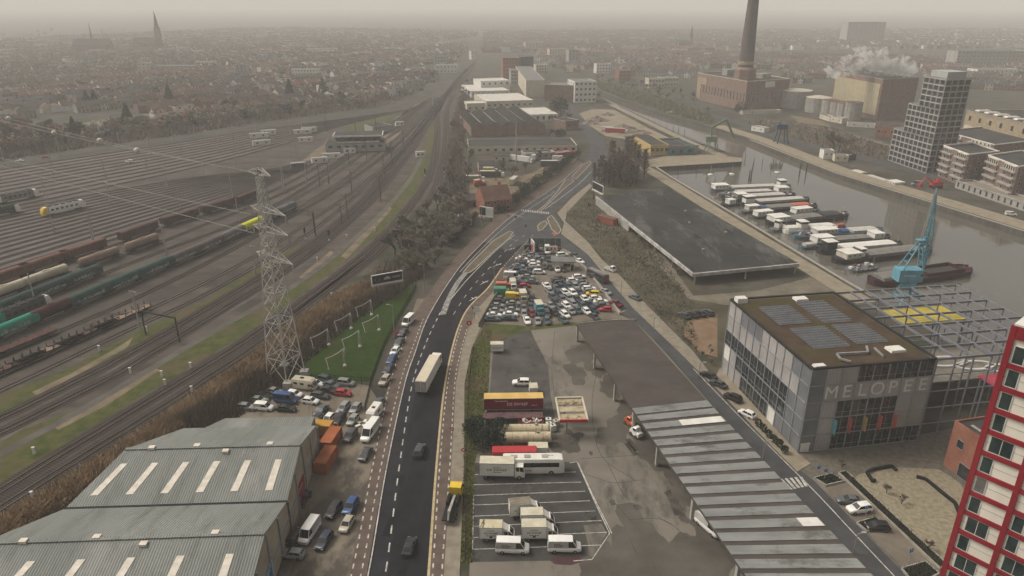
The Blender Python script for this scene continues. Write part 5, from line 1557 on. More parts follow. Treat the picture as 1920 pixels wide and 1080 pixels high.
for k,(px,py)in enumerate(((987,818),(990,833))):
 x,y=G(px,py)
 t=thing('fuel_tank',('farther' if k==0 else 'nearer')+' cream rust-streaked fuel tank lying in the depot','fuel tank',(x,y,0),R(1),'pair of cream fuel tanks')
 mt=mat('cream_tank',(0.40,0.34,0.22),.7,scale=.5,col2=(0.50,0.43,0.30))if k==0 else MATS['cream_tank']
 if k==0:overlay(mt,(0.16,0.11,0.05),.8,(.55,.66),stretch=(2,1,.2))
 mb=MB();mb.tube((-4.6,0,1.7),(4.6,0,1.7),1.15,n=20);mb.tube((4.6,0,1.7),(4.85,0,1.7),1.1,.6,n=20);mb.tube((-4.85,0,1.7),(-4.6,0,1.7),.6,1.1,n=20);mb.build('shell',mt,t,smooth=40)
 for xx in(-3.2,0,3.2):
  mb=MB();mb.box((xx,0,.4),(.4,1.8,.8));mb.build('saddle',M_concw,t)
  mb=MB()
  for i in range(16):
   a,b=6.2832*i/16,6.2832*(i+1)/16
   mb.bar((xx,1.17*math.cos(a),1.7+1.17*math.sin(a)),(xx,1.17*math.cos(b),1.7+1.17*math.sin(b)),.12,.05)
  mb.build('tank_band',M_concw,t)
 mb=MB();mb.tube((2,0,2.8),(2,0,3.2),.3,n=10);mb.build('manhole',M_concw,t)
x,y=G(1070,800)
t=thing('fuel_canopy','open cream frame canopy with rusty sheets and red edge over the pumps','fuel canopy',(x,y,0),R(2))
zc=4.4
for s in(-1,1):
 mb=MB();mb.bar((s*2.9,-4.6,zc),(s*2.9,4.6,zc),.35,.5);mb.build('edge_beam',M_cream,t)
mb=MB();mb.bar((-2.9,4.6,zc),(2.9,4.6,zc),.35,.5);mb.build('edge_beam',M_cream,t)
mb=MB();mb.bar((-2.9,-4.6,zc),(2.9,-4.6,zc),.3,.6);mb.build('edge_beam',paint('red'),t)
for i in range(3):
 mb=MB();mb.box((0,-3.0+3*i,zc-.05),(5.4,2.1,.12));mb.build('roof_sheet',overlay(mat('rusty_sheet',(0.30,0.25,0.16),.8,scale=.6,col2=(0.42,0.36,0.25)),(0.12,0.07,0.03),.7,(.5,.62))if i==0 else MATS['rusty_sheet'],t)
for yy in(-2.5,2.5):mb=MB();mb.box((-1.2,yy,zc/2),(.4,.4,zc));mb.build('column',M_concw,t)
for k,(px,py,c)in enumerate(((1028,795,M_vwhite),(1029,803,M_vwhite),(1036,807,M_vwhite),(1042,798,M_cream))):
 x,y=G(px,py)
 t=thing('fluid_container','white caged fluid container by the fuel pumps, %s from the left'%ordw(k),'container',(x,y,0),.2*k,'caged containers by the fuel pumps')
 mb=MB();mb.box((0,0,.75),(1.2,1.1,1.2),taper=.97);mb.build('tank_body',c,t)
 mb=MB()
 for s in(-1,1):
  for q_ in(-1,1):mb.bar((s*.62,q_*.57,.1),(s*.62,q_*.57,1.4),.06)
  mb.bar((s*.62,-.57,1.38),(s*.62,.57,1.38),.06);mb.bar((-.62,s*.57,1.38),(.62,s*.57,1.38),.06)
 mb.box((0,0,.07),(1.25,1.15,.14));mb.build('cage',M_alu,t)
 mb=MB();mb.tube((0,0,1.35),(0,0,1.47),.2,n=10);mb.build('cap',M_black,t)
for k,(px,py,c,lb)in enumerate(((1187,783,'orange','orange machine poking out under the depot canopy edge'),(1198,803,'white','white cabinet poking out under the depot canopy edge'))):
 x,y=G(px-6,py+14)
 t=thing('yard_machine',lb,'machine',(x,y,0),R(-60))
 mb=MB();mb.loft([[(xx,-.7,.4),(xx,.7,.4),(xx,.7,z1),(xx,.5,z1+.15),(xx,-.5,z1+.15),(xx,-.7,z1)]for xx,z1 in((-1.3,1.2),(-.2,2.2),(.6,2.2),(.9,1.4),(1.5,1.2))]);mb.build('body',paint(c),t)
 mb=MB();mb.box((.2,0,1.8),(.9,1.42,.6));mb.build('window',M_cglass,t)
 wheels(t,(-.8,.9),.68,.4,.25)
def at_track(T,px,py):
 """nearest point and heading on a track to a photo point"""
 p=Vector(G(px,py))
 best=None
 for a,b in zip(T,T[1:]):
  d=b-a
  t_=max(0,min(1,(p-a).dot(d)/d.length_squared))
  q_=a+d*t_
  e=(p-q_).length
  if best is None or e<best[0]:best=(e,q_,math.degrees(math.atan2(d.y,d.x)))
 return best[1],best[2]
WPAINT={'green':((0.014,0.05,0.042),(0.03,0.075,0.06)),'bright green':((0.012,0.17,0.115),(0.03,0.22,0.15)),'dark green':((0.016,0.04,0.038),(0.028,0.055,0.05)),'grey':((0.10,0.10,0.10),(0.15,0.15,0.145)),'maroon':((0.05,0.018,0.016),(0.075,0.03,0.026)),'brown':((0.045,0.025,0.022),(0.085,0.045,0.036)),'rust':((0.09,0.04,0.03),(0.13,0.06,0.045)),'beige':((0.36,0.32,0.23),(0.46,0.41,0.31)),'tan':((0.17,0.115,0.085),(0.24,0.17,0.13)),'yellow':((0.50,0.50,0.02),(0.58,0.58,0.04)),'brownish grey':((0.08,0.065,0.055),(0.12,0.10,0.09))}
def wpaint(c):
 a,b=WPAINT[c]
 m_=mat('wagon_'+c.replace(' ','_'),a,.75,scale=.35,col2=b,detail=8)
 return m_
M_graf=mat('graffiti',(0.30,0.32,0.31),.8,scale=.9,col2=(0.10,0.16,0.16),thr=(.45,.55))
M_bogie=mat('bogie_black',(0.02,0.018,0.017),.85)
BOG=None
def under(t,L):
 global BOG
 if BOG is None:
  mb=MB()
  for s in(-1,1):
   mb.box((0,s*.95,.55),(2.6,.18,.35))
   for x in(-.9,.9):mb.tube((x,s*.65,.46),(x,s*.80,.46),.44,n=12)
  mb.box((0,0,.6),(.5,2,.3))
  BOG=mb.mesh('bogie',M_bogie)
 for s in(-1,1):obj('bogie',BOG,t,(s*L*.34,0,.18))
 mb=MB();mb.box((0,0,1.12),(L-.3,2.3,.28))
 for s in(-1,1):
  for y in(-.85,.85):mb.tube((s*(L/2-.15),y,1.1),(s*(L/2+.28),y,1.1),.17,n=8)
 mb.build('underframe',M_bogie,t)
WCNT={}
WMESH={}
def half_round(L,R_,zc,squash=1.0,n=10,full=False):
 mb=MB()
 rings=[]
 for x,k in((-L/2,.0),(-L/2,.93),(-L/2+.12,1),(L/2-.12,1),(L/2,.93),(L/2,.0))if not full else((-L/2,.05),(-L/2+.08,.55),(-L/2+.3,.85),(-L/2+.6,1),(L/2-.6,1),(L/2-.3,.85),(L/2-.08,.55),(L/2,.05)):
  r_=[]
  if full:
   for i in range(n*2):a=6.2832*i/(n*2);r_.append((x,R_*k*math.cos(a),zc+R_*k*math.sin(a)))
  else:
   k=max(k,.02)
   for i in range(n+1):a=math.pi*i/n;r_.append((x,R_*k*math.cos(a)**1*(1),zc+R_*.85*k*math.sin(a)))
   r_=[(x,R_*k,zc-1.5*k)]+r_+[(x,-R_*k,zc-1.5*k)]
  rings.append(r_)
 mb.loft(rings)
 return mb
def wagon(T,px,py,kind,colour,L,label,group):
 p,h=at_track(TR[T],px,py)
 t=thing({'tank':'tank_wagon','tarp':'covered_wagon','box':'box_wagon','flat':'flat_wagon'}[kind],label,'railway wagon',(p.x,p.y,.1),R(h),group)
 under(t,L)
 m_=wpaint(colour)
 if kind=='tank':
  half_round(L-.8,1.42,2.75,full=True).build('tank',m_,t,smooth=35)
  mb=MB();mb.tube((0,0,4.1),(0,0,4.4),.35,n=12);mb.box((0,0,4.22),(3.0,.7,.05));mb.build('hatch',m_,t)
  mb=MB()
  for s in(-1,1):mb.bar((-L/2+.6,s*.5,1.2),(-L/2+.6,s*.5,4.0),.06)
  for z in range(6):mb.bar((-L/2+.6,-.5,1.5+.42*z),(-L/2+.6,.5,1.5+.42*z),.05)
  mb.build('ladder',M_bogie,t)
 elif kind=='tarp':
  half_round(L-.5,1.45,2.85).build('cover',m_,t,smooth=35)
  for s in(-1,1):
   mb=MB();mb.box((s*(L/2-.3),0,2.3),(.14,2.95,2.2));mb.box((s*(L/2-.3),0,3.5),(.14,2.2,.8));mb.build('end_wall',m_,t)
  for s in(-1,1):
   mb=MB()
   a=random.Random(int(abs(px*7+s)))
   n=9
   x0=-L*.36
   for i in range(n):
    hh=a.uniform(.5,1.15)
    mb.box((x0+L*.66*i/n+.4,s*1.455,1.6+hh/2),(L*.66/n*a.uniform(.7,1.0),.02,hh))
   mb.build('graffiti',M_graf,t)
 elif kind=='box':
  mb=MB();mb.loft([[(x,-1.4,1.2),(x,1.4,1.2),(x,1.4,3.7),(x,1.0,4.05),(x,-1.0,4.05),(x,-1.4,3.7)]for x in(-L/2+.1,L/2-.1)])
  mb.build('body',m_,t)
  mb=MB()
  n=int(L/1.5)
  for i in range(n+1):
   x=-L/2+.15+(L-.3)*i/n
   for s in(-1,1):mb.box((x,s*1.43,2.4),(.12,.08,2.4))
  mb.build('side_rib',m_,t)
  for s in(-1,1):mb=MB();mb.box((0,s*1.44,2.4),(2.6,.07,2.2));mb.build('sliding_door',m_,t)
 else:
  mb=MB();mb.box((0,0,1.32),(L-.2,2.6,.12));mb.build('deck',m_,t)
  mb=MB()
  n=int(L/2.2)
  for i in range(n+1):
   x=-L/2+.4+(L-.8)*i/n
   for s in(-1,1):mb.bar((x,s*1.25,1.3),(x,s*1.3,2.5 if label.count('stanchion')else 1.7),.14)
  mb.build('stanchion',M_bogie,t)
  if 'stanchion' in label:
   mb=MB()
   for i in range(0,n,2):
    x=-L/2+.4+(L-.8)*(i+.5)/n
    mb.bar((x-1,-1.2,1.4),(x+.8,1.2,2.1),.2);mb.bar((x-.9,1.2,1.4),(x+.9,-1.2,2.1),.2)
   mb.build('bolster',M_bogie,t)
 return t
g1='wagons of the long goods train nearest the main line'
for px,py,k,c,L,lb in((28,627,'tarp','bright green',15,'bright green covered wagon at the lower left picture edge'),(98,596,'tank','maroon',14,'maroon rounded wagon between the bright green and dark green ones'),(172,565,'tarp','green',15,'green covered wagon with big pale graffiti, right behind the maroon one'),(236,538,'tarp','green',15,'dark green covered wagon third after the maroon wagon'),(296,512,'tarp','green',15,'dark green covered wagon in the middle of the front train'),(348,489,'tarp','brownish grey',15,'brownish covered wagon with colourful graffiti in the front train'),(396,468,'tarp','brownish grey',15,'brownish covered wagon two ahead of the neon yellow one'),(437,449,'tarp','grey',14,'grey covered wagon touching the neon yellow wagon'),(474,431,'tarp','yellow',14,'neon yellow covered wagon beside the pylon'),(508,415,'tarp','brownish grey',13,'brownish wagon half hidden behind the pylon lattice'),(538,400,'tarp','grey',12,'blue grey wagon at the far end of the front train')):
 wagon('B',px,py,k,c,L,lb,g1)
g2='wagons of the second green train'
for px,py,k,c,L,lb in((160,530,'tarp','dark green',15,'dark green covered wagon at the head of the second train'),(102,553,'tarp','dark green',15,'dark green graffitied wagon behind the head wagon of the second train'),(35,580,'tarp','dark green',15,'dark green wagon at the left picture edge in the second train')):
 wagon('A2',px,py,k,c,L,lb,g2)
g3='tank wagons beside the brown box wagons'
for px,py,k,c,L,lb in((10,560,'tank','beige',15,'short visible end of a beige tank wagon at the left edge'),(90,530,'tank','beige',16,'pale beige tank wagon between green wagons and brown box wagons'),(188,494,'tank','tan',16,'tan tank wagon with rusty streaks in the middle'),(268,466,'tank','tan',15,'rusty tan tank wagon at the right end of its row')):
 wagon('A',px,py,k,c,L,lb,g3)
g4='long row of brown box wagons'
for k,(px,py)in enumerate(((12,531),(88,504),(160,479),(262,443),(340,417),(410,395),(466,377))):
 wagon('BX',px,py,'box','rust' if k<3 else 'brown',17.5,('rusty' if k<3 else 'dark brown')+' box wagon, %s from the left in the long brown row'%ordw(k),g4)
g5='empty flat wagons in front of the goods train'
for k,(px,py)in enumerate(((20,695),(95,661),(165,630),(232,601))):
 wagon('F1',px,py,'flat','tan' if k%2 else 'brown',18,'empty brown flat wagon with stanchions, %s from the left in its row'%ordw(k),g5)
wagon('F0',45,650,'flat','maroon',18,'low reddish empty flat wagon ending beside the bright green wagon',g5)
wagon('F0',-60,700,'flat','maroon',18,'second reddish empty flat wagon at the left picture edge',g5)
def loco(p,h,label,main,nose,L=18.5):
 t=thing('electric_locomotive',label,'locomotive',(p[0],p[1],.1),R(h))
 under(t,L-1)
 mb=MB()
 prof=lambda x,k,zt:[(x,-1.45*k,.95),(x,1.45*k,.95),(x,1.48*k,1.3),(x,1.48*k,zt-.7),(x,1.1*k,zt),(x,-1.1*k,zt),(x,-1.48*k,zt-.7),(x,-1.48*k,1.3)]
 mb.loft([prof(-L/2+2.3,1,3.9),prof(L/2-2.3,1,3.9)])
 mb.build('body',main,t,smooth=35)
 for s in(-1,1):
  mb=MB();mb.loft([prof(s*(L/2-2.3),1.005,3.92),prof(s*(L/2-.9),.98,3.8),prof(s*(L/2-.2),.86,2.6),prof(s*(L/2),.8,2.0)][::s]);o=mb.build('cab',nose if s<0 else M_vwhite,t,smooth=35)
  mb=MB();mb.add([(s*(L/2-.28),-1.05,2.65),(s*(L/2-.28),1.05,2.65),(s*(L/2-.86),1.1,3.6),(s*(L/2-.86),-1.1,3.6)],[(0,1,2,3),(3,2,1,0)]);mb.build('windscreen',M_cglass,o)
 mb=MB()
 for i in range(5):mb.box((-5.6+2.8*i,0,4.0),(2.2,1.9,.3))
 mb.build('roof_gear',M_black,t)
 mb=MB()
 for x in(-4.6,4.6):
  mb.bar((x-1,0,4.2),(x+1,0,4.7),.08);mb.bar((x+.8,-.8,4.7),(x+.8,.8,4.7),.08)
 mb.build('pantograph',M_bogie,t)
 for s in(-1,1):
  mb=MB()
  for i in range(6):mb.box((-5.2+2.05*i,s*1.49,2.5),(1.1,.03,.8))
  mb.build('side_grille',M_black,t)
E_=lambda k:FAN[k]
def fan_at(px,py):
 best=None
 for T in FAN:
  q_,h=at_track(T,px,py)
  e=(q_-Vector(G(px,py))).length
  if best is None or e<best[0]:best=(e,q_,h)
 return best[1],best[2]
M_yn=paint('yellow')
p,h=fan_at(116,397);loco(p,h,'white electric locomotive with a yellow and red nose alone in the yard',M_vwhite,M_yn)
p,h=fan_at(28,375);loco(p,h,'grey electric locomotive with white cab at the left edge of the yard',mat('loco_grey',(0.17,0.165,0.15),.6),M_vwhite)
p,h=fan_at(-4,404);loco(p,h,'dark green locomotive mostly cut off by the left picture edge',wpaint('dark green'),wpaint('dark green'),16)
p,h=at_track(TR['B2'],42,592);loco(p,h,'grey locomotive with a bright green cab between the two green trains',mat('loco_dark',(0.05,0.052,0.05),.7),wpaint('bright green'),17)
p,h=at_track(TR['B2'],20,603)
# ------ masts, signals, portals in the yard
M_mast=mat('mast_concrete',(0.26,0.25,0.235),.85,scale=.6,col2=(0.34,0.33,0.31))
M_mastd=mat('mast_rusty',(0.05,0.042,0.038),.85)
mk=MB();mk.tube((0,0,0),(0,0,1),1,.6,n=8)
pole_me=mk.mesh('pole',M_mast)
def pole(t,h,r,m_=None,name='pole'):
 o=obj(name,pole_me,t);o.scale=(r,r,h)
 if m_:setm(o,m_)
 return o
def place_px(px,py):return(*G(px,py),0)
masts=[(102,437,382),(177,453,402),(85,368,325),(207,384,340),(200,338,297),(175,458,404),(313,480,420),(340,402,353),(448,415,372),(313,352,313),(436,370,328),(70,580,512),(262,615,545),(534,362,310),(100,326,286),(10,313,276),(113,293,257),(226,280,248),(283,292,257),(325,268,237),(276,317,282),(345,303,272),(382,329,298),(410,285,247),(440,277,238),(367,262,230),(443,312,274),(480,254,221),(545,252,217),(566,247,215),(612,247,212),(590,437,400),(592,442,395),(480,515,460),(652,411,362),(617,345,300),(655,310,272),(575,345,300),(600,350,310),(530,352,310),(560,300,262),(548,308,278),(668,262,228),(706,252,220),(714,378,330),(660,362,320),(641,420,380),(688,300,262),(735,305,264),(757,278,243),(768,212,155),(812,200,170),(850,178,150),(720,330,290)]
mp_=[]
for k,(px,yb,yt)in enumerate(masts):
 x,y=G(px,yb)
 hgt=max(6.5,min(24,top_z(y,yt)))
 dark=px>575 and yb>240
 t=thing('catenary_mast','m','mast',(x,y,0),0,'masts standing between the yard tracks')
 o=pole(t,hgt,.26 if not dark else .22,M_mastd if dark else None)
 p,h=fan_at(px,yb)
 mb=MB()
 a=R(h+90)
 d=Vector((math.cos(a),math.sin(a)))
 if k%3==0:mb.bar((-d.x*1.2,-d.y*1.2,hgt-.3),(d.x*1.2,d.y*1.2,hgt-.3),.16,.22);mb.build('lamp_arm',M_mast,t)
 elif dark:mb.bar((0,0,hgt-1),(d.x*3,d.y*3,hgt-.6),.12);mb.bar((0,0,hgt-2.2),(d.x*2.9,d.y*2.9,hgt-.7),.09);mb.build('bracket',M_mastd,t)
 mp_.append((y,t,dark))
for dark in(0,1):
 for i,(y,t,dk)in enumerate(sorted((m_ for m_ in mp_ if m_[2]==bool(dark)),key=lambda q_:q_[0])):
  t['label']=('dark steel mast in the rail throat, %s nearest of the dark ones' if dark else 'pale concrete mast in the rail yard, %s nearest of the pale ones')%ordw(i)
a,b=Vector((*G(274,628),0)),Vector((*G(337,642),0))
t=thing('catenary_portal','dark steel portal frame spanning the tracks beside the flat wagons','portal frame',a)
d=b-a
hgt=top_z(a.y,583)
mb=MB();mb.bar((0,0,0),(0,0,hgt),.3);mb.build('leg',M_mastd,t)
mb=MB();mb.bar((d.x,d.y,0),(d.x,d.y,hgt),.3);mb.build('leg',M_mastd,t)
mb=MB();mb.bar((0,0,hgt),(d.x,d.y,hgt),.3,.45);mb.build('cross_beam',M_mastd,t)
for k,(px,yb,yt,lb)in enumerate(((573,452,425,'dark railway signal beside the second main tracks, left one of the pair'),(618,455,430,'dark railway signal beside the second main tracks, right one of the pair'),(797,333,316,'dark railway signal on the grass bank left of the main line'),(833,326,313,'dark railway signal to the right of the main line'))):
 x,y=G(px,yb)
 hgt=top_z(y,yt)
 t=thing('railway_signal',lb,'signal',(x,y,0))
 pole(t,hgt*.75,.12,M_mastd)
 mb=MB();mb.box((0,0,hgt*.75),(.7,.35,2.0));mb.build('signal_head',M_black,t)
 mb=MB();mb.box((0,0,1.1),(.5,.4,.7));mb.build('relay_box',M_whitewall,t)
mk_px=[(65,851),(245,700),(304,706),(310,722),(187,658),(595,490),(650,447),(703,434),(62,935),(358,690),(622,558),(360,735),(275,622)]
for i,(px,py)in enumerate(sorted(mk_px,key=lambda q_:-q_[1])):
 x,y=G(px,py)
 mb=MB();mb.box((0,0,.75),(.5,.35,1.5),taper=.85);mb.box((0,0,1.55),(.6,.45,.12))
 tag(mb.build('track_cabinet',M_whitewall,None,(x,y,0)),'small white trackside cabinet, %s nearest along the main tracks'%ordw(i),'cabinet','white trackside cabinets')
x,y=G(668,282)
c_,s_n=math.cos(R(18)),math.sin(R(18))
t=thing('control_building','low yard control building with a dark glazed upper room between two white bands','control building',(x,y,0),R(8))
mb=MB();mb.box((0,4,2.6),(36,16,5.2));mb.build('wall',M_concw,t)
for i in range(7):obj('window',win_mesh(2.6,1.6),t,(-15+5*i,-4.03,3.2),0)
mb=MB();mb.box((2,2,6.0),(25,13,1.0));mb.build('white_band',M_whitewall,t)
mb=MB();mb.box((2,2,7.9),(26,13.6,2.8),taper=1.06);mb.build('glazing',M_glass,t)
mb=MB();mb.box((2,2,9.7),(30,16,.9));mb.build('roof_band',M_whitewall,t)
mb=MB();mb.box((2,2,10.2),(29,15,.12));mb.build('roof',M_darkroof,t)
mb=MB();mb.box((0,4,5.3),(35.4,15.4,.12));mb.build('terrace_roof',M_darkroof,t)
flat_building('yard_shed','flat grey shed behind the yard control building','shed',rect_from(G(700,250),G(736,246),14),4.5,M_concw)
for k,(px,py,L,lb)in enumerate(((486,258,12,'white site cabin at the top of the yard, leftmost of the upper pair'),(504,252,10,'white site cabin at the top of the yard, rightmost of the upper pair'),(491,272,11,'cream site cabin below the pair of white cabins'),(568,251,12,'pale cabin beside the upper yard road, left one'),(580,247,10,'pale cabin beside the upper yard road, right one'),(573,266,9,'white cabin right below the two pale cabins'),(600,305,9,'beige cabin on the service island beside the yard road'),(622,297,10,'white cabin on the service island, right of the beige one'),(560,315,8,'dark cabin with white roof at the left tip of the service island'),(656,287,7,'small white hut in front of the yard control building'),(749,236,6,'small pale hut on the grass bank of the rail throat'),(788,294,5,'small white relay hut on the grass left of the main line'))):
 x,y=G(px,py)
 mb=MB();mb.box((0,0,1.5),(L,3,3));mb.box((0,0,3.05),(L+.3,3.3,.14),mi=1)
 t=thing('site_cabin',lb,'cabin',(x,y,0),R(12+(k*37)%15),'small cabins around the rail yard')
 mb.build('wall',[M_whitewall if k!=8 else paint('teal grey'),M_concw],t)
 for i in range(2):obj('window',win_mesh(1.2,1.0),t,(-L*.25+L*.5*i,-1.53,1.7),0)
feet=[Vector(G(503.5,716)),Vector(G(541,728)),Vector(G(572,706)),Vector(G(534,695))]
pc=sum(feet,Vector((0,0)))/4
M_pyl=mat('pylon_steel',(0.36,0.345,0.315),.6,scale=.5,col2=(0.46,0.44,0.405))
HP=top_z(pc.y,328)
t=thing('power_pylon','tall grey lattice power pylon standing between the lawn and the shrubs','pylon',(pc.x,pc.y,0))
ax=((feet[1]-feet[0]).normalized()+(feet[2]-feet[3]).normalized()).normalized()
ay=Vector((-ax.y,ax.x))
hb=((feet[1]-feet[0]).length+(feet[2]-feet[3]).length)/4
hb2=((feet[2]-feet[1]).length+(feet[3]-feet[0]).length)/4
hb=(hb+hb2)/2
def hw(z):
 f=z/HP
 return hb+(1.35-hb)*min(1,f/.64)if f<.64 else 1.35+(.55-1.35)*(f-.64)/.36
def cor(k,z):
 s=((-1,-1),(1,-1),(1,1),(-1,1))[k]
 w_=hw(z)
 q_=ax*s[0]*w_+ay*s[1]*w_
 return Vector((q_.x,q_.y,z))
lv=[1.2]
while lv[-1]<HP-1:lv.append(min(HP,lv[-1]+max(1.5,hw(lv[-1])*1.75)))
legs=MB();brac=MB()
for k in range(4):
 legs_k=MB()
 for a,b in zip(lv,lv[1:]):legs_k.bar(cor(k,a),cor(k,b),.24 if a<HP*.6 else .16)
 legs_k.build('leg',M_pyl,t)
for k in range(4):
 brac=MB()
 for i,(a,b)in enumerate(zip(lv,lv[1:])):
  k2=(k+1)%4
  brac.bar(cor(k,a),cor(k2,b),.10);brac.bar(cor(k2,a),cor(k,b),.10)
  if i%2==0 or a>HP*.6:brac.bar(cor(k,b),cor(k2,b),.09)
  if a<HP*.35:
   m1=(cor(k,a)+cor(k2,b))/2;mm=(cor(k,b)+cor(k2,b))/2
   brac.bar(m1,mm,.08)
 brac.build('bracing',M_pyl,t)
adir=Vector((.78,-.62))
for(yt,LL,LR)in((326,4.2,4.2),(394,5.2,8.0),(430,5.2,8.0),(482,5.6,8.4)):
 z=top_z(pc.y,yt)
 for s,ln in((-1,LL),(1,LR)):
  mb=MB()
  tip=Vector((adir.x*s*ln,adir.y*s*ln,z+.1))
  w_=hw(z)
  base=[Vector((ay.x*q_*w_+adir.x*s*w_,ay.y*q_*w_+adir.y*s*w_,z+dz))for q_ in(-1,1)for dz in(-.1,1.3)]
  for q_ in base:mb.bar(q_,tip,.13)
  for f in(.25,.5,.75):
   pts=[q_.lerp(tip,f)for q_ in base]
   for i,j in((0,1),(2,3),(0,2),(1,3),(0,3)):mb.bar(pts[i],pts[j],.09)
  mb.build('cross_arm',M_pyl,t)
  if yt>330:
   ib=MB();ib.tube(tip,tip-Vector((0,0,1.9)),.16,n=6);ib.build('insulator',M_concw,t)
for i,f in enumerate(feet):
 mb=MB();mb.box((f.x-pc.x,f.y-pc.y,.9),(2.1,2.1,1.8),taper=.92);mb.build('foundation',M_concw,t)
zt=top_z(pc.y,326)
ends=[]
for k,(yt,s,ln)in enumerate(((326,-1,4.2),(326,1,4.2),(394,-1,5.2),(430,-1,5.2))):
 z=top_z(pc.y,yt)
 a=Vector((pc.x+adir.x*s*ln,pc.y+adir.y*s*ln,z-(1.9 if yt>330 else 0)))
 far=Vector((-330-18*k,pc.y+205+25*(k%2),z+4))
 mb=MB()
 N=28
 pts=[]
 for i in range(N+1):
  f=i/N
  q_=a.lerp(far,f);q_.z-=9*4*f*(1-f)*.35
  pts.append(q_)
 for p_,q_ in zip(pts,pts[1:]):mb.tube(p_,q_,.085,n=4)
 o=mb.build('power_line',M_steel)
 tag(o,('upper left','upper right','middle','lowest')[k]+' overhead power line leaving the pylon to the left','power line','power lines leaving the pylon')
 if k<2:
  for i in((4,8,13,18)if k==0 else(6,11)):
   sp=MB();r_=.75
   sp.lathe([(r_*math.sin(math.pi*j/6)+.01,-r_*math.cos(math.pi*j/6))for j in range(7)],(0,0,0),10)
   tag(sp.build('marker_ball',mat('marker_white',(0.55,0.5,0.46),.5),None,pts[i],smooth=True),'pale marker ball on the %s power line, %s out from the pylon'%(('upper left','upper right')[k],ordw({4:0,8:1,13:2,18:3,6:0,11:1}[i])),'marker ball','marker balls on the power lines')
def street_lamp(px,yb,yt,label,arm=(-1.4,0),group='street lamps along the roads',m_=None,r=.13):
 x,y=G(px,yb)
 hgt=max(4,min(26,top_z(y,yt)))
 t=thing('street_lamp',label,'street lamp',(x,y,.1),0,group)
 pole(t,hgt,r,m_ or M_steel)
 mb=MB();mb.bar((0,0,hgt-.05),(arm[0],arm[1],hgt+.15),.09);mb.build('arm',m_ or M_steel,t)
 mb=MB();mb.box((arm[0],arm[1],hgt+.14),(.75,.35,.14));mb.build('lamp_head',M_concw,t)
lamps=[(797,549,497,'tall street lamp on the left pavement beside the bare grove'),(740,634,573,'tall lamp at the lawn fence near the white vans'),(1123,472,431,'street lamp at the edge of the scrubland opposite the car lot'),(903,428,377,'street lamp in front of the gabled house with posters'),(965,497,450,'street lamp at the apex of the used car lot'),(927,535,503,'street lamp along the left wall of the used car lot'),(1164,552,538,'curved lamp by the side street bus'),(1225,620,605,'lamp above the brown canopy roof on the side street'),(1430,860,842,'lamp between the striped canopy and the cobbled square'),(1600,1038,1003,'lamp nearest the camera on the side street'),(1005,385,370,'small lamp beside the gabled house roof'),(1034,400,360,'slim pole in the middle of the junction'),(1063,405,388,'slim pole at the red road surface'),(1082,360,340,'slim lamp beyond the zebra crossing'),(1310,709,690,'lamp at the planting bed beside the music school kerb'),(700,1062-20,1000,'x')]
for px,yb,yt,lb in lamps[:-1]:street_lamp(px,yb,yt,lb,(-1.3 if px<1000 else 1.1,.2))
street_lamp(968,318,222,'tall telecom pole beyond the junction works yard',(0,0),'tall masts',M_mast,.45)
x,y=G(986,437)
t=thing('signal_gantry','curved traffic light gantry arching over the junction','traffic light',(x,y,.1))
mb=MB();pts=[(0,0,0),(0,0,5),(-1.2,.5,6.2),(-4,1.5,6.8),(-7.5,3,6.9)]
for p_,q_ in zip(pts,pts[1:]):mb.tube(p_,q_,.16,.13)
mb.build('post',paint('yellow')if 0 else M_steel,t)
for q_ in((-7,2.8,6.3),(-4,1.5,6.2),(0,-.2,3)):
 mb=MB();mb.box(q_,(.4,.4,1.1));mb.build('signal_head',M_black,t)
for k,(px,yb,yt)in enumerate(((581,800,755),(587,789,744))):
 x,y=G(px,yb)
 t=thing('flagpole',('left' if k==0 else 'right')+' one of two white flagpoles at the warehouse corner','flagpole',(x,y,0),0,'white flagpoles')
 pole(t,min(11,top_z(y,yt)),.10,M_whitewall)
 mb=MB();mb.lathe([(.02,0),(.16,.12),(.02,.24)],(0,0,min(11,top_z(y,yt))-.05),8);mb.build('finial',M_concw,t)
def billboard(px0,yb0,px1,yb1,yt,label,face=(0.02,0.022,0.025),words=None,legs=2,z0=None,H=None):
 a,b=Vector(G(px0,yb0)),Vector(G(px1,yb1))
 d=b-a
 L=d.length
 m_=(a+b)/2
 t=thing('billboard',label,'billboard',(m_.x,m_.y,0),math.atan2(d.y,d.x))
 H=H or 3.4
 z0=z0 if z0 is not None else 3
 mb=MB();mb.box((0,0,z0+H/2),(L,.35,H));mb.build('frame',M_whitewall,t)
 for s in(-1,1):
  mb=MB();mb.box((0,s*.19,z0+H/2+.15),(L-.5,.05,H-.7));mb.build('poster',mat('poster_%d'%int(sum(face)*1000),face,.4),t)
 mb=MB();mb.box((0,-.35,z0-.12),(L,.8,.12));mb.build('walkway',M_concw,t)
 for i in range(legs):
  mb=MB();mb.bar((-L*.35+L*.7*i/max(1,legs-1),0,0),(-L*.35+L*.7*i/max(1,legs-1),0,z0),.3);mb.build('leg',M_mastd,t)
 return t,L,z0,H
t,L,z0,H=billboard(699,560,757,549,0,'tilted black and white billboard facing the main road from the shrubs',z0=4.2,H=3.4)
mb=MB()
for i in range(14):
 a,b=6.2832*i/14,6.2832*(i+1)/14
 mb.bar((-L*.32+.75*math.cos(a),-.225,z0+H*.55+.75*math.sin(a)),(-L*.32+.75*math.cos(b),-.225,z0+H*.55+.75*math.sin(b)),.12,.03)
mb.build('printed_ring',M_concw,t)
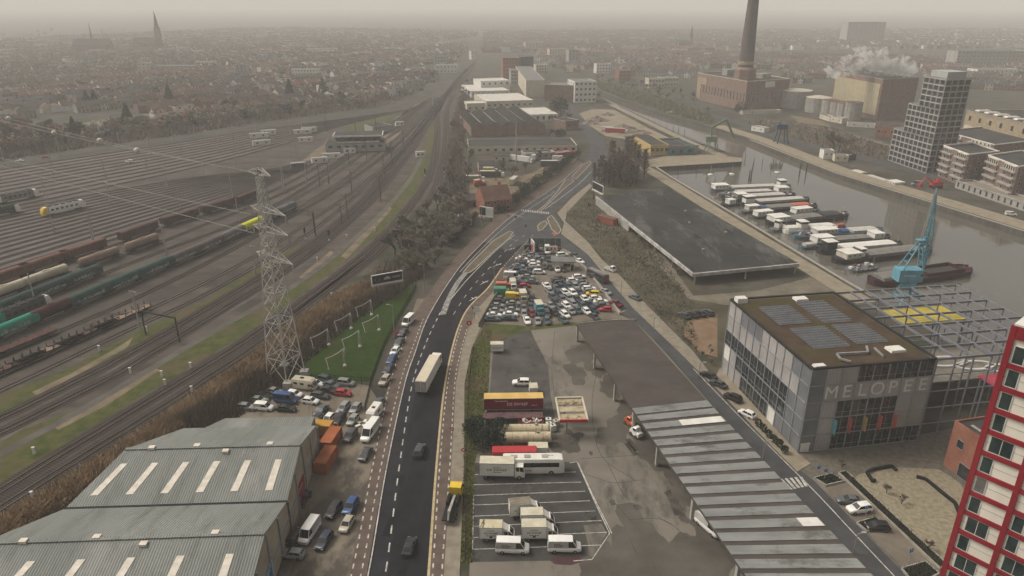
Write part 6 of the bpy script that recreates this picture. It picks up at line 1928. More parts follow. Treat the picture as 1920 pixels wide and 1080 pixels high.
mb=MB();mb.loft([[(x_,-.225,z0+H*.42),(x_,-.225,z0+H*.42+hh),(x_,-.23,z0+H*.42+hh),(x_,-.23,z0+H*.42)]for x_,hh in((-1.2,.3),(-.6,.9),(.3,1.0),(1.0,.4))]);mb.build('printed_car',M_concw,t)
mb=MB();mb.box((L*.28,-.225,z0+H*.6),(L*.3,.02,.22));mb.box((L*.28,-.225,z0+H*.48),(L*.24,.02,.14));mb.build('printed_line',M_concw,t)
billboard(1110,372,1130,383,0,'small dark billboard with white foot beside the bare poplars',z0=4.5,H=3.8)
t,L,z0,H=billboard(900,412,925,416,0,'pale and dark poster wall in front of the gabled house',(0.42,0.43,0.42),z0=2.0,H=4.0)
mb=MB();mb.box((-L*.27,-.24,z0+H/2),(L*.44,.03,H*.85));mb.build('dark_poster',M_black,t)
t,L,z0,H=billboard(996,470,1002,478,0,'red and white poster board at the apex of the used car lot',(0.42,0.36,0.33),z0=.5,H=4.2)
mb=MB();mb.box((0,-.23,z0+H*.4),(L*.5,.03,H*.5));mb.build('red_print',paint('red'),t)
x,y=G(1021,466)
t=thing('mesh_screen','green mesh screen closing the apex of the used car lot','screen',(x,y,0))
mb=MB();mb.box((0,0,2.0),(12,.12,4.0));mb.build('mesh_panel',mat('green_mesh',(0.05,0.085,0.08),.7,scale=.8,col2=(0.10,0.15,0.145)),t)
for i in range(7):
 mb=MB();mb.bar((-6+2*i,-.12,0),(-6+2*i,-.12,4.1),.14);mb.build('post',M_steel,t)
mb=MB();mb.bar((-6,-.1,4.1),(6,-.1,4.1),.14);mb.build('top_rail',M_steel,t)
t,L,z0,H=billboard(1022,476,1045,476,0,'white sales banner with coloured print behind the lot cars',(0.48,0.46,0.42),z0=.8,H=2.2)
for i,c in enumerate(('green','red','orange')):mb=MB();mb.box((-L*.3+L*.3*i,-.24,z0+H*.5),(L*.16,.03,H*.5));mb.build('printed_patch',paint(c),t)
x,y=G(1056,503)
t=thing('sales_cabin','cream sales cabin with grey flat roof inside the used car lot','cabin',(x,y,0),R(-4))
mb=MB();mb.box((0,0,1.6),(7.6,4.2,3.2));mb.build('wall',M_cream,t)
mb=MB();mb.box((0,-.2,3.3),(8.4,5.2,.2));mb.build('roof',M_greyroof,t)
obj('window',win_mesh(2.4,1.3),t,(1.2,-2.12,1.9),0)
mb=MB();mb.box((3.1,-2.12,1.1),(.95,.08,2.1));mb.build('door',M_black,t)
def wall_line(name,pix,h,wd,m_,label,cat='wall',posts=0,pm=None):
 pts=px2(pix)
 c0=pts[0]
 t=thing(name,label,cat,(c0 .x,c0 .y,0))
 mb=MB()
 for p_,q_ in zip(pts,pts[1:]):mb.bar((p_.x-c0 .x,p_.y-c0 .y,h/2),(q_.x-c0 .x,q_.y-c0 .y,h/2),wd,h)
 mb.build('mesh_panel' if posts else 'wall',m_,t)
 if posts:
  for p_,d in along(pts,posts):
   pb=MB();pb.bar((p_.x-c0 .x,p_.y-c0 .y,0),(p_.x-c0 .x,p_.y-c0 .y,h+.1),.09);pb.build('post',pm or M_black,t)
 return t
wall_line('low_wall',[(898,614),(920,574),(944,540),(967,504),(999,460)],1.7,.25,M_pave,'pale concrete wall along the left side of the used car lot')
wall_line('low_wall',[(1075,482),(1110,520),(1162,590)],.9,.25,M_concw,'low wall along the right side of the used car lot')
wall_line('low_wall',[(1078,609),(1140,603),(1192,601)],.5,.25,M_kerb,'pale kerb wall between car lot and brown canopy')
def bar_fence(name,pix,h,label,m_=None,step=2.5):
 pts=px2(pix)
 c0=pts[0]
 t=thing(name,label,'fence',(c0 .x,c0 .y,0))
 mb=MB()
 o=lambda p_:(p_.x-c0 .x,p_.y-c0 .y)
 for p_,q_ in zip(pts,pts[1:]):
  for z in(.15,h*.5,h-.05):mb.bar((*o(p_),z),(*o(q_),z),.05)
 for p_,d in along(pts,.35):mb.bar((*o(p_),.1),(*o(p_),h),.035)
 mb.build('railing',m_ or M_black,t)
 ps=MB()
 for p_,d in along(pts,step):
  pb=MB();pb.bar((*o(p_),0),(*o(p_),h+.12),.10);pb.build('post',m_ or M_black,t)
M_dgreen=mat('dark_green_fence',(0.012,0.02,0.016),.6)
bar_fence('mesh_fence',[(696,722),(722,652),(748,602),(772,560),(782,540)],2.2,'dark green fence along the right side of the lawn',M_dgreen)
bar_fence('mesh_fence',[(585,714),(640,718),(696,722)],2.0,'dark fence between the lawn and the car park',M_dgreen)
bar_fence('mesh_fence',[(696,724),(690,750),(684,775)],2.0,'dark fence at the right end of the car park',M_dgreen)
bar_fence('mesh_fence',[(888,655),(880,720),(876,800),(874,900),(872,1050)],1.6,'rusty wire fence along the depot grass strip',M_mastd)
bar_fence('quay_railing',[(1160,199),(1215,226),(1262,248),(1305,266),(1350,283)],1.1,'brown railing along the near canal bank',M_mastd,4)
for k,(px,py,lb)in enumerate(((880,617,'round red road works sign on the cycle path'),(848,818,'small red and white sign post at the depot fence'),(869,858,'red and white striped barrier on the depot fence'))):
 x,y=G(px,py)
 t=thing('road_sign',lb,'sign',(x,y,.14))
 pole(t,1.6,.05)
 mb=MB();mb.tube((0,-.06,1.7),(0,.02,1.7),.75 if k==0 else .45,n=16);mb.build('sign_plate',paint('red'),t)
 mb=MB();mb.tube((0,-.10,1.7),(0,-.07,1.7),.25,n=12);mb.build('sign_symbol',M_whitewall,t)
for k,(px,py)in enumerate(((1532,894),(1545,900),(1622,970),(1704,1052))):
 x,y=G(px,py)
 t=thing('parking_sign','blue parking sign in the square car park, %s from the top'%ordw(k),'sign',(x,y,.02),R(20),'blue parking signs')
 pole(t,2.3,.05)
 mb=MB();mb.box((0,0,2.2),(.75,.06,.75));mb.build('sign_plate',mat('sign_blue',(0.02,0.13,0.33),.5),t)
 text('P',.6,M_whitewall,t,(0,-.04,2.2),(R(90),0,0))
x,y=G(903,603)
for(px,py,lb)in((888,590,'blue arrow sign at the split of the cycle path'),):
 x,y=G(px,py)
 t=thing('direction_sign',lb,'sign',(x,y,.14));pole(t,2.0,.06)
 mb=MB();mb.tube((0,-.05,2.1),(0,.02,2.1),.45,n=16);mb.build('sign_plate',MATS['sign_blue'],t)
x,y=G(894,600)
t=thing('traffic_sign_board','white square sign board on two posts beside the car lot wall','sign',(x,y,.14))
for s in(-.6,.6):mb=MB();mb.bar((s,0,0),(s,0,3.2),.09);mb.build('post',M_steel,t)
mb=MB();mb.box((0,-.06,3.2),(1.8,.06,1.8));mb.build('sign_plate',M_whitewall,t)
x,y=G(744,628)
t=thing('road_barrier','orange red works barrier at the lawn fence beside the parked cars','barrier',(x,y,0),R(60))
mb=MB();mb.box((0,0,.9),(3.2,.15,.4));mb.box((0,0,.4),(3.2,.15,.3));mb.build('barrier_board',paint('red'),t)
for s in(-1.3,1.3):mb=MB();mb.box((s,0,.5),(.1,.5,1.0));mb.build('leg',M_whitewall,t)
M_por=mat('porcelain_white',(0.5,0.49,0.46),.4)
subs=[(697,594,576),(740-2,585+15,0),(660,619,600),(711,620,602),(617,648,627),(675,650,632),(647,686,664)]
for k,(px,py,q_)in enumerate([(697,591,0),(659,617,0),(711,620,0),(617,648,0),(675,651,0),(647,687,0)]):
 x,y=G(px,py)
 t=thing('switchgear_post','pale switchgear post with sagging arm on the lawn, %s from the far end'%ordw(k),'switchgear',(x,y,0),0,'switchgear posts on the lawn')
 mb=MB();mb.lathe([(.45,0),(.5,.4),(.3,.5),(.3,.6)],n=10);mb.build('base_drum',M_por,t)
 mb=MB()
 for i in range(4):mb.bar((.35*(1 if i%2 else-1),.35*(1 if i>1 else-1),.6),(.15*(1 if i%2 else-1),.15*(1 if i>1 else-1),4.2),.08)
 for i in range(5):mb.bar((-.3,-.3,.9+.7*i),(.3,.3,1.2+.7*i),.06)
 mb.build('lattice_post',M_steel,t)
 mb=MB();mb.tube((0,0,4.2),(0,0,5.0),.2,.12,n=8)
 pts=[(0,0,4.9),(-1.2,-.7,4.2),(-2.4,-1.4,3.7),(-3.6,-2.2,3.5),(-4.0,-2.4,3.5),(-3.5,-3.0,2.4),(-3.2,-3.6,1.3)]
 for p_,r_ in zip(pts,pts[1:]):mb.tube(p_,r_,.075,n=6)
 mb.build('conductor_arm',M_por,t)
 mb=MB();mb.bar((-3.0,-4.2,0),(-3.0,-4.2,1.6),.14);mb.bar((-3.4,-4.2,1.5),(-2.6,-4.2,1.5),.1);mb.build('support_post',M_steel,t)
 mb=MB()
for k,(px,py,s,c,lb)in enumerate(((680,796,1.3,'white','scattered white cardboard sheets beside the fence corner'),(1505,845,1.0,'white','white cabinet at the foot of the music school corner'))):
 x,y=G(px,py)
 mb=MB()
 if k==0:
  for i in range(6):
   a=i*1.3;mb.box((math.cos(a)*1.2,math.sin(a)*1.2,.06+.05*i),(1.2,.7,.05),rz=a)
 else:mb.box((0,0,.95),(1.8,1.2,1.9));mb.box((0,0,1.95),(2.0,1.4,.1))
 tag(mb.build('litter_pile' if k==0 else 'utility_cabinet',M_whitewall,None,(x,y,.13)),lb,'litter' if k==0 else 'cabinet')
for k,(px,py)in enumerate(((1421,800),(1430,809),(1440,820),(1450,829),(1460,838),(1470,850))):
 x,y=G(px,py)
 t=thing('potted_shrub','small round dark shrub beside the music school, %s from the far end'%ordw(k),'shrub',(x,y,.13),0,'row of clipped shrubs beside the music school')
 mb=MB();r2_=random.Random(k)
 for i in range(120):
  a,b=r2_.uniform(0,6.28),math.acos(r2_.uniform(-.6,1));r_=r2_.uniform(.55,.8)
  c3=Vector((r_*math.sin(b)*math.cos(a),r_*math.sin(b)*math.sin(a),.9+r_*math.cos(b)))
  d1=Vector((r2_.uniform(-1,1),r2_.uniform(-1,1),r2_.uniform(-1,1))).normalized()*.2;d2=d1 .orthogonal().normalized()*.14
  mb.poly([c3-d1,c3+d2,c3+d1,c3-d2])
 mb.build('foliage',mat('dark_box_leaf',(0.012,0.022,0.012),.8),t)
 mb=MB();mb.lathe([(.45,0),(.55,.4),(.5,.4),(.45,.35)],n=12);mb.build('pot',M_concw,t)
M_hull=mat('hull_black',(0.014,0.015,0.018),.5,scale=.4,col2=(0.028,0.029,0.032))
HULLC={'black':M_hull,'white':mat('hull_white',(0.5,0.48,0.44),.5,scale=.4,col2=(0.62,0.6,0.55)),'green':mat('hull_green',(0.03,0.055,0.05),.5),'grey':mat('hull_grey',(0.12,0.125,0.13),.5),'maroon':mat('hull_maroon',(0.045,0.014,0.02),.6),'blue':mat('hull_blue',(0.06,0.11,0.14),.5)}
M_deck=mat('deck_grey',(0.13,0.125,0.115),.8,scale=.5,col2=(0.19,0.18,0.165))
M_decklight=mat('deck_pale',(0.36,0.345,0.31),.8,scale=.5,col2=(0.46,0.44,0.40))
def barge(x0,y0,x1,y1,label,hull='black',beam=4.6,parts=(),free=1.3,group='boats moored at the near quay'):
 beam*=1.45
 free+=.25
 a,b=Vector(G(x0,y0,WZ+.6)),Vector(G(x1,y1,WZ+.6))
 d=b-a
 L=d.length
 m_=(a+b)/2
 t=thing('barge',label,'boat',(m_.x,m_.y,WZ),math.atan2(d.y,d.x),group)
 w_=beam/2
 mb=MB()
 st=[]
 for f,k,up in((0,.35,.35),(.03,.72,.2),(.10,.96,.05),(.2,1,0),(.8,1,0),(.9,.92,.1),(.96,.68,.3),(1,.12,.6)):
  x=-L/2+L*f
  st.append([(x,-w_*k*.85,-.3),(x,w_*k*.85,-.3),(x,w_*k,free*.6),(x,w_*k,free+up),(x,w_*k*.9,free+up),(x,w_*k*.9,free-.15),(x,-w_*k*.9,free-.15),(x,-w_*k*.9,free+up),(x,-w_*k,free+up),(x,-w_*k,free*.6)])
 mb.loft(st)
 mb.build('hull',HULLC[hull],t)
 for p in parts:
  k,f0,f1=p[0],p[1],p[2]
  c=-L/2+L*(f0+f1)/2
  ln=L*(f1-f0)
  m2=p[3]if len(p)>3 else M_deck
  if k=='hatch':
   mb=MB();mb.loft([[(x,-w_*.78,free-.1),(x,w_*.78,free-.1),(x,w_*.78,free+.75),(x,0,free+1.05),(x,-w_*.78,free+.75)]for x in(c-ln/2,c+ln/2)])
   mb.build('hatch_cover',m2,t)
  elif k=='hold':
   mb=MB()
   for s in(-1,1):mb.box((c,s*w_*.8,free+.5),(ln,.15,1.3))
   for s in(-1,1):mb.box((c+s*ln/2,0,free+.5),(.15,w_*1.6,1.3))
   mb.build('hold_coaming',m2,t)
   mb=MB();mb.box((c,0,free-.1),(ln,w_*1.55,.1));mb.build('hold_floor',M_mastd,t)
  elif k=='cabin':
   mb=MB();mb.box((c,0,free+1.0),(ln,w_*1.5,2.0),taper=.96);o=mb.build('deck_house',m2,t)
   mb=MB();mb.box((c,0,free+2.06),(ln+.3,w_*1.6,.12));mb.build('roof',M_whitewall,o)
   n=max(1,int(ln/1.8))
   for s in(-1,1):
    for i in range(n):obj('window',win_mesh(.9,.7,M_whitewall),o,(c-ln/2+ln*(i+.5)/n,s*w_*.745,free+1.25),0)
  elif k=='wheelhouse':
   mb=MB();mb.box((c,0,free+1.6),(ln,w_*1.1,3.0),taper=.94);o=mb.build('wheelhouse',m2,t)
   mb=MB();mb.box((c,0,free+3.16),(ln+.4,w_*1.25,.14));mb.build('roof',M_whitewall,o)
   mb=MB();mb.box((c,0,free+2.5),(ln*.98,w_*1.1,.7));mb.build('glazing',M_glass,o)
  elif k=='tarp':
   mb=MB();mb.loft([[(x,-w_*.7,free+.1),(x,w_*.7,free+.1),(x,w_*.6,free+1.0),(x,0,free+1.3),(x,-w_*.6,free+1.0)]for x in(c-ln/2,c+ln/2)]);mb.build('tarpaulin',m2,t)
  elif k=='clutter':
   a_=random.Random(int(x0+f0*100))
   for i in range(6):
    mb=MB();mb.box((c+a_.uniform(-.5,.5)*ln,a_.uniform(-.6,.6)*w_,free+.3),(a_.uniform(.5,1.6),a_.uniform(.5,1.2),a_.uniform(.4,1.0)),rz=a_.uniform(0,2));mb.build('deck_gear',[M_whitewall,M_deck,M_alu,paint('dark red'),M_decklight,paint('blue')][i],t)
 mb=MB()
 for s in(-1,1):
  for f in(.12,.3,.5,.7,.86):
   mb.tube((-L/2+L*f,s*(w_+.1),.5),(-L/2+L*f+.01,s*(w_+.1),1.1),.18,n=6)
  mb.bar((-L/2+L*.12,s*w_*.93,free+.65),(-L/2+L*.86,s*w_*.93,free+.65),.05)
 mb.build('fender',M_black,t)
 mb=MB();mb.tube((L*.44,0,free),(L*.44,0,free+3.2),.07,n=5);mb.build('mast',M_concw,t)
 return t
wht=M_whitewall
barge(1332,357,1482,351,'farthest white barge of the moored row with pale grey deck','grey',4.6,(('cabin',.03,.2,wht),('hatch',.25,.8,M_decklight),('wheelhouse',.84,.92,wht),('clutter',.2,.3)))
barge(1346,366,1484,360,'grey barge with cluttered deck, second farthest of the moored row','grey',4.4,(('clutter',.04,.2),('hatch',.25,.7,M_decklight),('cabin',.78,.93,wht)))
barge(1356,375,1491,367,'dark barge with one long grey hatch cover, third farthest in the row','black',4.6,(('clutter',.05,.15),('cabin',.16,.3,M_deck),('hatch',.34,.82,M_decklight),('clutter',.85,.92)))
barge(1390,384,1517,375,'green hulled barge with white wheelhouse and pale cover','green',4.4,(('wheelhouse',.03,.16,wht),('hatch',.2,.88,M_decklight)))
barge(1415,395,1531,387,'dark barge with a bright orange tarpaulin','black',4.6,(('tarp',.05,.15,paint('blue')),('hatch',.2,.58,M_deck),('tarp',.58,.84,paint('orange')),('clutter',.86,.93)))
barge(1387,397,1428,393,'small grey cabin cruiser at the stern of the orange tarpaulin barge','grey',3.2,(('cabin',.3,.8,M_decklight),),.9)
barge(1412,407,1452,403,'small cream cabin boat close to the quay','green',3.4,(('cabin',.08,.8,wht),),.9)
barge(1472,404,1535,397,'white and green motor yacht with long white cabin','green',3.8,(('cabin',.22,.7,wht),('clutter',.72,.9)),1.2)
barge(1438,420,1588,404,'big black barge with grey roofed hold, widest of the middle row','black',5.4,(('cabin',.04,.22,wht),('hatch',.26,.62,M_deck),('hatch',.66,.88,M_darkroof),('clutter',.9,.96)),1.6)
barge(1470,434,1567,427,'all white cruiser with sleek white superstructure','white',4.6,(('wheelhouse',.26,.40,wht),('tarp',.02,.24,HULLC['white']),('tarp',.42,.9,HULLC['white'])),1.3)
barge(1566,426,1582,424,'small bright orange dinghy at the bow of the white cruiser','grey',2.0,(('tarp',.1,.9,paint('orange')),),.5)
barge(1487,445,1655,433,'long slim grey barge with blue tarpaulin amidships','blue',4.4,(('clutter',.04,.2),('cabin',.22,.45,M_decklight),('tarp',.5,.58,paint('blue')),('hatch',.62,.9,M_decklight)))
barge(1511,458,1668,446,'dark barge with a white house near its stern, in front of the blue tarpaulin one','black',4.4,(('cabin',.08,.28,wht),('hatch',.32,.72,M_deck),('cabin',.76,.88,wht)))
barge(1534,472,1690,459,'dark barge covered with long white tarpaulins','black',4.6,(('wheelhouse',.06,.18,M_hull),('hatch',.24,.88,wht)))
barge(1563,490,1743,469,'large black barge with cream wheelhouse and wide grey hatch','black',5.4,(('cabin',.07,.22,M_cream),('wheelhouse',.22,.27,wht),('hatch',.3,.86,M_deck),('clutter',.88,.95)),1.6)
barge(1632,531,1816,507,'maroon cargo barge with open hold behind the blue crane','maroon',6.0,(('tarp',.06,.28,M_deck),('hold',.48,.86,HULLC['maroon']),('clutter',.3,.44)),1.7)
barge(1354,385,1384,381,'small dark sloop close to the quay beside the grey hatch barge','black',3.0,(('cabin',.3,.7,wht),),.8)
barge(1446,432,1476,424,'small grey workboat at the stern of the big black barge','grey',3.0,(('wheelhouse',.3,.5,wht),('clutter',.55,.85)),.8)
barge(1500,464,1534,460,'small turquoise rowing tender by the quay wall','blue',2.8,(('tarp',.2,.8,M_decklight),),.7)
barge(1590,505,1640,497,'low grey work pontoon between the black and maroon barges','grey',4.0,(('clutter',.1,.5),('clutter',.5,.9)),.5)
barge(1692,356,1591,322,'dark barge moored along the far quay','black',5.2,(('cabin',.06,.2,wht),('hatch',.28,.6,M_decklight),('tarp',.7,.88,M_cream)),1.5,'boats along the far bank')
barge(1246,217,1268,214,'small white boat at the far grass bank','white',3.5,(('cabin',.3,.7,wht),),.9,'boats along the far bank')
for k,(px,py)in enumerate(((1457,324),(1332,328),(1372,327))):
 x,y=G(px,py,WZ)
 t=thing('mooring_buoy',('largest white mooring buoy out in the open basin','pale mooring buoy left of the others in the basin','pale mooring buoy in the middle of the basin')[k],'buoy',(x,y,WZ),0,'mooring buoys')
 mb=MB();mb.lathe([(1.2,-.2),(1.6,.2),(1.2,.6),(.2,.7)],n=12);mb.build('float',wht,t)
 mb=MB();mb.tube((0,0,.6),(0,0,5.5),.14,n=5);mb.build('staff',M_concw,t)
piles=[(1397,300),(1413,309),(1411,317),(1429,309),(1272,326),(1306,323),(1329,325),(1499,326),(1511,326),(1446,318),(1404,340),(1407.5,340),(1340,345),(1165,209),(1175,212),(1185,216),(1196,220),(1206,224),(1216,228),(1227,232),(1237,236),(1250,240),(1262,245),(1272,248),(1283,252)]
for i,(px,py)in enumerate(sorted(piles,key=lambda q_:-q_[1])):
 x,y=G(px,py,WZ)
 big_=1495<px<1515 or 1400<px<1409 and py==340
 o=obj('mooring_pile',pole_me,None,(x,y,WZ-.5));o.scale=(.4 if big_ else .22,.4 if big_ else .22,6.5 if big_ else 4.5)
 setm(o,M_mastd)
 tag(o,'dark mooring pile standing in the water, %s nearest the camera'%ordw(i),'mooring pile','mooring piles in the water')
M_crane=mat('crane_blue',(0.08,0.235,0.30),.65,scale=.4,col2=(0.14,0.33,0.41))
cb=Vector(G(1697,566))
t=thing('harbour_crane','turquoise blue harbour crane with raised lattice jib by the steel frame','crane',(cb.x,cb.y,0),0)
zp,zh0,zh1=top_z(cb.y,536),top_z(cb.y,525),top_z(cb.y,503)
for sx in(-1,1):
 for sy in(-1,1):
  mb=MB();mb.bar((sx*3.2,sy*3.2,0),(sx*1.5,sy*1.5,zp),.55);mb.build('portal_leg',M_crane,t)
mb=MB()
for z in(2,zp*.6):
 for a,b in(((-1,-1),(1,-1)),((1,-1),(1,1)),((1,1),(-1,1)),((-1,1),(-1,-1))):
  k=3.2-1.7*z/zp
  mb.bar((a[0]*k,a[1]*k,z),(b[0]*k,b[1]*k,z),.25)
mb.build('portal_bracing',M_crane,t)
mb=MB();mb.lathe([(2.2,zp-.3),(2.3,zp),(2.0,zh0)],n=16);mb.build('slewing_ring',M_crane,t)
tip_z=top_z(cb.y,355)
ja=math.atan2(.25,1)
tipx=x_at(1756,cb.y,tip_z)-cb.x
mb=MB();mb.box((-1.0,0,(zh0+zh1)/2),(7.2,4.2,zh1-zh0));o=mb.build('machine_house',M_crane,t)
mb=MB();mb.box((-1.5,-2.12,(zh0+zh1)/2+.2),(3.4,.04,.25));mb.build('lettering_strip',wht,o)
obj('window',win_mesh(1.4,.9),o,(2.2,-2.13,(zh0+zh1)/2+.4),0)
ma=Vector((.6,0,top_z(cb.y,450)))
for s in(-1,1):
 mb=MB();mb.bar((-3.6,s*1.6,zh1),ma+Vector((0,s*.7,0)),.32);mb.bar((2.4,s*1.6,zh1),ma+Vector((.3,s*.7,0)),.38);mb.build('a_frame_leg',M_crane,t)
mb=MB()
for f in(.25,.5,.75,1):
 for x0 in(-3.6,2.4):
  p_=Vector((x0,-1.6,zh1)).lerp(ma+Vector((0,-.7,0)),f);q_=Vector((x0,1.6,zh1)).lerp(ma+Vector((0,.7,0)),f);mb.bar(p_,q_,.15)
mb.box(ma,(2.2,2.0,.3));mb.build('a_frame_bracing',M_crane,t)
root_,tip=Vector((3.0,0,zh1+.6)),Vector((tipx,0,tip_z))
for sy in(-1,1):
 for sz in(-1,1):
  mb=MB()
  m_=root_.lerp(tip,.45)
  off=Vector((-sz*.75,sy*1.0,0))
  mb.bar(root_+Vector((0,sy*.9,0)),m_+off,.24);mb.bar(m_+off,tip+Vector((0,sy*.3,0)),.2);mb.build('jib_chord',M_crane,t)
mb=MB()
for i in range(16):
 f,f2=.03+i*.06,.03+(i+1)*.06
 kk=lambda q_:(1-abs(q_-.45)/.6)
 for sy in(-1,1):
  mb.bar(root_.lerp(tip,f)+Vector((-.75*kk(f),sy*kk(f),0)),root_.lerp(tip,f2)+Vector((.75*kk(f2),sy*kk(f2),0)),.13)
 mb.bar(root_.lerp(tip,f)+Vector((.75*kk(f),-kk(f),0)),root_.lerp(tip,f2)+Vector((.75*kk(f2),kk(f2),0)),.12)
mb.build('jib_lattice',M_crane,t)
mb=MB()
for s in(-.5,.5):mb.tube(ma+Vector((0,s,.3)),tip+Vector((0,s*.5,.4)),.13,n=5)
mb.build('luffing_rod',M_concw,t)
mb=MB();mb.tube(tip,tip-Vector((-.3,0,(tip_z-zh1)*.62)),.10,n=5);mb.build('hoist_rope',M_crane,t)
mb=MB();hk=tip-Vector((-.3,0,(tip_z-zh1)*.62));mb.box(hk,(1.0,.7,1.6));mb.tube(hk-Vector((0,0,.8)),hk-Vector((0,0,1.8)),.18);mb.build('hook_block',M_crane,t)
def small_crane(px,yb,label,c,pts,legs,w_=.7):
 x,y=G(px,yb)
 t=thing('dock_crane',label,'crane',(x,y,0))
 m_=mat('crane_'+c[0],c[1],.6)
 for sx in(-1,1):
  for sy in(-1,1):mb=MB();mb.bar((sx*3.5,sy*3.5,0),(sx*2,sy*2,legs),.6);mb.build('portal_leg',m_,t)
 mb=MB();mb.box((-1,0,legs+1.5),(7,4,3.2));mb.build('machine_house',m_,t)
 q_=[Vector((x_at(a,y,top_z(y,b))-x,0,top_z(y,b)))for a,b in pts]
 for a,b in zip(q_,q_[1:]):
  mb=MB();mb.bar(a,b,w_,1.2);mb.build('jib',m_,t)
 return t
small_crane(1334,283,'pale green bulk crane with folded jib on the pier tip',('pale_green',(0.16,0.20,0.14)),[(1334,262),(1334,240),(1362,224),(1376,258)],6,.9)
small_crane(1464,268,'dark blue dock crane on the far bank in front of the tanks',('navy',(0.03,0.06,0.10)),[(1464,245),(1462,229)],9)
x,y=G(1754,352)
t=thing('excavator','red excavator standing on the far quay behind the blue crane tip','excavator',(x,y,0),R(10))
mb=MB();mb.box((0,1.3,.6),(5,.9,1.2));mb.box((0,-1.3,.6),(5,.9,1.2));mb.build('crawler_track',M_black,t)
mb=MB();mb.box((0,0,2.2),(5.5,3.2,1.8),taper=.92);mb.box((1.6,.8,3.5),(1.8,1.4,1.3));mb.build('upper_body',paint('red'),t)
mb=MB();mb.bar((-1.5,0,2.6),(-6.5,0,5.5),.6);mb.bar((-6.5,0,5.5),(-9,0,2.0),.5);mb.box((-9,0,1.6),(1.4,1.6,1.2));mb.build('boom',paint('red'),t)
# ====== buildings beyond
def B(name,label,x0,y0,x1,y1,ytop,depth,wm,rm=None,cols=0,rows=0,w=1.4,h=1.5,cat=None,group=None,side=0,fm=None,hmin=3):
 a,b=Vector(G(x0,y0)),Vector(G(x1,y1))
 hh=max(hmin,top_z(a.y,ytop))
 pts=rect_from(a,b,depth)
 win=None
 if cols:
  dz=hh/rows
  win=dict(walls=[(0,cols,rows,dz*.55,dz)]+([(3,side,rows,dz*.55,dz),(1,side,rows,dz*.55,dz)]if side else[]),w=min(w,(b-a).length/cols*.8),h=min(h,dz*.65),fm=fm or wm)
 return flat_building(name,label,cat or name.replace('_',' '),pts,hh,wm,rm,win,group=group,rim=M_concw if wm in(M_brick,M_concw,M_ybrick)else None)[0]
M_ybrick=mat('yellow_brick',(0.26,0.20,0.13),.9,scale=.4,col2=(0.34,0.27,0.18))
K=Vector(G(1736,325))
HT=top_z(K.y,150)
Lb=Vector(G(1665,300));ul=(Lb-K).normalized()
Rt=Vector(G(1822,148.5,HT));ur=(Rt-K).normalized()
WL,WR=(Lb-K).length,(Rt-K).length
up_l=max(8,(Vector(G(1710,144,HT))-K).dot(ul))
M_tgrid=mat('tower_grid',(0.30,0.30,0.285),.7,scale=.3,col2=(0.37,0.37,0.35))
t=thing('residential_tower','tall pale grid-fronted residential tower stepping up beside the water','tower block',(K.x,K.y,0))
NFL=16
fz=HT/NFL
steps=((0,6,1.0),(6,11,(1+up_l/WL)/2),(11,NFL,up_l/WL))
spots=[]
for f0,f1,k in steps:
 a=ul*WL*k
 pts=[Vector((0,0)),a,a+ur*WR,ur*WR]
 mb=MB();mb.prism([tuple(p*.985+(a+ur*WR)/2*.015)for p in pts],f0*fz,f1*fz,0)
 mb.build('wall',mat('tower_dark',(0.06,0.06,0.058),.5),t)
 nl=max(3,int(WL*k/3.6));nr=int(WR/3.6)
 for f in range(f0,f1+1):
  mb=MB()
  for p_,q_ in((Vector((0,0)),a),(ur*WR,Vector((0,0)))):mb.bar((*p_,f*fz),(*q_,f*fz),.4,.5)
  mb.build('floor_band',M_tgrid,t)
 mb=MB()
 for i in range(nl+1):p_=a*i/nl;mb.bar((*p_,f0*fz),(*p_,f1*fz),.36)
 for i in range(1,nr+1):p_=ur*WR*i/nr;mb.bar((*p_,f0*fz),(*p_,f1*fz),.36)
 mb.build('column',M_tgrid,t)
 z0=fz*.55
 sp=wall_spots(a,(0,0),nl,f1-f0,f0*fz+z0,fz)+wall_spots((0,0),ur*WR,nr,f1-f0,f0*fz+z0,fz)
 spots+=sp
 mb=MB();mb.prism([tuple(p)for p in pts],f1*fz+.36,f1*fz+.5,0);mb.build('terrace_roof',M_greyroof,t)
put_windows(t,spots,win_mesh(2.75,fz*.72,mat('tower_reveal',(0.17,0.17,0.162),.6),M_glass))
mb=MB();a=ul*up_l;mb.prism([tuple(p*.75+(a+ur*WR)/2*.25)for p in(Vector((0,0)),a,a+ur*WR,ur*WR)],HT,HT+3.6);mb.build('penthouse',M_tgrid,t)
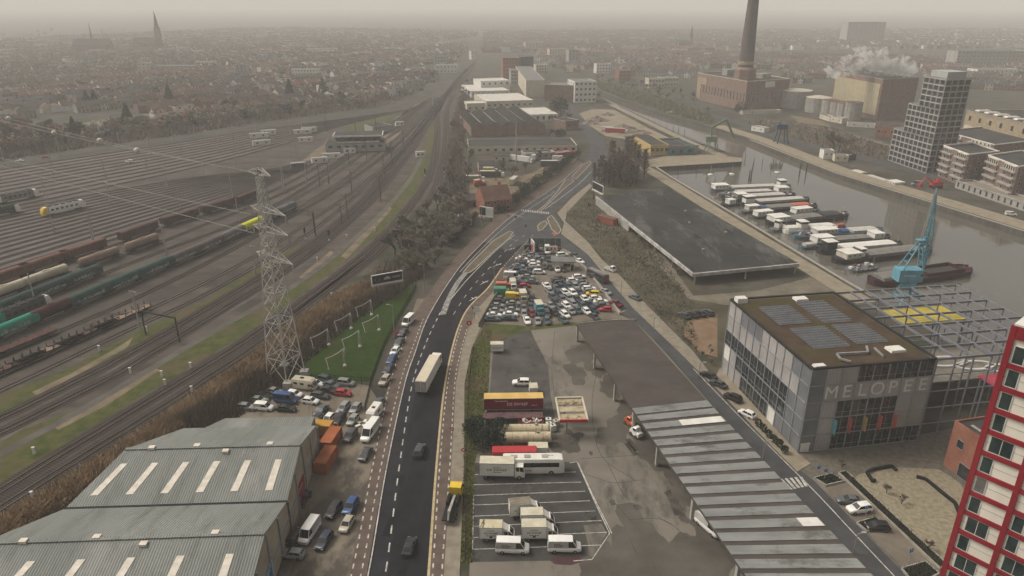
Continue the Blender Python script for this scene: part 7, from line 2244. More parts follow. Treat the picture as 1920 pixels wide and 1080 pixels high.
def flats(nm,base,ytop,label):
 l,f,r=(Vector(G(*p))for p in base)
 hh=top_z(f.y,ytop)
 pts=[l,f,r,l+(r-f)]
 t,lp_=flat_building('brick_flats',label,'flats',pts,hh,M_brick,M_darkroof,rim=wht,group='brick flats on the far quay')
 c=Vector(t.location[:2])
 l,f,r=l-c,f-c,r-c
 nfl=5
 dz=hh/nfl
 sp=[]
 for a,b,n in((l,f,4),(f,r,4)):
  sp+=wall_spots(a,b,n,nfl,dz*.5,dz)
 put_windows(t,sp,win_mesh(1.6,1.7,wht))
 d=(f-l).normalized();nn=Vector((d.y,-d.x))
 for k in range(1,nfl):
  for f0,f1 in((.02,.42),(.55,.98)):
   mb=MB();p_,q_=l.lerp(f,f0)+nn*.7,l.lerp(f,f1)+nn*.7
   mb.bar((*p_,dz*k+.45),(*q_,dz*k+.35),1.5,.75);mb.build('balcony',M_concw,t)
 for f0,f1 in((.05,.4),(.6,.95)):
  mb=MB();p_,q_=l.lerp(f,f0)+nn*.3,l.lerp(f,f1)+nn*.3
  mb.bar((*p_,hh-dz*.45),(*q_,hh-dz*.45),.6,dz*.8);mb.build('white_bay',M_cream,t)
  for i in range(5):
   mb=MB();r_=p_.lerp(q_,(i+.5)/5)+nn*.32;mb.box((*r_,hh-dz*.45),(1.1,.12,dz*.55),rz=math.atan2(d.y,d.x));mb.build('bay_window',M_glass,t)
flats('a',((1757,330),(1803,350),(1858,343)),290,'nearer brown brick flats with cream balconies beside the grid tower')
flats('b',((1838,352),(1893,378),(1960,366)),313,'brown brick flats with cream balconies at the right picture edge')
flats('c',((1760,280),(1856,310),(1960,296)),272,'low red brick flats behind the two balcony blocks')
B('quay_podium','long beige podium wall with openings under the brick flats',1790,352,1925,398,340,9,M_concw,M_pave,12,1,1.2,2.4,'podium',hmin=3.5)
PK=Vector(G(1395,208));hp_=top_z(PK.y,153)
Pl,Pr=Vector(G(1304,186)),Vector(G(1474,201))
t,lp_=flat_building('power_station','big brown brick power station with a tall chimney rising from it','power station',[Pl,PK,Pr,Pl+(Pr-PK)],hp_,M_brick,M_darkroof,rim=M_cream)
c=Vector(t.location[:2])
sp=wall_spots(Pl-c,PK-c,16,1,hp_*.45,1,m0=.5)+wall_spots(PK-c,Pr-c,9,1,hp_*.42,1,skip=lambda i,r:i in(3,6))
put_windows(t,sp,win_mesh(1.8,hp_*.3,M_cream))
d=(PK-Pl).normalized();nn=Vector((d.y,-d.x))
for(f0,f1,z0,z1)in((.02,.22,.62,.86),(.02,.10,.05,.62)):
 p_,q_=(Pl-c).lerp(PK-c,f0)+nn*.2,(Pl-c).lerp(PK-c,f1)+nn*.2
 mb=MB();mb.bar((*p_,hp_*(z0+z1)/2),(*q_,hp_*(z0+z1)/2),.5,hp_*(z1-z0));mb.build('pale_panel',M_ybrick,t)
d=(Pr-PK).normalized();nn=Vector((d.y,-d.x))
p_,q_=(PK-c).lerp(Pr-c,.42)+nn*.2,(PK-c).lerp(Pr-c,.64)+nn*.2
mb=MB();mb.bar((*p_,hp_*.86),(*q_,hp_*.86),.4,hp_*.2);mb.build('sign_board',wht,t)
mb=MB()
for f,g_,s_,h_ in((.3,.4,9,5),(.5,.5,12,7),(.7,.35,7,4),(.4,.75,8,5),(.75,.7,10,4)):
 p_=(Pl-c)+(PK-Pl)*f+(Pr-PK)*g_
 mb=MB();mb.box((p_.x,p_.y,hp_+h_/2-.5),(s_,s_*.7,h_),rz=.5);mb.build('roof_plant',M_concw,t)
Yc=PK.y+22
zb=hp_-1
xc=x_at(1397,Yc,30)
M_chim=mat('chimney_brick',(0.085,0.07,0.062),.9,scale=.25,col2=(0.12,0.10,0.09),stretch=(1,1,4))
rb_,rt_=6.4,3.5
mb=MB();mb.lathe([(rb_,zb+10),(rb_*.98,zb+14),(rt_,112),(rt_+.3,112.2),(rt_+.3,113.5),(rt_-.8,113.5)],(0,0,0),24)
ch=thing('chimney_stack','very tall tapering dark chimney above the brick power station','chimney',(xc,Yc,0))
mb.build('shaft',M_chim,ch,smooth=35)
mb=MB();mb.lathe([(9.5,0),(9.5,zb+9),(7,zb+11)],n=8);mb.build('base',M_brick,ch)
mb=MB();mb.lathe([(rb_+.5,zb+13),(rb_+.5,zb+15.5),(rb_,zb+15.6)],n=24);mb.build('collar',M_ybrick,ch)
Qk,Ql,Qr=Vector(G(1642,226)),Vector(G(1556,203)),Vector(G(1708,221))
hq=top_z(Qk.y,149)
t,_=flat_building('boiler_house','dark brown boiler house with a huge cream panel on its canal side','boiler house',[Ql,Qk,Qr,Ql+(Qr-Qk)],hq,M_brick,M_darkroof,rim=M_concw)
c=Vector(t.location[:2])
d=(Qk-Ql).normalized();nn=Vector((d.y,-d.x))
p_,q_=(Ql-c).lerp(Qk-c,.04)+nn*.2,(Ql-c).lerp(Qk-c,.97)+nn*.2
mcp=mat('ribbed_cream',(0.36,0.31,0.20),.8,scale=.3,col2=(0.43,0.38,0.26));
mb=MB();mb.bar((*p_,hq*.50),(*q_,hq*.50),.4,hq*.76);mb.build('cream_panel',mcp,t)
mb=MB()
for i in range(22):pp=p_.lerp(q_,i/21)+nn*.22;mb.bar((*pp,hq*.12),(*pp,hq*.88),.3)
mb.build('panel_rib',mcp,t)
for k,(px,py,yt,rad,lb)in enumerate(((1499,205,172,13.5,'broad grey storage tank beside the power station'),(1541,213,185,10,'second grey storage tank with pale conical roof'),(1560,220,189,6.5,'leftmost of the four ribbed grey silos'),(1575,222,192,6.5,'second of the four ribbed grey silos'),(1588,224,194,6.5,'third of the four ribbed grey silos'),(1603,226,193,6.5,'rightmost of the four ribbed grey silos'))):
 x,y=G(px,py)
 hh=top_z(y,yt)
 t=thing('storage_tank',lb,'tank',(x,y+rad,0),0,'tanks and silos by the boiler house')
 mb=MB();mb.lathe([(rad,0),(rad,hh)],n=28);mb.build('shell',M_concw,t)
 mb=MB();mb.lathe([(rad+.2,hh-.2),(rad+.2,hh),(.2,hh+(1.8 if k<2 else .5))],n=28);mb.build('roof',M_cream if k<2 else M_tile,t)
 mb=MB()
 for i in range(14):a=6.2832*i/14;mb.bar((math.cos(a)*rad,math.sin(a)*rad,0),(math.cos(a)*rad,math.sin(a)*rad,hh),.35)
 mb.build('rib',M_concw,t)
t=B('brick_hall','long brick factory hall with pale rooflights and cream doors behind the tower',1800,262,1990,318,207,45,M_ybrick,M_darkroof,9,2,2.5,3,'factory hall')
a,b=Vector(G(1800,262)),Vector(G(1990,318));d=(b-a).normalized();nn=Vector((-d.y,d.x));c=Vector(t.location[:2]);hh=top_z(a.y,207)
for i in range(10):
 p_=a-c+d*((b-a).length*(i+.5)/10)+nn*8
 mb=MB();mb.box((*p_,hh+.5),(4,9,.8),rz=math.atan2(d.y,d.x),taper=.8);mb.build('rooflight',M_skylight,t)
for i in range(5):
 p_=a-c+d*((b-a).length*(i+.5)/8)-nn*.15
 mb=MB();mb.box((*p_,hh*.28),(8.5,.3,hh*.5),rz=math.atan2(d.y,d.x));mb.build('door',M_cream,t)
B('pumping_house','low reddish brick building between boiler house and tower',1640,257,1700,262,236,16,M_redbrick,M_darkroof,5,1)
for k,(x0,y0,x1,y1,yt,m_,lb)in enumerate(((1408,245,1432,249,236,wht,'white and red site container on the far bank'),(1543,298,1563,298,282,wht,'white box trailer on the far quay'),(1564,303,1590,304,291,M_cream,'cream cabin right of the white box trailer on the far quay'),(1591,301,1604,300,291,M_black,'dark cabin right of the cream one on the far quay'),(1536,222,1555,228,214,M_cream,'leftmost cream shed below the grey silos'),(1556,228,1578,232,218,M_cream,'second cream shed below the grey silos'),(1588,237,1640,240,230,wht,'long white shed below the boiler house'),(1392,215,1464,213,208,M_cream,'long low cream shed at the foot of the power station'))):
 B('site_shed',lb,x0,y0,x1,y1,yt,6,m_,M_greyroof,2,1,1,1,'shed','small sheds on the far bank',hmin=2.5)
sm=bpy.data.materials.new('smoke');sm.use_nodes=True
nt_=sm.node_tree;nt_.nodes.remove(nt_.nodes['Principled BSDF'])
v_=nt_.nodes.new('ShaderNodeVolumePrincipled');v_.inputs['Color'].default_value=(.97,.96,.94,1);
_ge=nt_.nodes.new('ShaderNodeNewGeometry');_nz=nt_.nodes.new('ShaderNodeTexNoise');_nz.inputs['Scale'].default_value=.16;_nz.inputs['Detail'].default_value=5
_mr=nt_.nodes.new('ShaderNodeMapRange');_mr.inputs[1].default_value,_mr.inputs[2].default_value,_mr.inputs[3].default_value,_mr.inputs[4].default_value=.40,.68,0.0,.30
nt_.links.new(_ge.outputs['Position'],_nz.inputs['Vector']);nt_.links.new(_nz.outputs[0],_mr.inputs[0]);nt_.links.new(_mr.outputs[0],v_.inputs['Density'])
nt_.links.new(v_.outputs[0],nt_.nodes['Material Output'].inputs['Volume'])
bm=bmesh.new()
rs=random.Random(4)
Ys=Qk.y+20
for px,py,r_ in[(1716,132,3.2),(1708,131,5),(1698,130,6),(1688,127,6.5),(1678,126,6.5),(1668,124,7),(1660,118,6),(1654,110,5),(1658,101,4),(1661,94,2.6),(1648,120,7),(1640,112,5.5),(1634,122,6.5),(1624,118,6),(1616,108,5),(1612,98,3.5),(1618,92,2.5),(1608,120,5.5),(1600,128,5.5),(1592,120,4),(1586,132,5),(1576,128,4),(1568,124,3),(1564,138,4),(1556,132,3),(1645,102,3.5),(1630,104,3.5),(1672,112,3)]+[(rs.uniform(1570,1700),rs.uniform(104,136),rs.uniform(1.5,3.5))for _ in range(26)]:
 z=top_z(Ys,py)
 x=x_at(px,Ys,z)
 o=bmesh.ops.create_icosphere(bm,subdivisions=3,radius=r_,matrix=Matrix.Translation((x,Ys+rs.uniform(-3,3),z)))
 for vv in o['verts']:
  d=vv.co-Vector((x,Ys,z))
  n_=math.sin(d.x*.9+px)*math.cos(d.z*1.1+py)*.22+math.sin(d.z*1.7+d.x*1.5+px)*.15
  vv.co+=d*n_
me=bpy.data.meshes.new('smoke');bm.to_mesh(me);bm.free();me.materials.append(sm)
tag(obj('smoke',me),kind='stuff')
# ---- centre industry strip
M_saw=M_darkroof
F0,F1=Vector(G(884,257)),Vector(G(1022,252))
back=Vector(G(920,208,8))-Vector(G(960,241,8))
nb_=5
for i in range(nb_):
 a,b=F0 .lerp(F1,i/nb_),F0 .lerp(F1,(i+1)/nb_)
 m_=(a+b)/2
 t=thing('gabled_shed','dark gabled shed with pale skylight strip, %s from the left of five joined sheds'%ordw(i),'shed',(m_.x,m_.y,0),0,'five joined gabled sheds')
 a,b=a-m_,b-m_
 k=.75+.08*i if i<3 else 1.0
 bk=back*k
 ap=(a+b)/2
 mb=MB()
 mb.add([(*a,0),(*b,0),(*b,6.5),(*ap,9.5),(*a,6.5)],[(0,1,2,3,4)])
 mb.add([(*(a+bk),0),(*(b+bk),0),(*(b+bk),6.5),(*(ap+bk),9.5),(*(a+bk),6.5)],[(4,3,2,1,0)])
 mb.add([(*b,0),(*(b+bk),0),(*(b+bk),6.5),(*b,6.5)],[(0,1,2,3)])
 mb.add([(*a,0),(*(a+bk),0),(*(a+bk),6.5),(*a,6.5)],[(3,2,1,0)])
 mb.build('wall',M_brick,t)
 for p_ in(a,b):
  mb=MB();mb.add([(*p_,6.52),(*(p_+bk),6.52),(*(ap+bk),9.52),(*ap,9.52)],[(0,1,2,3),(3,2,1,0)]);mb.build('roof_slope',M_darkroof,t)
 q_=lambda f,s:Vector((*(ap.lerp(b,f)+bk*s),9.5-3*f+.12))
 mb=MB();mb.add([q_(.15,.12),q_(.75,.12),q_(.75,.85),q_(.15,.85)],[(0,1,2,3),(3,2,1,0)]);mb.build('skylight',M_skylight,t)
B('long_depot','long dark roofed depot with a cream front wall facing the junction',878,290,1082,287,275,26,M_cream,M_darkroof,14,1,2,1.6,'depot')
B('long_depot','low grey shed in front of the cream depot wall',985,300,1040,297,289,9,M_concw,M_greyroof,5,1,1.4,1.2,'shed')
B('colourful_shed','small shed with red and green painted wall at the bend of the road',1040,298,1076,293,288,8,paint('red'),M_greyroof,3,1,1.2,1.2,'shed')
B('flat_warehouse','white flat roofed warehouse with striped roof beside the gabled sheds',992,230,1046,228,215,40,wht,M_zinc,5,1,2,3,'warehouse')
B('flat_warehouse','small cream block at the rail side of the gabled sheds',876,214,911,213,194,18,M_cream,M_zinc,3,1,2,1.5,'warehouse')
B('flat_warehouse','long cream roofed warehouse behind the gabled sheds',912,207,1000,204,190,55,M_cream,M_zinc,8,1,2,1.5,'warehouse')
B('flat_warehouse','white stepped warehouse with bright roof nearest the main line',884,184,955,182,171,60,wht,M_zinc,8,1,2,2,'warehouse')
B('flat_warehouse','upper white hall standing on the stepped warehouse',902,176,956,174,152,30,wht,M_zinc,5,2,2,2,'warehouse')
B('office_block','long cream office block with rows of windows above the demolition site',1021,182,995,150,150,18,M_cream,M_greyroof,14,3,1.6,1.6,'office')
B('office_block','plain brick office wing between the cream block and the white end house',1020,190,1077,192,159,30,M_brick,M_greyroof,0,0,cat='office')
B('office_block','white end house of the office row with square dark windows',1077,193,1117,192,153,26,wht,M_greyroof,5,4,2.2,2,'office',side=3)
B('brick_store','small dark brick store at the bend of the main road',1060,245,1085,242,228,14,M_brick,M_darkroof,2,1)
t=B('painted_warehouse','warehouse with a yellow graffiti end wall on the pier',1219,292,1253,291,272,38,mat('yellow_wall',(0.36,0.26,0.10),.8,scale=.4,col2=(0.48,0.36,0.16)),M_darkroof,4,1,2,2,'warehouse')
B('painted_warehouse','low dark warehouse with turquoise graffiti beside the yellow one',1254,292,1300,290,278,30,mat('graffiti_wall',(0.05,0.18,0.2),.8,scale=.35,col2=(0.10,0.10,0.10),thr=(.45,.55)),M_darkroof,3,1,2,2,'warehouse')
B('painted_warehouse','long grey gabled store behind the graffiti warehouses',1192,275,1222,290,262,30,M_concw,M_darkroof,4,1,2,2,'warehouse')
for k,(px,py,L,hd,c,lb)in enumerate(((1153,249,14,-15,'red','red container on the demolition site'),(1138,246,9,-15,'white','white truck box beside the red container on the demolition site'),(975,303,14,-35,'white','long white trailer parked in front of the cream depot'),(1001,300,7,80,'white','white box van beside the long white trailer'),(963,345,9,75,'beige','beige box trailer in the works yard'),(918,332,12,0,'dark grey','long grey shed roof in the works yard'),(916,325,6,0,'yellow','yellow truck with white cab in the works yard'),(896,349,4,30,'orange','orange concrete mixer drum in the works yard'),(1030,312,10,0,'dark blue','dark blue truck by the works yard hedge'),(886,341,9,5,'silver green','pale green container at the rail side of the works yard'),(1045,303,6,0,'white','white van at the works yard exit'))):
 x,y=G(px,py)
 t=thing('works_vehicle',lb,'vehicle',(x,y,0),R(hd),'vehicles and boxes in the works yard')
 mb=MB();mb.box((0,0,2.0),(L,2.6,2.6),taper=.97);mb.build('cargo_box',paint(c),t)
 mb=MB();mb.box((0,0,3.33),(L*.97,2.45,.08));mb.build('box_roof',M_decklight,t)
 mb=MB();mb.box((L/2+.9,0,1.5),(1.7,2.3,2.0),taper=.85);mb.build('cab',wht,t)
 mb=MB();mb.box((0,0,.6),(L*.9,1.2,.25));mb.build('chassis',M_black,t)
 wheels(t,(-L*.3,L*.3),1.05,.48,.3)
x,y=G(901,350)
t=thing('mobile_crane','red mobile crane with raised boom in the works yard','crane',(x,y,0))
mb=MB();mb.box((0,0,1.4),(6,2.4,1.4));mb.build('carrier',paint('dark red'),t);wheels(t,(-2,2),1.0,.5,.3)
mb=MB();mb.bar((0,0,2),(-.5,0,top_z(y,312)),.5);mb.build('boom',paint('orange'),t)
def house_mesh(Wd,D,e,r,axis='x'):
 """walls mesh and roof mesh of a gabled house, ridge along x"""
 x,y=Wd/2,D/2
 wb=MB()
 wb.add([(-x,-y,0),(x,-y,0),(x,-y,e),(-x,-y,e)],[(0,1,2,3)]);wb.add([(x,y,0),(-x,y,0),(-x,y,e),(x,y,e)],[(0,1,2,3)])
 for s in(-1,1):wb.add([(s*x,-y*s,0),(s*x,y*s,0),(s*x,y*s,e),(s*x,0,r),(s*x,-y*s,e)],[(0,1,2,3,4)])
 rbm=MB()
 o=.35
 k=(r-e)/y
 for s in(-1,1):
  p=[(-x-.05,s*(y+o),e-o*k+.05),(x+.05,s*(y+o),e-o*k+.05),(x+.05,0,r+.08),(-x-.05,0,r+.08)]
  q=[(a,b,c-.14)for a,b,c in p]
  rbm.add(p+q,[(0,1,2,3),(7,6,5,4),(0,4,5,1),(1,5,6,2),(2,6,7,3),(3,7,4,0)]if s<0 else[(3,2,1,0),(4,5,6,7),(1,5,4,0),(2,6,5,1),(3,7,6,2),(0,4,7,3)])
 return wb,rbm
x,y=G(925,398)
t=thing('gabled_house','red brick gabled house with poster wall at the road junction','house',(x,y+6,0),R(22))
wb,rbm=house_mesh(13,12,5.5,10.5)
wb.build('wall',M_redbrick,t);r_o=rbm.build('roof',M_tile,t)
mb=MB();mb.box((3,1,10.5),(1.2,.8,2.4));mb.build('chimney',M_redbrick,r_o)
for i in range(4):
 for z in(1.9,4.3):obj('window',win_mesh(1.1,1.5,wht),t,(-4.5+3*i,-6.03,z),0)
for i in range(3):obj('window',win_mesh(1.1,1.5,wht),t,(6.53,-3.5+3.5*i,2.2),R(90))
for k,(px,py,w_,d_,m_,lb)in enumerate(((938,300,10,8,M_cream,'cream workshop at the far side of the works yard'),(912,318,9,7,M_concw,'grey workshop left of the bare trees in the works yard'),(876,384,12,9,M_tiledark,'dark roofed shed behind the gabled house'),(871,421,5,4,wht,'small white garden hut beside the footpath'))):
 x,y=G(px,py)
 t=thing('workshop',lb,'workshop',(x,y,0),R(8*k));wb,rbm=house_mesh(w_,d_,3.2,5.0);wb.build('wall',m_ if m_ is not M_tiledark else M_brick,t);rbm.build('roof',M_tiledark,t)
 obj('window',win_mesh(1.2,1.1,wht),t,(-w_*.2,-d_/2-.03,1.8),0);mb=MB();mb.box((w_*.2,-d_/2-.03,1.1),(1,.1,2.1));mb.build('door',M_black,t)
for k,(px,py,s)in enumerate(((1120,226,9),(1108,232,7),(1168,240,8),(1182,247,9),(1140,216,6),(1205,250,6))):
 x,y=G(px,py)
 mb=MB();r2_=random.Random(k);n=22
 prof=[(s*(1-j/5)+.05,s*.36*(j/5)**.8)for j in range(6)]
 mb.lathe(prof,n=n)
 mb.v=[(a*r2_.uniform(.8,1.25),b*r2_.uniform(.8,1.2),c*r2_.uniform(.75,1.2))for a,b,c in mb.v]
 tag(mb.build('rubble_heap',mat('rubble',(0.11,0.085,0.07),.95,scale=.6,col2=(0.2,0.165,0.14)),None,(x,y,-.1)),'brown rubble heap on the demolition site, %s from the left'%ordw(sorted((1120,1108,1168,1182,1140,1205)).index(px)),'rubble heap','rubble heaps on the demolition site')
def church(px,Y,zt_,label,L=42,W_=18,ridge=26,tw=7):
 x=x_at(px,Y)
 t=thing('church',label,'church',(x,Y,0),R(5))
 wb,rbm=house_mesh(L,W_,ridge*.6,ridge);wb.build('nave_wall',M_brick,t);rbm.build('nave_roof',M_tiledark,t)
 ox=L/2+tw/2 if tw>4 else 0
 mb=MB();mb.box((ox,0,zt_*.28),(tw,tw,zt_*.56));mb.build('tower',M_brick,t)
 mb=MB();mb.lathe([(tw*.62,zt_*.56),(tw*.5,zt_*.60),(.12,zt_)],(ox,0,0),8);mb.build('spire',M_tiledark,t)
 for i in range(6):
  obj('window',win_mesh(1.6,6),t,(-L/2+L*(i+.5)/6,-W_/2-.05,8),0)
church(276,1420,top_z(1420,20),'distant church with a tall pointed spire in the left haze',40,16,24,9)
church(178,1330,top_z(1330,42),'distant dark church with a thin roof spike left of the tall spire',62,20,26,3)
church(1281,1500,top_z(1500,48),'distant slim spire between the road and the chimney',24,12,15,6)
for k,(x0,y0,x1,ytop,dep,m_,c_,r_,lb)in enumerate(((1585,82,1655,42,30,M_concw,10,9,'hazy high-rise slab behind the smoke'),(1790,128,1920,96,25,M_concw,18,5,'long hazy apartment slab at the right edge'),(1830,145,1905,130,20,wht,9,2,'pale low block behind the grid tower'),(818,138,858,122,18,wht,6,2,'white block left of the far main line'),(815,128,842,106,20,M_concw,5,4,'grey block left of the far main line'),(884,112,895,96,12,wht,2,4,'narrow white block where the tracks vanish'),(943,150,975,108,26,M_redbrick,6,6,'brown red office block beside the far tracks'),(976,150,1000,106,20,M_glass,4,6,'dark glass office block beside the brown red one'),(958,158,990,132,24,M_concw,6,4,'grey block behind the white halls'),(1005,138,1025,122,20,M_cream,4,3,'cream block behind the long office'),(985,95,1015,80,20,M_cream,5,4,'pale hazy block far along the road'),(1030,112,1060,92,20,M_cream,6,4,'pale hazy rounded block far along the road'),(1066,122,1084,94,16,M_concw,3,6,'slim grey hazy block far along the road'),(1118,138,1145,120,16,wht,5,3,'white terrace above the grass bank'),(1160,152,1182,132,16,M_redbrick,5,3,'brick block above the grass bank'),(1216,165,1245,148,16,M_cream,5,2,'cream block at the canal bend'),(1240,163,1272,146,18,M_cream,6,2,'cream roofed hall at the canal bend'),(260,138,283,118,14,M_cream,3,3,'cream house block in the left city'),(283,138,365,124,22,M_concw,9,2,'long blue grey school block in the left city'),(365,128,402,116,18,M_cream,8,2,'cream school wing in the left city'),(548,148,598,130,14,wht,9,3,'white terrace block with dark windows in the left city'),(576,104,632,91,16,wht,10,3,'long pale hazy block in the left city'),(445,146,465,122,14,M_concw,3,5,'grey block of flats in the left city'))):
 B('city_block',lb,x0,y0,x1,y0-.3,ytop,dep,m_,M_greyroof,c_,r_,1.7,1.6,'building','larger blocks in the city',side=2)
M_bark=mat('bark',(0.035,0.028,0.022),.9,scale=1,col2=(0.06,0.05,0.04))
M_twig={'brown':mat('twig_brown',(0.125,0.10,0.078),.95,scale=.2,col2=(0.215,0.175,0.14)),'grey':mat('twig_grey',(0.125,0.115,0.092),.95,scale=.2,col2=(0.21,0.195,0.155)),'red':mat('twig_reddish',(0.16,0.10,0.075),.95,scale=.2,col2=(0.24,0.16,0.12)),'olive':mat('twig_olive',(0.105,0.105,0.065),.95,scale=.2,col2=(0.175,0.17,0.105))}
M_ever=mat('evergreen_leaf',(0.008,0.016,0.011),.9,scale=.5,col2=(0.020,0.034,0.020))
M_ever2=mat('hedge_leaf',(0.012,0.022,0.012),.9,scale=.5,col2=(0.03,0.045,0.022))
def bare_tree(seed,H,spread,kind='round',ntw=2300):
 r_=random.Random(seed)
 tb=MB()
 tips=[]
 def branch(p,d,ln,rad,lv):
  q_=p+d*ln
  tb.tube(p,q_,rad,rad*.66,n=5 if lv<2 else 3)
  tips.append((p,q_,lv))
  if lv>=4:return
  nb=3 if lv<2 else 2
  for k in range(nb):
   side=Vector((r_.uniform(-1,1),r_.uniform(-1,1),r_.uniform(-.15,.7))).normalized()
   up=.75 if kind=='poplar' else .25
   nd=(d*(.75 if kind!='poplar' else 1.0)+side*(.75 if kind!='poplar' else .32)+Vector((0,0,up*.4))).normalized()
   branch(p+d*ln*r_.uniform(.65,1),nd,ln*r_.uniform(.62,.82),rad*.6,lv+1)
 if kind=='poplar':
  for s in range(9):tb.tube((0,0,H*s/9),(0,0,H*(s+1)/9),H*.012*(1-s/10),H*.012*(1-(s+1)/10),n=5)
  for s in range(22):
   z=H*(.12+.80*s/22);a=s*2.4
   d=Vector((math.cos(a)*.35,math.sin(a)*.35,1)).normalized()
   ln=H*.17*(1-.55*s/22)
   tb.tube((0,0,z),Vector((0,0,z))+d*ln,H*.004,H*.001,n=3);tips.append((Vector((0,0,z)),Vector((0,0,z))+d*ln,3));tips.append((Vector((0,0,z)),Vector((0,0,z))+d*ln,3))
 else:
  branch(Vector((0,0,0)),Vector((r_.uniform(-.06,.06),r_.uniform(-.06,.06),1)).normalized(),H*.24,H*.02,0)
 trunk=tb.mesh('trunk',M_bark)
 cb_=MB()
 cand=[t_ for t_ in tips if t_[2]>=2]
 for k in range(ntw):
  p,q_,lv=r_.choice(cand)
  c=p.lerp(q_,r_.uniform(.2,1.15))
  d=((q_-p).normalized()*.7+Vector((r_.uniform(-1,1),r_.uniform(-1,1),r_.uniform(-.5,1)))).normalized()
  ln=H*r_.uniform(.04,.11)*(1 if kind!='poplar' else .8)
  w_=H*r_.uniform(.003,.007)
  o=d.orthogonal().normalized()
  o=Matrix.Rotation(r_.uniform(0,3.14),3,d)@o*w_
  e=c+d*ln
  cb_.poly([c-o,c+o,e])
 return trunk,cb_.mesh('crown',M_twig['brown'])
def leafy(seed,H,Rr,kind='bush',n=900):
 r_=random.Random(seed)
 cb_=MB()
 lobes=[(Vector((r_.uniform(-.5,.5)*Rr,r_.uniform(-.5,.5)*Rr,H*r_.uniform(.4,.75))),Rr*r_.uniform(.45,.75))for _ in range(7)]
 for k in range(n):
  if kind=='conifer':
   f=r_.random()**.7
   rad=Rr*(1-f)*r_.uniform(.55,1.05)+.15
   a=r_.uniform(0,6.28)
   c=Vector((rad*math.cos(a),rad*math.sin(a),H*(.08+.92*f)))
  else:
   l,rr=r_.choice(lobes)
   v3=Vector((r_.gauss(0,1),r_.gauss(0,1),r_.gauss(0,.8))).normalized()*rr*r_.uniform(.7,1.05)
   c=l+v3
   if c.z<.1:c.z=.1
  s=max(.16,H*.035)*r_.uniform(.7,1.6)
  d=Vector((r_.uniform(-1,1),r_.uniform(-1,1),r_.uniform(-.6,.6))).normalized()*s
  o=Matrix.Rotation(r_.uniform(0,6.28),3,d.normalized())@d.orthogonal().normalized()*s*.6
  cb_.poly([c-d,c+o,c+d,c-o])
 tb=MB();tb.tube((0,0,0),(0,0,H*.6),H*.03,H*.012,n=6)
 return tb.mesh('trunk',M_bark),cb_.mesh('crown',M_ever)
TP={'round':[bare_tree(s,10,1)for s in(1,2,3,4)],'poplar':[bare_tree(s,10,1,'poplar',1300)for s in(11,12)],'conifer':[leafy(s,10,3.2,'conifer',1100)for s in(21,22)],'bush':[leafy(s,4,2.6,'bush',800)for s in(31,32,33)]}
TREES={}
rt_=random.Random(99)
def tree(x,y,H,kind,tone,place,wide=1.0,cat='tree'):
 tr,cr=rt_.choice(TP[kind])
 base=4.0 if kind=='bush' else 10.0
 nm={'round':'bare_tree','poplar':'bare_poplar','conifer':'conifer','bush':'evergreen_bush'}[kind]
 t=thing(nm,'','shrub' if kind=='bush' else 'tree',(x,y,0),rt_.uniform(0,6.28))
 s=H/base
 t.scale=(s*wide,s*wide,s)
 obj('trunk',tr,t)
 o=obj('crown',cr,t)
 setm(o,M_ever if tone=='ever' else M_ever2 if tone=='hedge' else M_twig[tone])
 desc={'round':{'brown':'brown bare','grey':'grey bare','red':'reddish bare','olive':'olive bare'}.get(tone,'')+' tree','poplar':'slim bare poplar','conifer':'dark green conifer','bush':'dark evergreen bush'}[kind]
 TREES.setdefault((desc+' '+place),[]).append(t)
 return t
def proj(x,y,z=0.0):
 d=y*CP+(HC-z)*SP
 return 960+F*x/d,540+F*((HC-z)*CP-y*SP)/d
def scatter(poly,n,seed,mind=2.5):
 r_=random.Random(seed)
 xs,ys=[p[0]for p in poly],[p[1]for p in poly]
 res=[]
 tries=0
 while len(res)<n and tries<n*60:
  tries+=1
  px,py=r_.uniform(min(xs),max(xs)),r_.uniform(min(ys),max(ys))
  ins=False
  for i in range(len(poly)):
   a,b=poly[i],poly[i-1]
   if(a[1]>py)!=(b[1]>py)and px<(b[0]-a[0])*(py-a[1])/(b[1]-a[1])+a[0]:ins=not ins
  if not ins:continue
  x,y=G(px,py)
  if not mind or all((x-u)**2+(y-v_)**2>mind**2 for u,v_ in res):res.append((x,y))
 return res
def tones(k,seq):return seq[k%len(seq)]
for k,(x,y)in enumerate(scatter([(735,478),(785,405),(845,365),(868,395),(868,432),(830,480),(800,520),(775,525)],44,1,3.8)):
 tree(x,y,rt_.uniform(8.5,12.5),'round',tones(k,('grey','brown','olive','grey')),'in the grove between tracks and main road',1.35)
for k,(x,y)in enumerate(scatter([(838,365),(850,300),(852,240),(868,170),(885,140),(900,140),(880,200),(876,260),(882,330),(870,380)],60,2,4.5)):
 tree(x,y,rt_.uniform(6.5,11.5),'round',tones(k,('brown','grey','brown','red')),'along the right side of the main line',1.1)
for k,(x,y)in enumerate(scatter([(-40,305),(0,299),(200,268),(340,252),(480,226),(620,208),(700,198),(757,178),(800,160),(830,140),(800,140),(740,165),(640,190),(480,208),(300,235),(140,248),(-40,262)],92,3,7)):
 tree(x,y,rt_.uniform(8,15),'round',tones(k,('brown','grey','olive','brown')),'in the tree belt beyond the rail yard',1.15)
for k,(x,y)in enumerate(scatter([(-20,290),(130,275),(130,258),(60,250),(-20,262)],14,4,6)):
 tree(x,y,rt_.uniform(17,22),'round',tones(k,('brown','grey')),'in the tall grove at the left edge',.9)
for k,(x,y)in enumerate(scatter([(1112,340),(1150,300),(1195,298),(1213,340),(1200,352),(1130,352)],40,5,2.2)):
 tree(x,y,rt_.uniform(9,16),'poplar',tones(k,('brown','grey','brown')),'beside the small dark billboard',2.1)
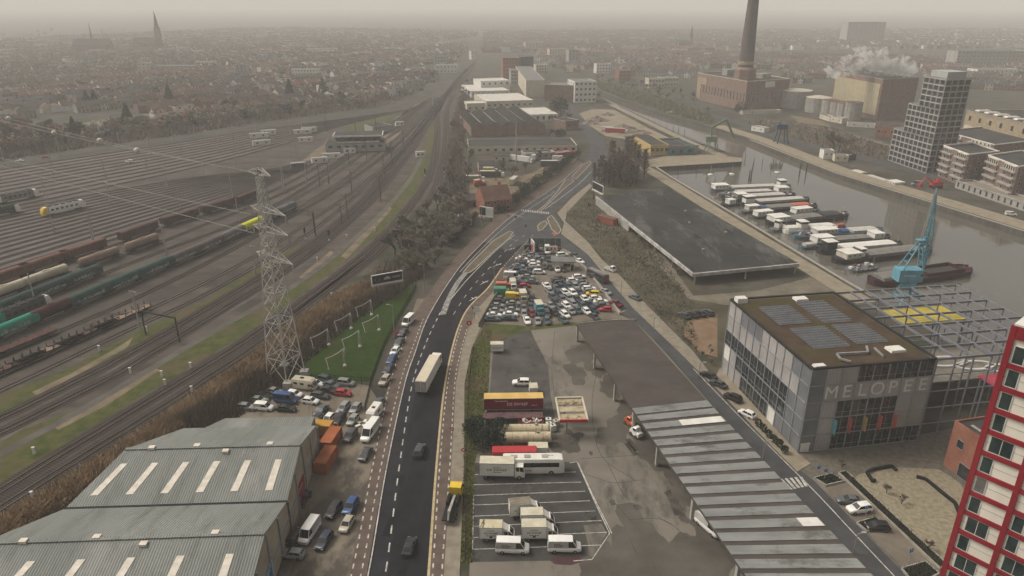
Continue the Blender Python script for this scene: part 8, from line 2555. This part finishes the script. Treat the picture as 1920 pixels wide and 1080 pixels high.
for k,(px,py,H,kd,tn,pl)in enumerate(((930,338,9,'round','red','in the works yard'),(947,326,10,'round','brown','in the works yard'),(962,334,10,'round','red','in the works yard'),(940,318,9,'round','brown','in the works yard'),(985,322,9,'round','grey','in the works yard'),(1012,300,9,'round','grey','in the works yard'),(1050,222,16,'bush','ever','beside the brick office wing'),(1038,232,11,'round','red','beside the brick office wing'),(1066,226,10,'round','grey','beside the brick office wing'),(1050,262,7,'bush','ever','at the bend of the main road'),(1030,258,9,'round','brown','at the bend of the main road'),(1042,257,9,'round','grey','at the bend of the main road'),(1562,284,19,'round','grey','on the far bank left of the grid tower'),(1572,286,17,'round','brown','on the far bank left of the grid tower'),(1584,284,15,'round','grey','on the far bank left of the grid tower'),(1390,213,9,'bush','ever','at the foot of the power station'),(320,200,19,'conifer','ever','standing tallest in the left city'),(242,238,17,'conifer','ever','left of the grey roofed house'),(143,262,15,'conifer','ever','beside the graveyard'),(180,202,15,'conifer','ever','among the left terraces'),(545,190,20,'conifer','ever','in the belt above the yard'),(606,178,16,'conifer','ever','near the far main line'),(165,200,14,'conifer','ever','in the middle of the left city'))):
 x,y=G(px,py)
 tree(x,y,H,kd,tn,pl)
for k,(px,py,H,wd)in enumerate(((888,826,4.4,1),(902,815,4.6,1),(916,828,4.8,1),(932,818,4.2,1),(905,840,4.2,1),(926,842,4.4,1))):
 x,y=G(px,py);tree(x,y,H,'bush','ever','beside the cream fuel tanks',wd)
for k in range(26):
 f=k/25
 l=[(948,402),(972,382),(1000,360),(1030,338),(1058,320),(1082,300)]
 i=min(4,int(f*5));g_=f*5-i
 px,py=l[i][0]+(l[i+1][0]-l[i][0])*g_,l[i][1]+(l[i+1][1]-l[i][1])*g_
 x,y=G(px-6,py-2);tree(x,y,rt_.uniform(3.2,5.2),'bush','ever','in the hedge between works yard and main road',1.1)
for k in range(14):
 f=k/13
 x,y=G(842+50*f,462-52*f);tree(x,y,rt_.uniform(2.4,3.4),'bush','ever','in the hedge below the gabled house')
for k,(x,y)in enumerate(scatter([(1070,402),(1130,380),(1200,440),(1290,530),(1270,560),(1210,520),(1140,460)],22,8,6)):
 tree(x,y,rt_.uniform(2.0,4.2),'round',tones(k,('brown','olive','grey')),'shrub in the scrubland by the open shed',1.6)
for k,(x,y)in enumerate(scatter([(1225,575),(1275,600),(1330,650),(1345,690),(1300,660),(1240,600)],14,9,3)):
 tree(x,y,rt_.uniform(1.6,3.0),'round',tones(k,('olive','brown')),'shrub beside the music school field',1.6)
for k,(x,y)in enumerate(scatter([(1110,155),(1180,168),(1290,198),(1330,215),(1300,185),(1220,160),(1140,145)],34,10,8)):
 tree(x,y,rt_.uniform(5,11),'round',tones(k,('olive','grey')),'on the far canal embankment',1.25)
for k,(x,y)in enumerate(scatter([(1480,255),(1560,270),(1650,300),(1660,280),(1560,245)],14,12,6)):
 tree(x,y,rt_.uniform(3,6),'round',tones(k,('brown','olive','red')),'in the planting beside the far quay road',1.4)
for px,py in((1662,925),(1690,945),(1740,1030),(1578,880)):
 x,y=G(px,py);tree(x,y,3.2,'round','brown','young tree on the gravel square')
for k,(pix,lb)in enumerate((([(1526,898),(1560,890),(1582,904),(1548,912)],'dark planting bed at the top of the square car park'),([(1606,982),(1640,972),(1660,985),(1625,998)],'dark planting bed in the middle of the square car park'),([(1690,1068),(1735,1055),(1760,1078),(1715,1100)],'dark planting bed at the bottom of the square car park'),([(1572,888),(1586,885),(1775,1060),(1762,1068)],'long dark hedge bed between car park and gravel square'))):
 mb=MB()
 pts=[Vector((*G(*p),0))for p in pix]
 c=sum(pts,Vector())/4
 t=thing('planting_bed',lb,'planting bed',c)
 mb.prism([tuple((p-c)[:2])for p in pts],0,.28);mb.build('bed',mat('dark_soil',(0.018,0.016,0.012),.95,scale=1),t)
 mb=MB()
 r2_=random.Random(k)
 for i in range(700 if k==3 else 350):
  f,g_=r2_.random(),r2_.random()
  p=pts[0].lerp(pts[1],f).lerp(pts[3].lerp(pts[2],f),g_)-c
  a=r2_.uniform(0,6.28)
  mb.poly([(p.x,p.y,.25),(p.x+.18*math.cos(a),p.y+.18*math.sin(a),.25),(p.x+r2_.uniform(-.2,.2),p.y+r2_.uniform(-.2,.2),r2_.uniform(.45,.8))])
 mb.build('foliage',M_ever2,t)
 mb=MB()
 for p_,q_ in zip(pts,pts[1:]+pts[:1]):mb.bar((p_-c)+Vector((0,0,.2)),(q_-c)+Vector((0,0,.2)),.2,.45)
 mb.build('edging',M_kerb if k==3 else M_concw,t)
mb=MB()
for pl in([(1637,882),(1625,888),(1636,905),(1640,902)],[(1637,882),(1660,878),(1672,876),(1680,884)],[(1718,896),(1735,900),(1765,925),(1790,945),(1798,965)]):
 for p_,q_ in zip(pl,pl[1:]):mb.bar((*G(*p_),.3),(*G(*q_),.3),.5,.5)
tag(mb.build('seat_wall',M_black),'winding dark low seat wall around the gravel square','seat wall')
# ---- brown thicket along the tracks, scrub, rough grass (nobody could count these)
def blades(name,line,half,n,h0,h1,m_,seed,lean=.25,wd=.10,poly=None):
 r_=random.Random(seed)
 mb=MB()
 if line:
  pts=px2(line)
  seg=along(pts,1.0)
  for k in range(n):
   p,d=r_.choice(seg)
   o=Vector((d.y,-d.x))*r_.triangular(-half,half,0)
   q_=p+o+d*r_.uniform(-.6,.6)
   e=1-(abs(o.length)/half)**2*.75
   h=r_.uniform(h0,h1)*max(.2,e)
   a=r_.uniform(0,6.28)
   w_=wd*r_.uniform(.6,1.4)
   tp=(q_.x+r_.uniform(-lean,lean)*h,q_.y+r_.uniform(-lean,lean)*h,h)
   mb.poly([(q_.x-w_*math.cos(a),q_.y-w_*math.sin(a),0),(q_.x+w_*math.cos(a),q_.y+w_*math.sin(a),0),tp])
 else:
  pts=scatter(poly,n,seed,0)
  for x,y in pts:
   h=r_.uniform(h0,h1);a=r_.uniform(0,6.28);w_=wd*r_.uniform(.6,1.4)
   mb.poly([(x-w_*math.cos(a),y-w_*math.sin(a),0),(x+w_*math.cos(a),y+w_*math.sin(a),0),(x+r_.uniform(-lean,lean)*h,y+r_.uniform(-lean,lean)*h,h)])
 return tag(mb.build(name,m_),kind='stuff')
M_thick=mat('thicket_brown',(0.17,0.12,0.073),.95,scale=.10,col2=(0.30,0.21,0.125),detail=8)
M_thickd=mat('thicket_dark',(0.085,0.066,0.047),.95,scale=.2,col2=(0.15,0.118,0.083))
HL=[(-120,1105),(0,1005),(100,945),(200,880),(300,815),(400,745),(480,690),(560,622),(640,565),(700,535)]
blades('bramble_thicket',HL,6.0,34000,.9,2.4,M_thick,41,1.1,.16)
blades('bramble_thicket',[(-60,1110),(60,1010),(160,950),(260,880),(330,835),(430,770),(500,720),(570,660),(640,604),(700,565),(755,530),(790,500)],4.5,15000,1.2,3.0,M_thickd,42,.4,.18)
blades('bramble_thicket',[(360,800),(420,765),(470,735),(505,715)],6,5000,2,4,M_thickd,43,.4,.18)
blades('bramble_thicket',[(690,540),(740,500),(790,470),(850,380),(852,300),(862,220),(880,160)],6,14000,1,2.8,M_twig['brown'],44,.5,.22)
blades('undergrowth',None,0,2600,.2,.7,M_thickd,45,.9,.2,[(1065,405),(1110,356),(1118,372),(1240,480),(1300,570),(1300,650),(1160,512),(1105,453)])
blades('undergrowth',None,0,6000,.8,3.2,M_twig['olive'],51,.9,.4,[(1112,150),(1180,166),(1290,200),(1330,216),(1345,232),(1330,232),(1250,211),(1185,189),(1125,168)])
blades('undergrowth',None,0,3500,.5,2.2,M_twig['brown'],52,.9,.35,[(1400,230),(1440,224),(1560,240),(1660,275),(1660,300),(1560,280),(1480,258)])
blades('undergrowth',None,0,9000,1.2,4.0,M_twig['brown'],53,.9,.35,[(-60,309),(0,301),(200,272),(340,253),(480,231),(620,213),(700,202),(757,186),(800,164),(800,152),(757,172),(700,190),(620,200),(480,216),(340,238),(200,256),(0,284),(-60,290)])
blades('undergrowth',None,0,1800,.2,.7,M_twig['olive'],46,.6,.22,[(1080,405),(1112,365),(1210,440),(1280,540),(1260,560)])
blades('rough_grass',None,0,3500,.15,.45,mat('grass_blade',(0.10,0.12,0.035),.95,scale=.3,col2=(0.20,0.18,0.08)),47,.7,.14,[(871,720),(884,655),(905,614),(922,618),(918,690),(915,740),(905,800),(890,870),(886,1055),(864,1056),(868,900)])
# ====== the city
WALLS=[('cream',M_cream),('white',wht),('brown brick',M_brick),('red brick',M_redbrick),('grey',M_concw),('yellow brick',M_ybrick)]
ROOFS=[('clay tile',M_tile),('dark slate',M_tiledark),('black',M_darkroof),('brown',mat('brown_tiles',(0.055,0.044,0.038),.9,scale=.3,col2=(0.10,0.07,0.056)))]
rh=random.Random(17)
lots=[]
OBST=[(o.location.x,o.location.y,34 if o.name.startswith(('city_block','church','power','boiler'))else 16)for o in COL.objects if o.parent is None and o.location.y>330 and o.get('category')and o.name.split('.')[0]not in('bare_tree','railway_track','power_line','marker_ball')]
def lim_left(py):
 l=[(205,745),(190,770),(165,805),(145,835),(120,868),(100,885),(60,905)]
 if py>=205:return 745
 for(a,b),(c,d)in zip(l,l[1:]):
  if a>=py>=c:return b+(d-b)*(a-py)/(a-c)
 return 905
def lim_right(px):
 l=[(900,112),(960,100),(1000,118),(1060,134),(1120,138),(1200,143),(1290,148),(1310,130),(1470,135),(1490,158),(1560,150),(1640,128),(1720,128),(1740,150),(1815,190),(2000,220)]
 for(a,b),(c,d)in zip(l,l[1:]):
  if a<=px<=c:return b+(d-b)*(px-a)/(c-a)
 return 0
def district(O,ang,u0,u1,v0,v1,cond,seed):
 r_=random.Random(seed)
 e1=Vector((math.cos(ang),math.sin(ang)));e2=Vector((-e1 .y,e1 .x))
 v_=v0
 k=0
 while v_<v1:
  bend=r_.uniform(-.06,.06)
  u_=u0+r_.uniform(0,9)
  style=(r_.choice([0,1,1,2,2,3,4,5]),r_.choice([0,1,1,2,3,3]))
  while u_<u1:
   run=r_.randrange(7,24)
   for i in range(run):
    wd=r_.uniform(5.2,7.5)
    p=O+e1*(u_+wd/2)+e2*(v_+bend*u_*.3+r_.uniform(-.6,.6))
    u_+=wd
    px,py=proj(p.x,p.y)
    if cond(px,py)and all((p.x-a)**2+(p.y-b)**2>c*c for a,b,c in OBST):
     if r_.random()<.14:style=(r_.choice([0,1,1,2,2,3,4,5]),r_.choice([0,1,1,2,3,3]))
     ww=style[0]if r_.random()<.66 else r_.choice([2,2,3,4,0,0,1,1,5])
     if r_.random()<.035:wd*=r_.uniform(2.2,4)
     lots.append((p.x,p.y,wd,r_.uniform(8,10),r_.uniform(4.8,6.8),r_.uniform(2.2,3.6),ang+(math.pi if k%2 else 0)+(0 if r_.random()<.93 else R(90)),ww,style[1]))
   u_+=r_.choice([2,3,4,8,14,22])
  v_+=15+r_.uniform(0,5)if k%2==0 else 32+r_.uniform(0,14)
  k+=1
a,b=Vector(G(0,300)),Vector(G(620,215))
angL=math.atan2(b.y-a.y,b.x-a.x)
district(a,angL,-500,1400,62,620,lambda px,py:-90<px<lim_left(py)-22 and py>60 and not(60<px<290 and 212<py<262),1)
district(Vector(G(300,130)),angL+.35,-900,1300,-30,900,lambda px,py:-90<px<lim_left(py)-16 and py>44 and proj(0,0,0)is not None and(py<138),2)
district(Vector(G(960,98)),R(8),-120,1700,0,900,lambda px,py:905<px<2000 and 44<py<min(104,lim_right(px)),3)
district(Vector(G(1150,140)),R(-24),-250,900,0,420,lambda px,py:1010<px<1330 and 92<py<lim_right(px),4)
district(Vector(G(1450,135)),R(-20),-150,900,-140,300,lambda px,py:1330<px<2000 and 92<py<lim_right(px),5)
lots.sort(key=lambda q_:q_[0]**2+q_[1]**2)
grid={}
keep=[]
for l in lots:
 gx,gy=int(l[0]//12),int(l[1]//12)
 if any((l[0]-m_[0])**2+(l[1]-m_[1])**2<20 for i in(-1,0,1)for j in(-1,0,1)for m_ in grid.get((gx+i,gy+j),())):continue
 grid.setdefault((gx,gy),[]).append(l)
 keep.append(l)
lots=keep
near=[l for l in lots if l[2]<10][:295];ns_=set(near);rest=[l for l in lots if l not in ns_]
HM_={}
HOUSES={}
for(x,y,wd,dp,e,rr,an,ww,rf)in near:
 kx=(round(wd),round(e),round(rr))
 if kx not in HM_:
  wb,rbm=house_mesh(kx[0]-.02,9,kx[1],kx[1]+kx[2])
  cb_=MB();cb_.box((kx[0]*.3,.6,kx[1]+kx[2]),(.7,.6,1.6))
  db=MB();db.box((0,0,1.05),(.95,.1,2.1))
  sb=MB();sb.box((0,-2.6,kx[1]+kx[2]*.45),(.9,.9,.12))
  HM_[kx]=(wb.mesh('wall',M_brick),rbm.mesh('roof',M_tile),cb_.mesh('chimney',M_redbrick),db.mesh('door',M_mastd))
 W_,R_,C_,D_=HM_[kx]
 t=thing('terraced_house','','house',(x,y,0),an,'terraced houses beyond the rail yard')
 o=obj('wall',W_,t);setm(o,WALLS[ww][1])
 o=obj('roof',R_,t);setm(o,ROOFS[rf][1])
 obj('chimney',C_,o)
 for s in(-.25,.25):obj('window',win_mesh(1.1,1.5,wht),t,(kx[0]*s,-4.52,kx[1]-1.4),0)
 obj('window',win_mesh(1.5,1.5,wht),t,(-kx[0]*.2,-4.52,1.6),0)
 obj('door',D_,t,(kx[0]*.28,-4.5,0))
 HOUSES.setdefault('%s house with %s roof in the terraces beyond the rail yard'%(WALLS[ww][0],ROOFS[rf][0]),[]).append(t)
mb=MB()
for(x,y,wd,dp,e,rr,an,ww,rf)in rest:
 cs_,sn_=math.cos(an),math.sin(an)
 T=lambda a,b,c:(x+a*cs_-b*sn_,y+a*sn_+b*cs_,c)
 h_,g_=wd/2,dp/2
 if wd>10:e*=r_.uniform(1.1,1.9)if False else 1.5;rr=.3;ww=(0,1,4,1)[int(x)%4]
 r0=e+rr
 mb.add([T(-h_,-g_,0),T(h_,-g_,0),T(h_,-g_,e),T(-h_,-g_,e)],[(0,1,2,3)],ww)
 mb.add([T(h_,g_,0),T(-h_,g_,0),T(-h_,g_,e),T(h_,g_,e)],[(0,1,2,3)],ww)
 for s in(-1,1):mb.add([T(s*h_,-g_*s,0),T(s*h_,g_*s,0),T(s*h_,g_*s,e),T(s*h_,0,r0),T(s*h_,-g_*s,e)],[(0,1,2,3,4)],ww)
 for s in(-1,1):mb.add([T(-h_,s*(g_+.3),e-.1),T(h_,s*(g_+.3),e-.1),T(h_,0,r0),T(-h_,0,r0)],[(0,1,2,3)if s<0 else(3,2,1,0)],6+rf)
 if y<1300:
  for s in(-.25,.25):
   for z in(1.6,e-1.3):
    for sd in(-1,1):
     mb.add([T(wd*s-.55,sd*(g_+.03),z-.7),T(wd*s+.55,sd*(g_+.03),z-.7),T(wd*s+.55,sd*(g_+.03),z+.7),T(wd*s-.55,sd*(g_+.03),z+.7)],[(0,1,2,3)],10)
  if rh.random()<.4:mb.add([T(-.4,-g_*.5,e+rr*.5+.1),T(.5,-g_*.5,e+rr*.5+.1),T(.5,-g_*.25,e+rr*.75+.1),T(-.4,-g_*.25,e+rr*.75+.1)],[(0,1,2,3)],1)
  if rh.random()<.7:mb.box(T(wd*.35,0,r0+.3),(.7,.7,1.4),mi=3)
tag(mb.build('distant_houses',[w_[1]for w_ in WALLS]+[r_[1]for r_ in ROOFS]+[M_glass]),kind='stuff')
mb=MB()
for l in rest+near:
 if rh.random()<.55:
  a=l[6]+math.pi/2
  d_=rh.uniform(8,15)
  mb.box((l[0]+math.cos(a)*d_,l[1]+math.sin(a)*d_,1.4),(rh.uniform(2.5,5),rh.uniform(2.5,6),2.8),rz=l[6],mi=rh.randrange(4))
tag(mb.build('garden_sheds',[M_concw,M_darkroof,M_brick,M_greyroof]),kind='stuff')
mb=MB()
for k in range(9):
 v_=85+58*k
 e1=Vector((math.cos(angL),math.sin(angL)));e2=Vector((-e1 .y,e1 .x))
 p,q_=a_ if False else(Vector(G(0,300))+e1*-420+e2*v_),(Vector(G(0,300))+e1*520+e2*v_)
 mb.bar((*p,.02),(*q_,.02),6,.02)
tag(mb.build('town_street',M_asphalt_far),kind='structure')
r_=random.Random(23)
cand=[]
for l in lots:
 if r_.random()<.50:
  a=l[6]+math.pi/2+r_.uniform(-.5,.5)
  d_=r_.uniform(11,24)
  cand.append((l[0]+math.cos(a)*d_,l[1]+math.sin(a)*d_))
cand.sort(key=lambda q_:q_[0]**2+q_[1]**2)
for k,(x,y)in enumerate(cand[:42]):tree(x,y,r_.uniform(4.5,9),'round',tones(k,('brown','grey','red','olive')),'in the gardens behind the terraces',1.2)
mb=MB()
belt=scatter([(-60,300),(0,292),(200,262),(340,246),(480,225),(620,208),(700,197),(757,178),(800,158),(835,132),(815,132),(760,158),(640,186),(480,203),(300,228),(140,250),(-60,268)],230,77,5)
beltset=set(belt)
for(x,y)in belt+cand[42:]+[(r_.uniform(-1500,1500),r_.uniform(1150,2600))for _ in range(500)]:
 px,py=proj(x,y)
 if px>880 and py>105 and px<1000 or py>205 and(x,y)not in beltset:continue
 H=r_.uniform(5,11);Rr=H*.42
 nn_=110 if y<700 else 60 if y<1000 else 34
 mi=r_.choice([0,0,1,2,3,4])
 for i in range(nn_):
  v3=Vector((r_.gauss(0,1),r_.gauss(0,1),r_.gauss(0,1))).normalized()*Rr*r_.uniform(.45,1)
  c=Vector((x,y,H*.6))+v3
  d=Vector((r_.uniform(-1,1),r_.uniform(-1,1),r_.uniform(-.2,1))).normalized()*H*.15
  o=d.orthogonal().normalized()*H*.055
  mb.add([c-d-o,c-d+o,c+d],[(0,1,2)],mi)
 mb.bar((x,y,0),(x,y,H*.6),H*.03,mi=0)
tag(mb.build('distant_trees',[M_twig['brown'],M_twig['grey'],M_twig['olive'],M_twig['red'],M_ever]),kind='stuff')
mb=MB();mb.box((0,0,.5),(.8,.3,1.0));mb.box((0,1.0,.12),(.9,2,.24));gs=mb.mesh('gravestone',M_whitewall)
sheet('graveyard_path',[(55,246),(330,205),(335,209),(60,252)],M_dirt,.02)
GR=[]
for k,(x,y)in enumerate(scatter([(60,258),(300,228),(310,212),(80,238)],110,30,3)):
 o=obj('gravestone',gs,None,(x,y,0),angL)
 s=r_.uniform(.7,1.5);o.scale=(s,s,s)
 setm(o,r_.choice([M_whitewall,M_concw,M_concw,M_cream]))
 GR.append(tag(o,'','gravestone','gravestones in the graveyard beyond the yard'))
for lab,l in list(TREES.items())+list(HOUSES.items())+[('gravestone in the graveyard beyond the rail yard',GR)]:
 l.sort(key=lambda o:o.location.x**2+o.location.y**2)
 for i,o in enumerate(l):
  o['label']=lab if len(l)==1 else '%s, %s nearest'%(lab,ordw(i))
  if 'group' not in o:o['group']=lab.split(' ',1)[1]+'s' if False else 'trees and shrubs '+lab[lab.find(' in '):].strip()if ' in ' in lab else 'trees and shrubs of the scene'
hz=MB()
hz.box((0,3000,57),(19000,19000,130))
hm=bpy.data.materials.new('haze')
hm.use_nodes=True
t=hm.node_tree
t.nodes.remove(t.nodes['Principled BSDF'])
vp=t.nodes.new('ShaderNodeVolumePrincipled')
vp.inputs['Color'].default_value=(0.952,0.934,0.9,1)
vp.inputs['Density'].default_value=0.00035
vp.inputs['Anisotropy'].default_value=0.0
t.links.new(vp.outputs[0],t.nodes['Material Output'].inputs['Volume'])
tag(hz.build('haze',hm),kind='stuff')
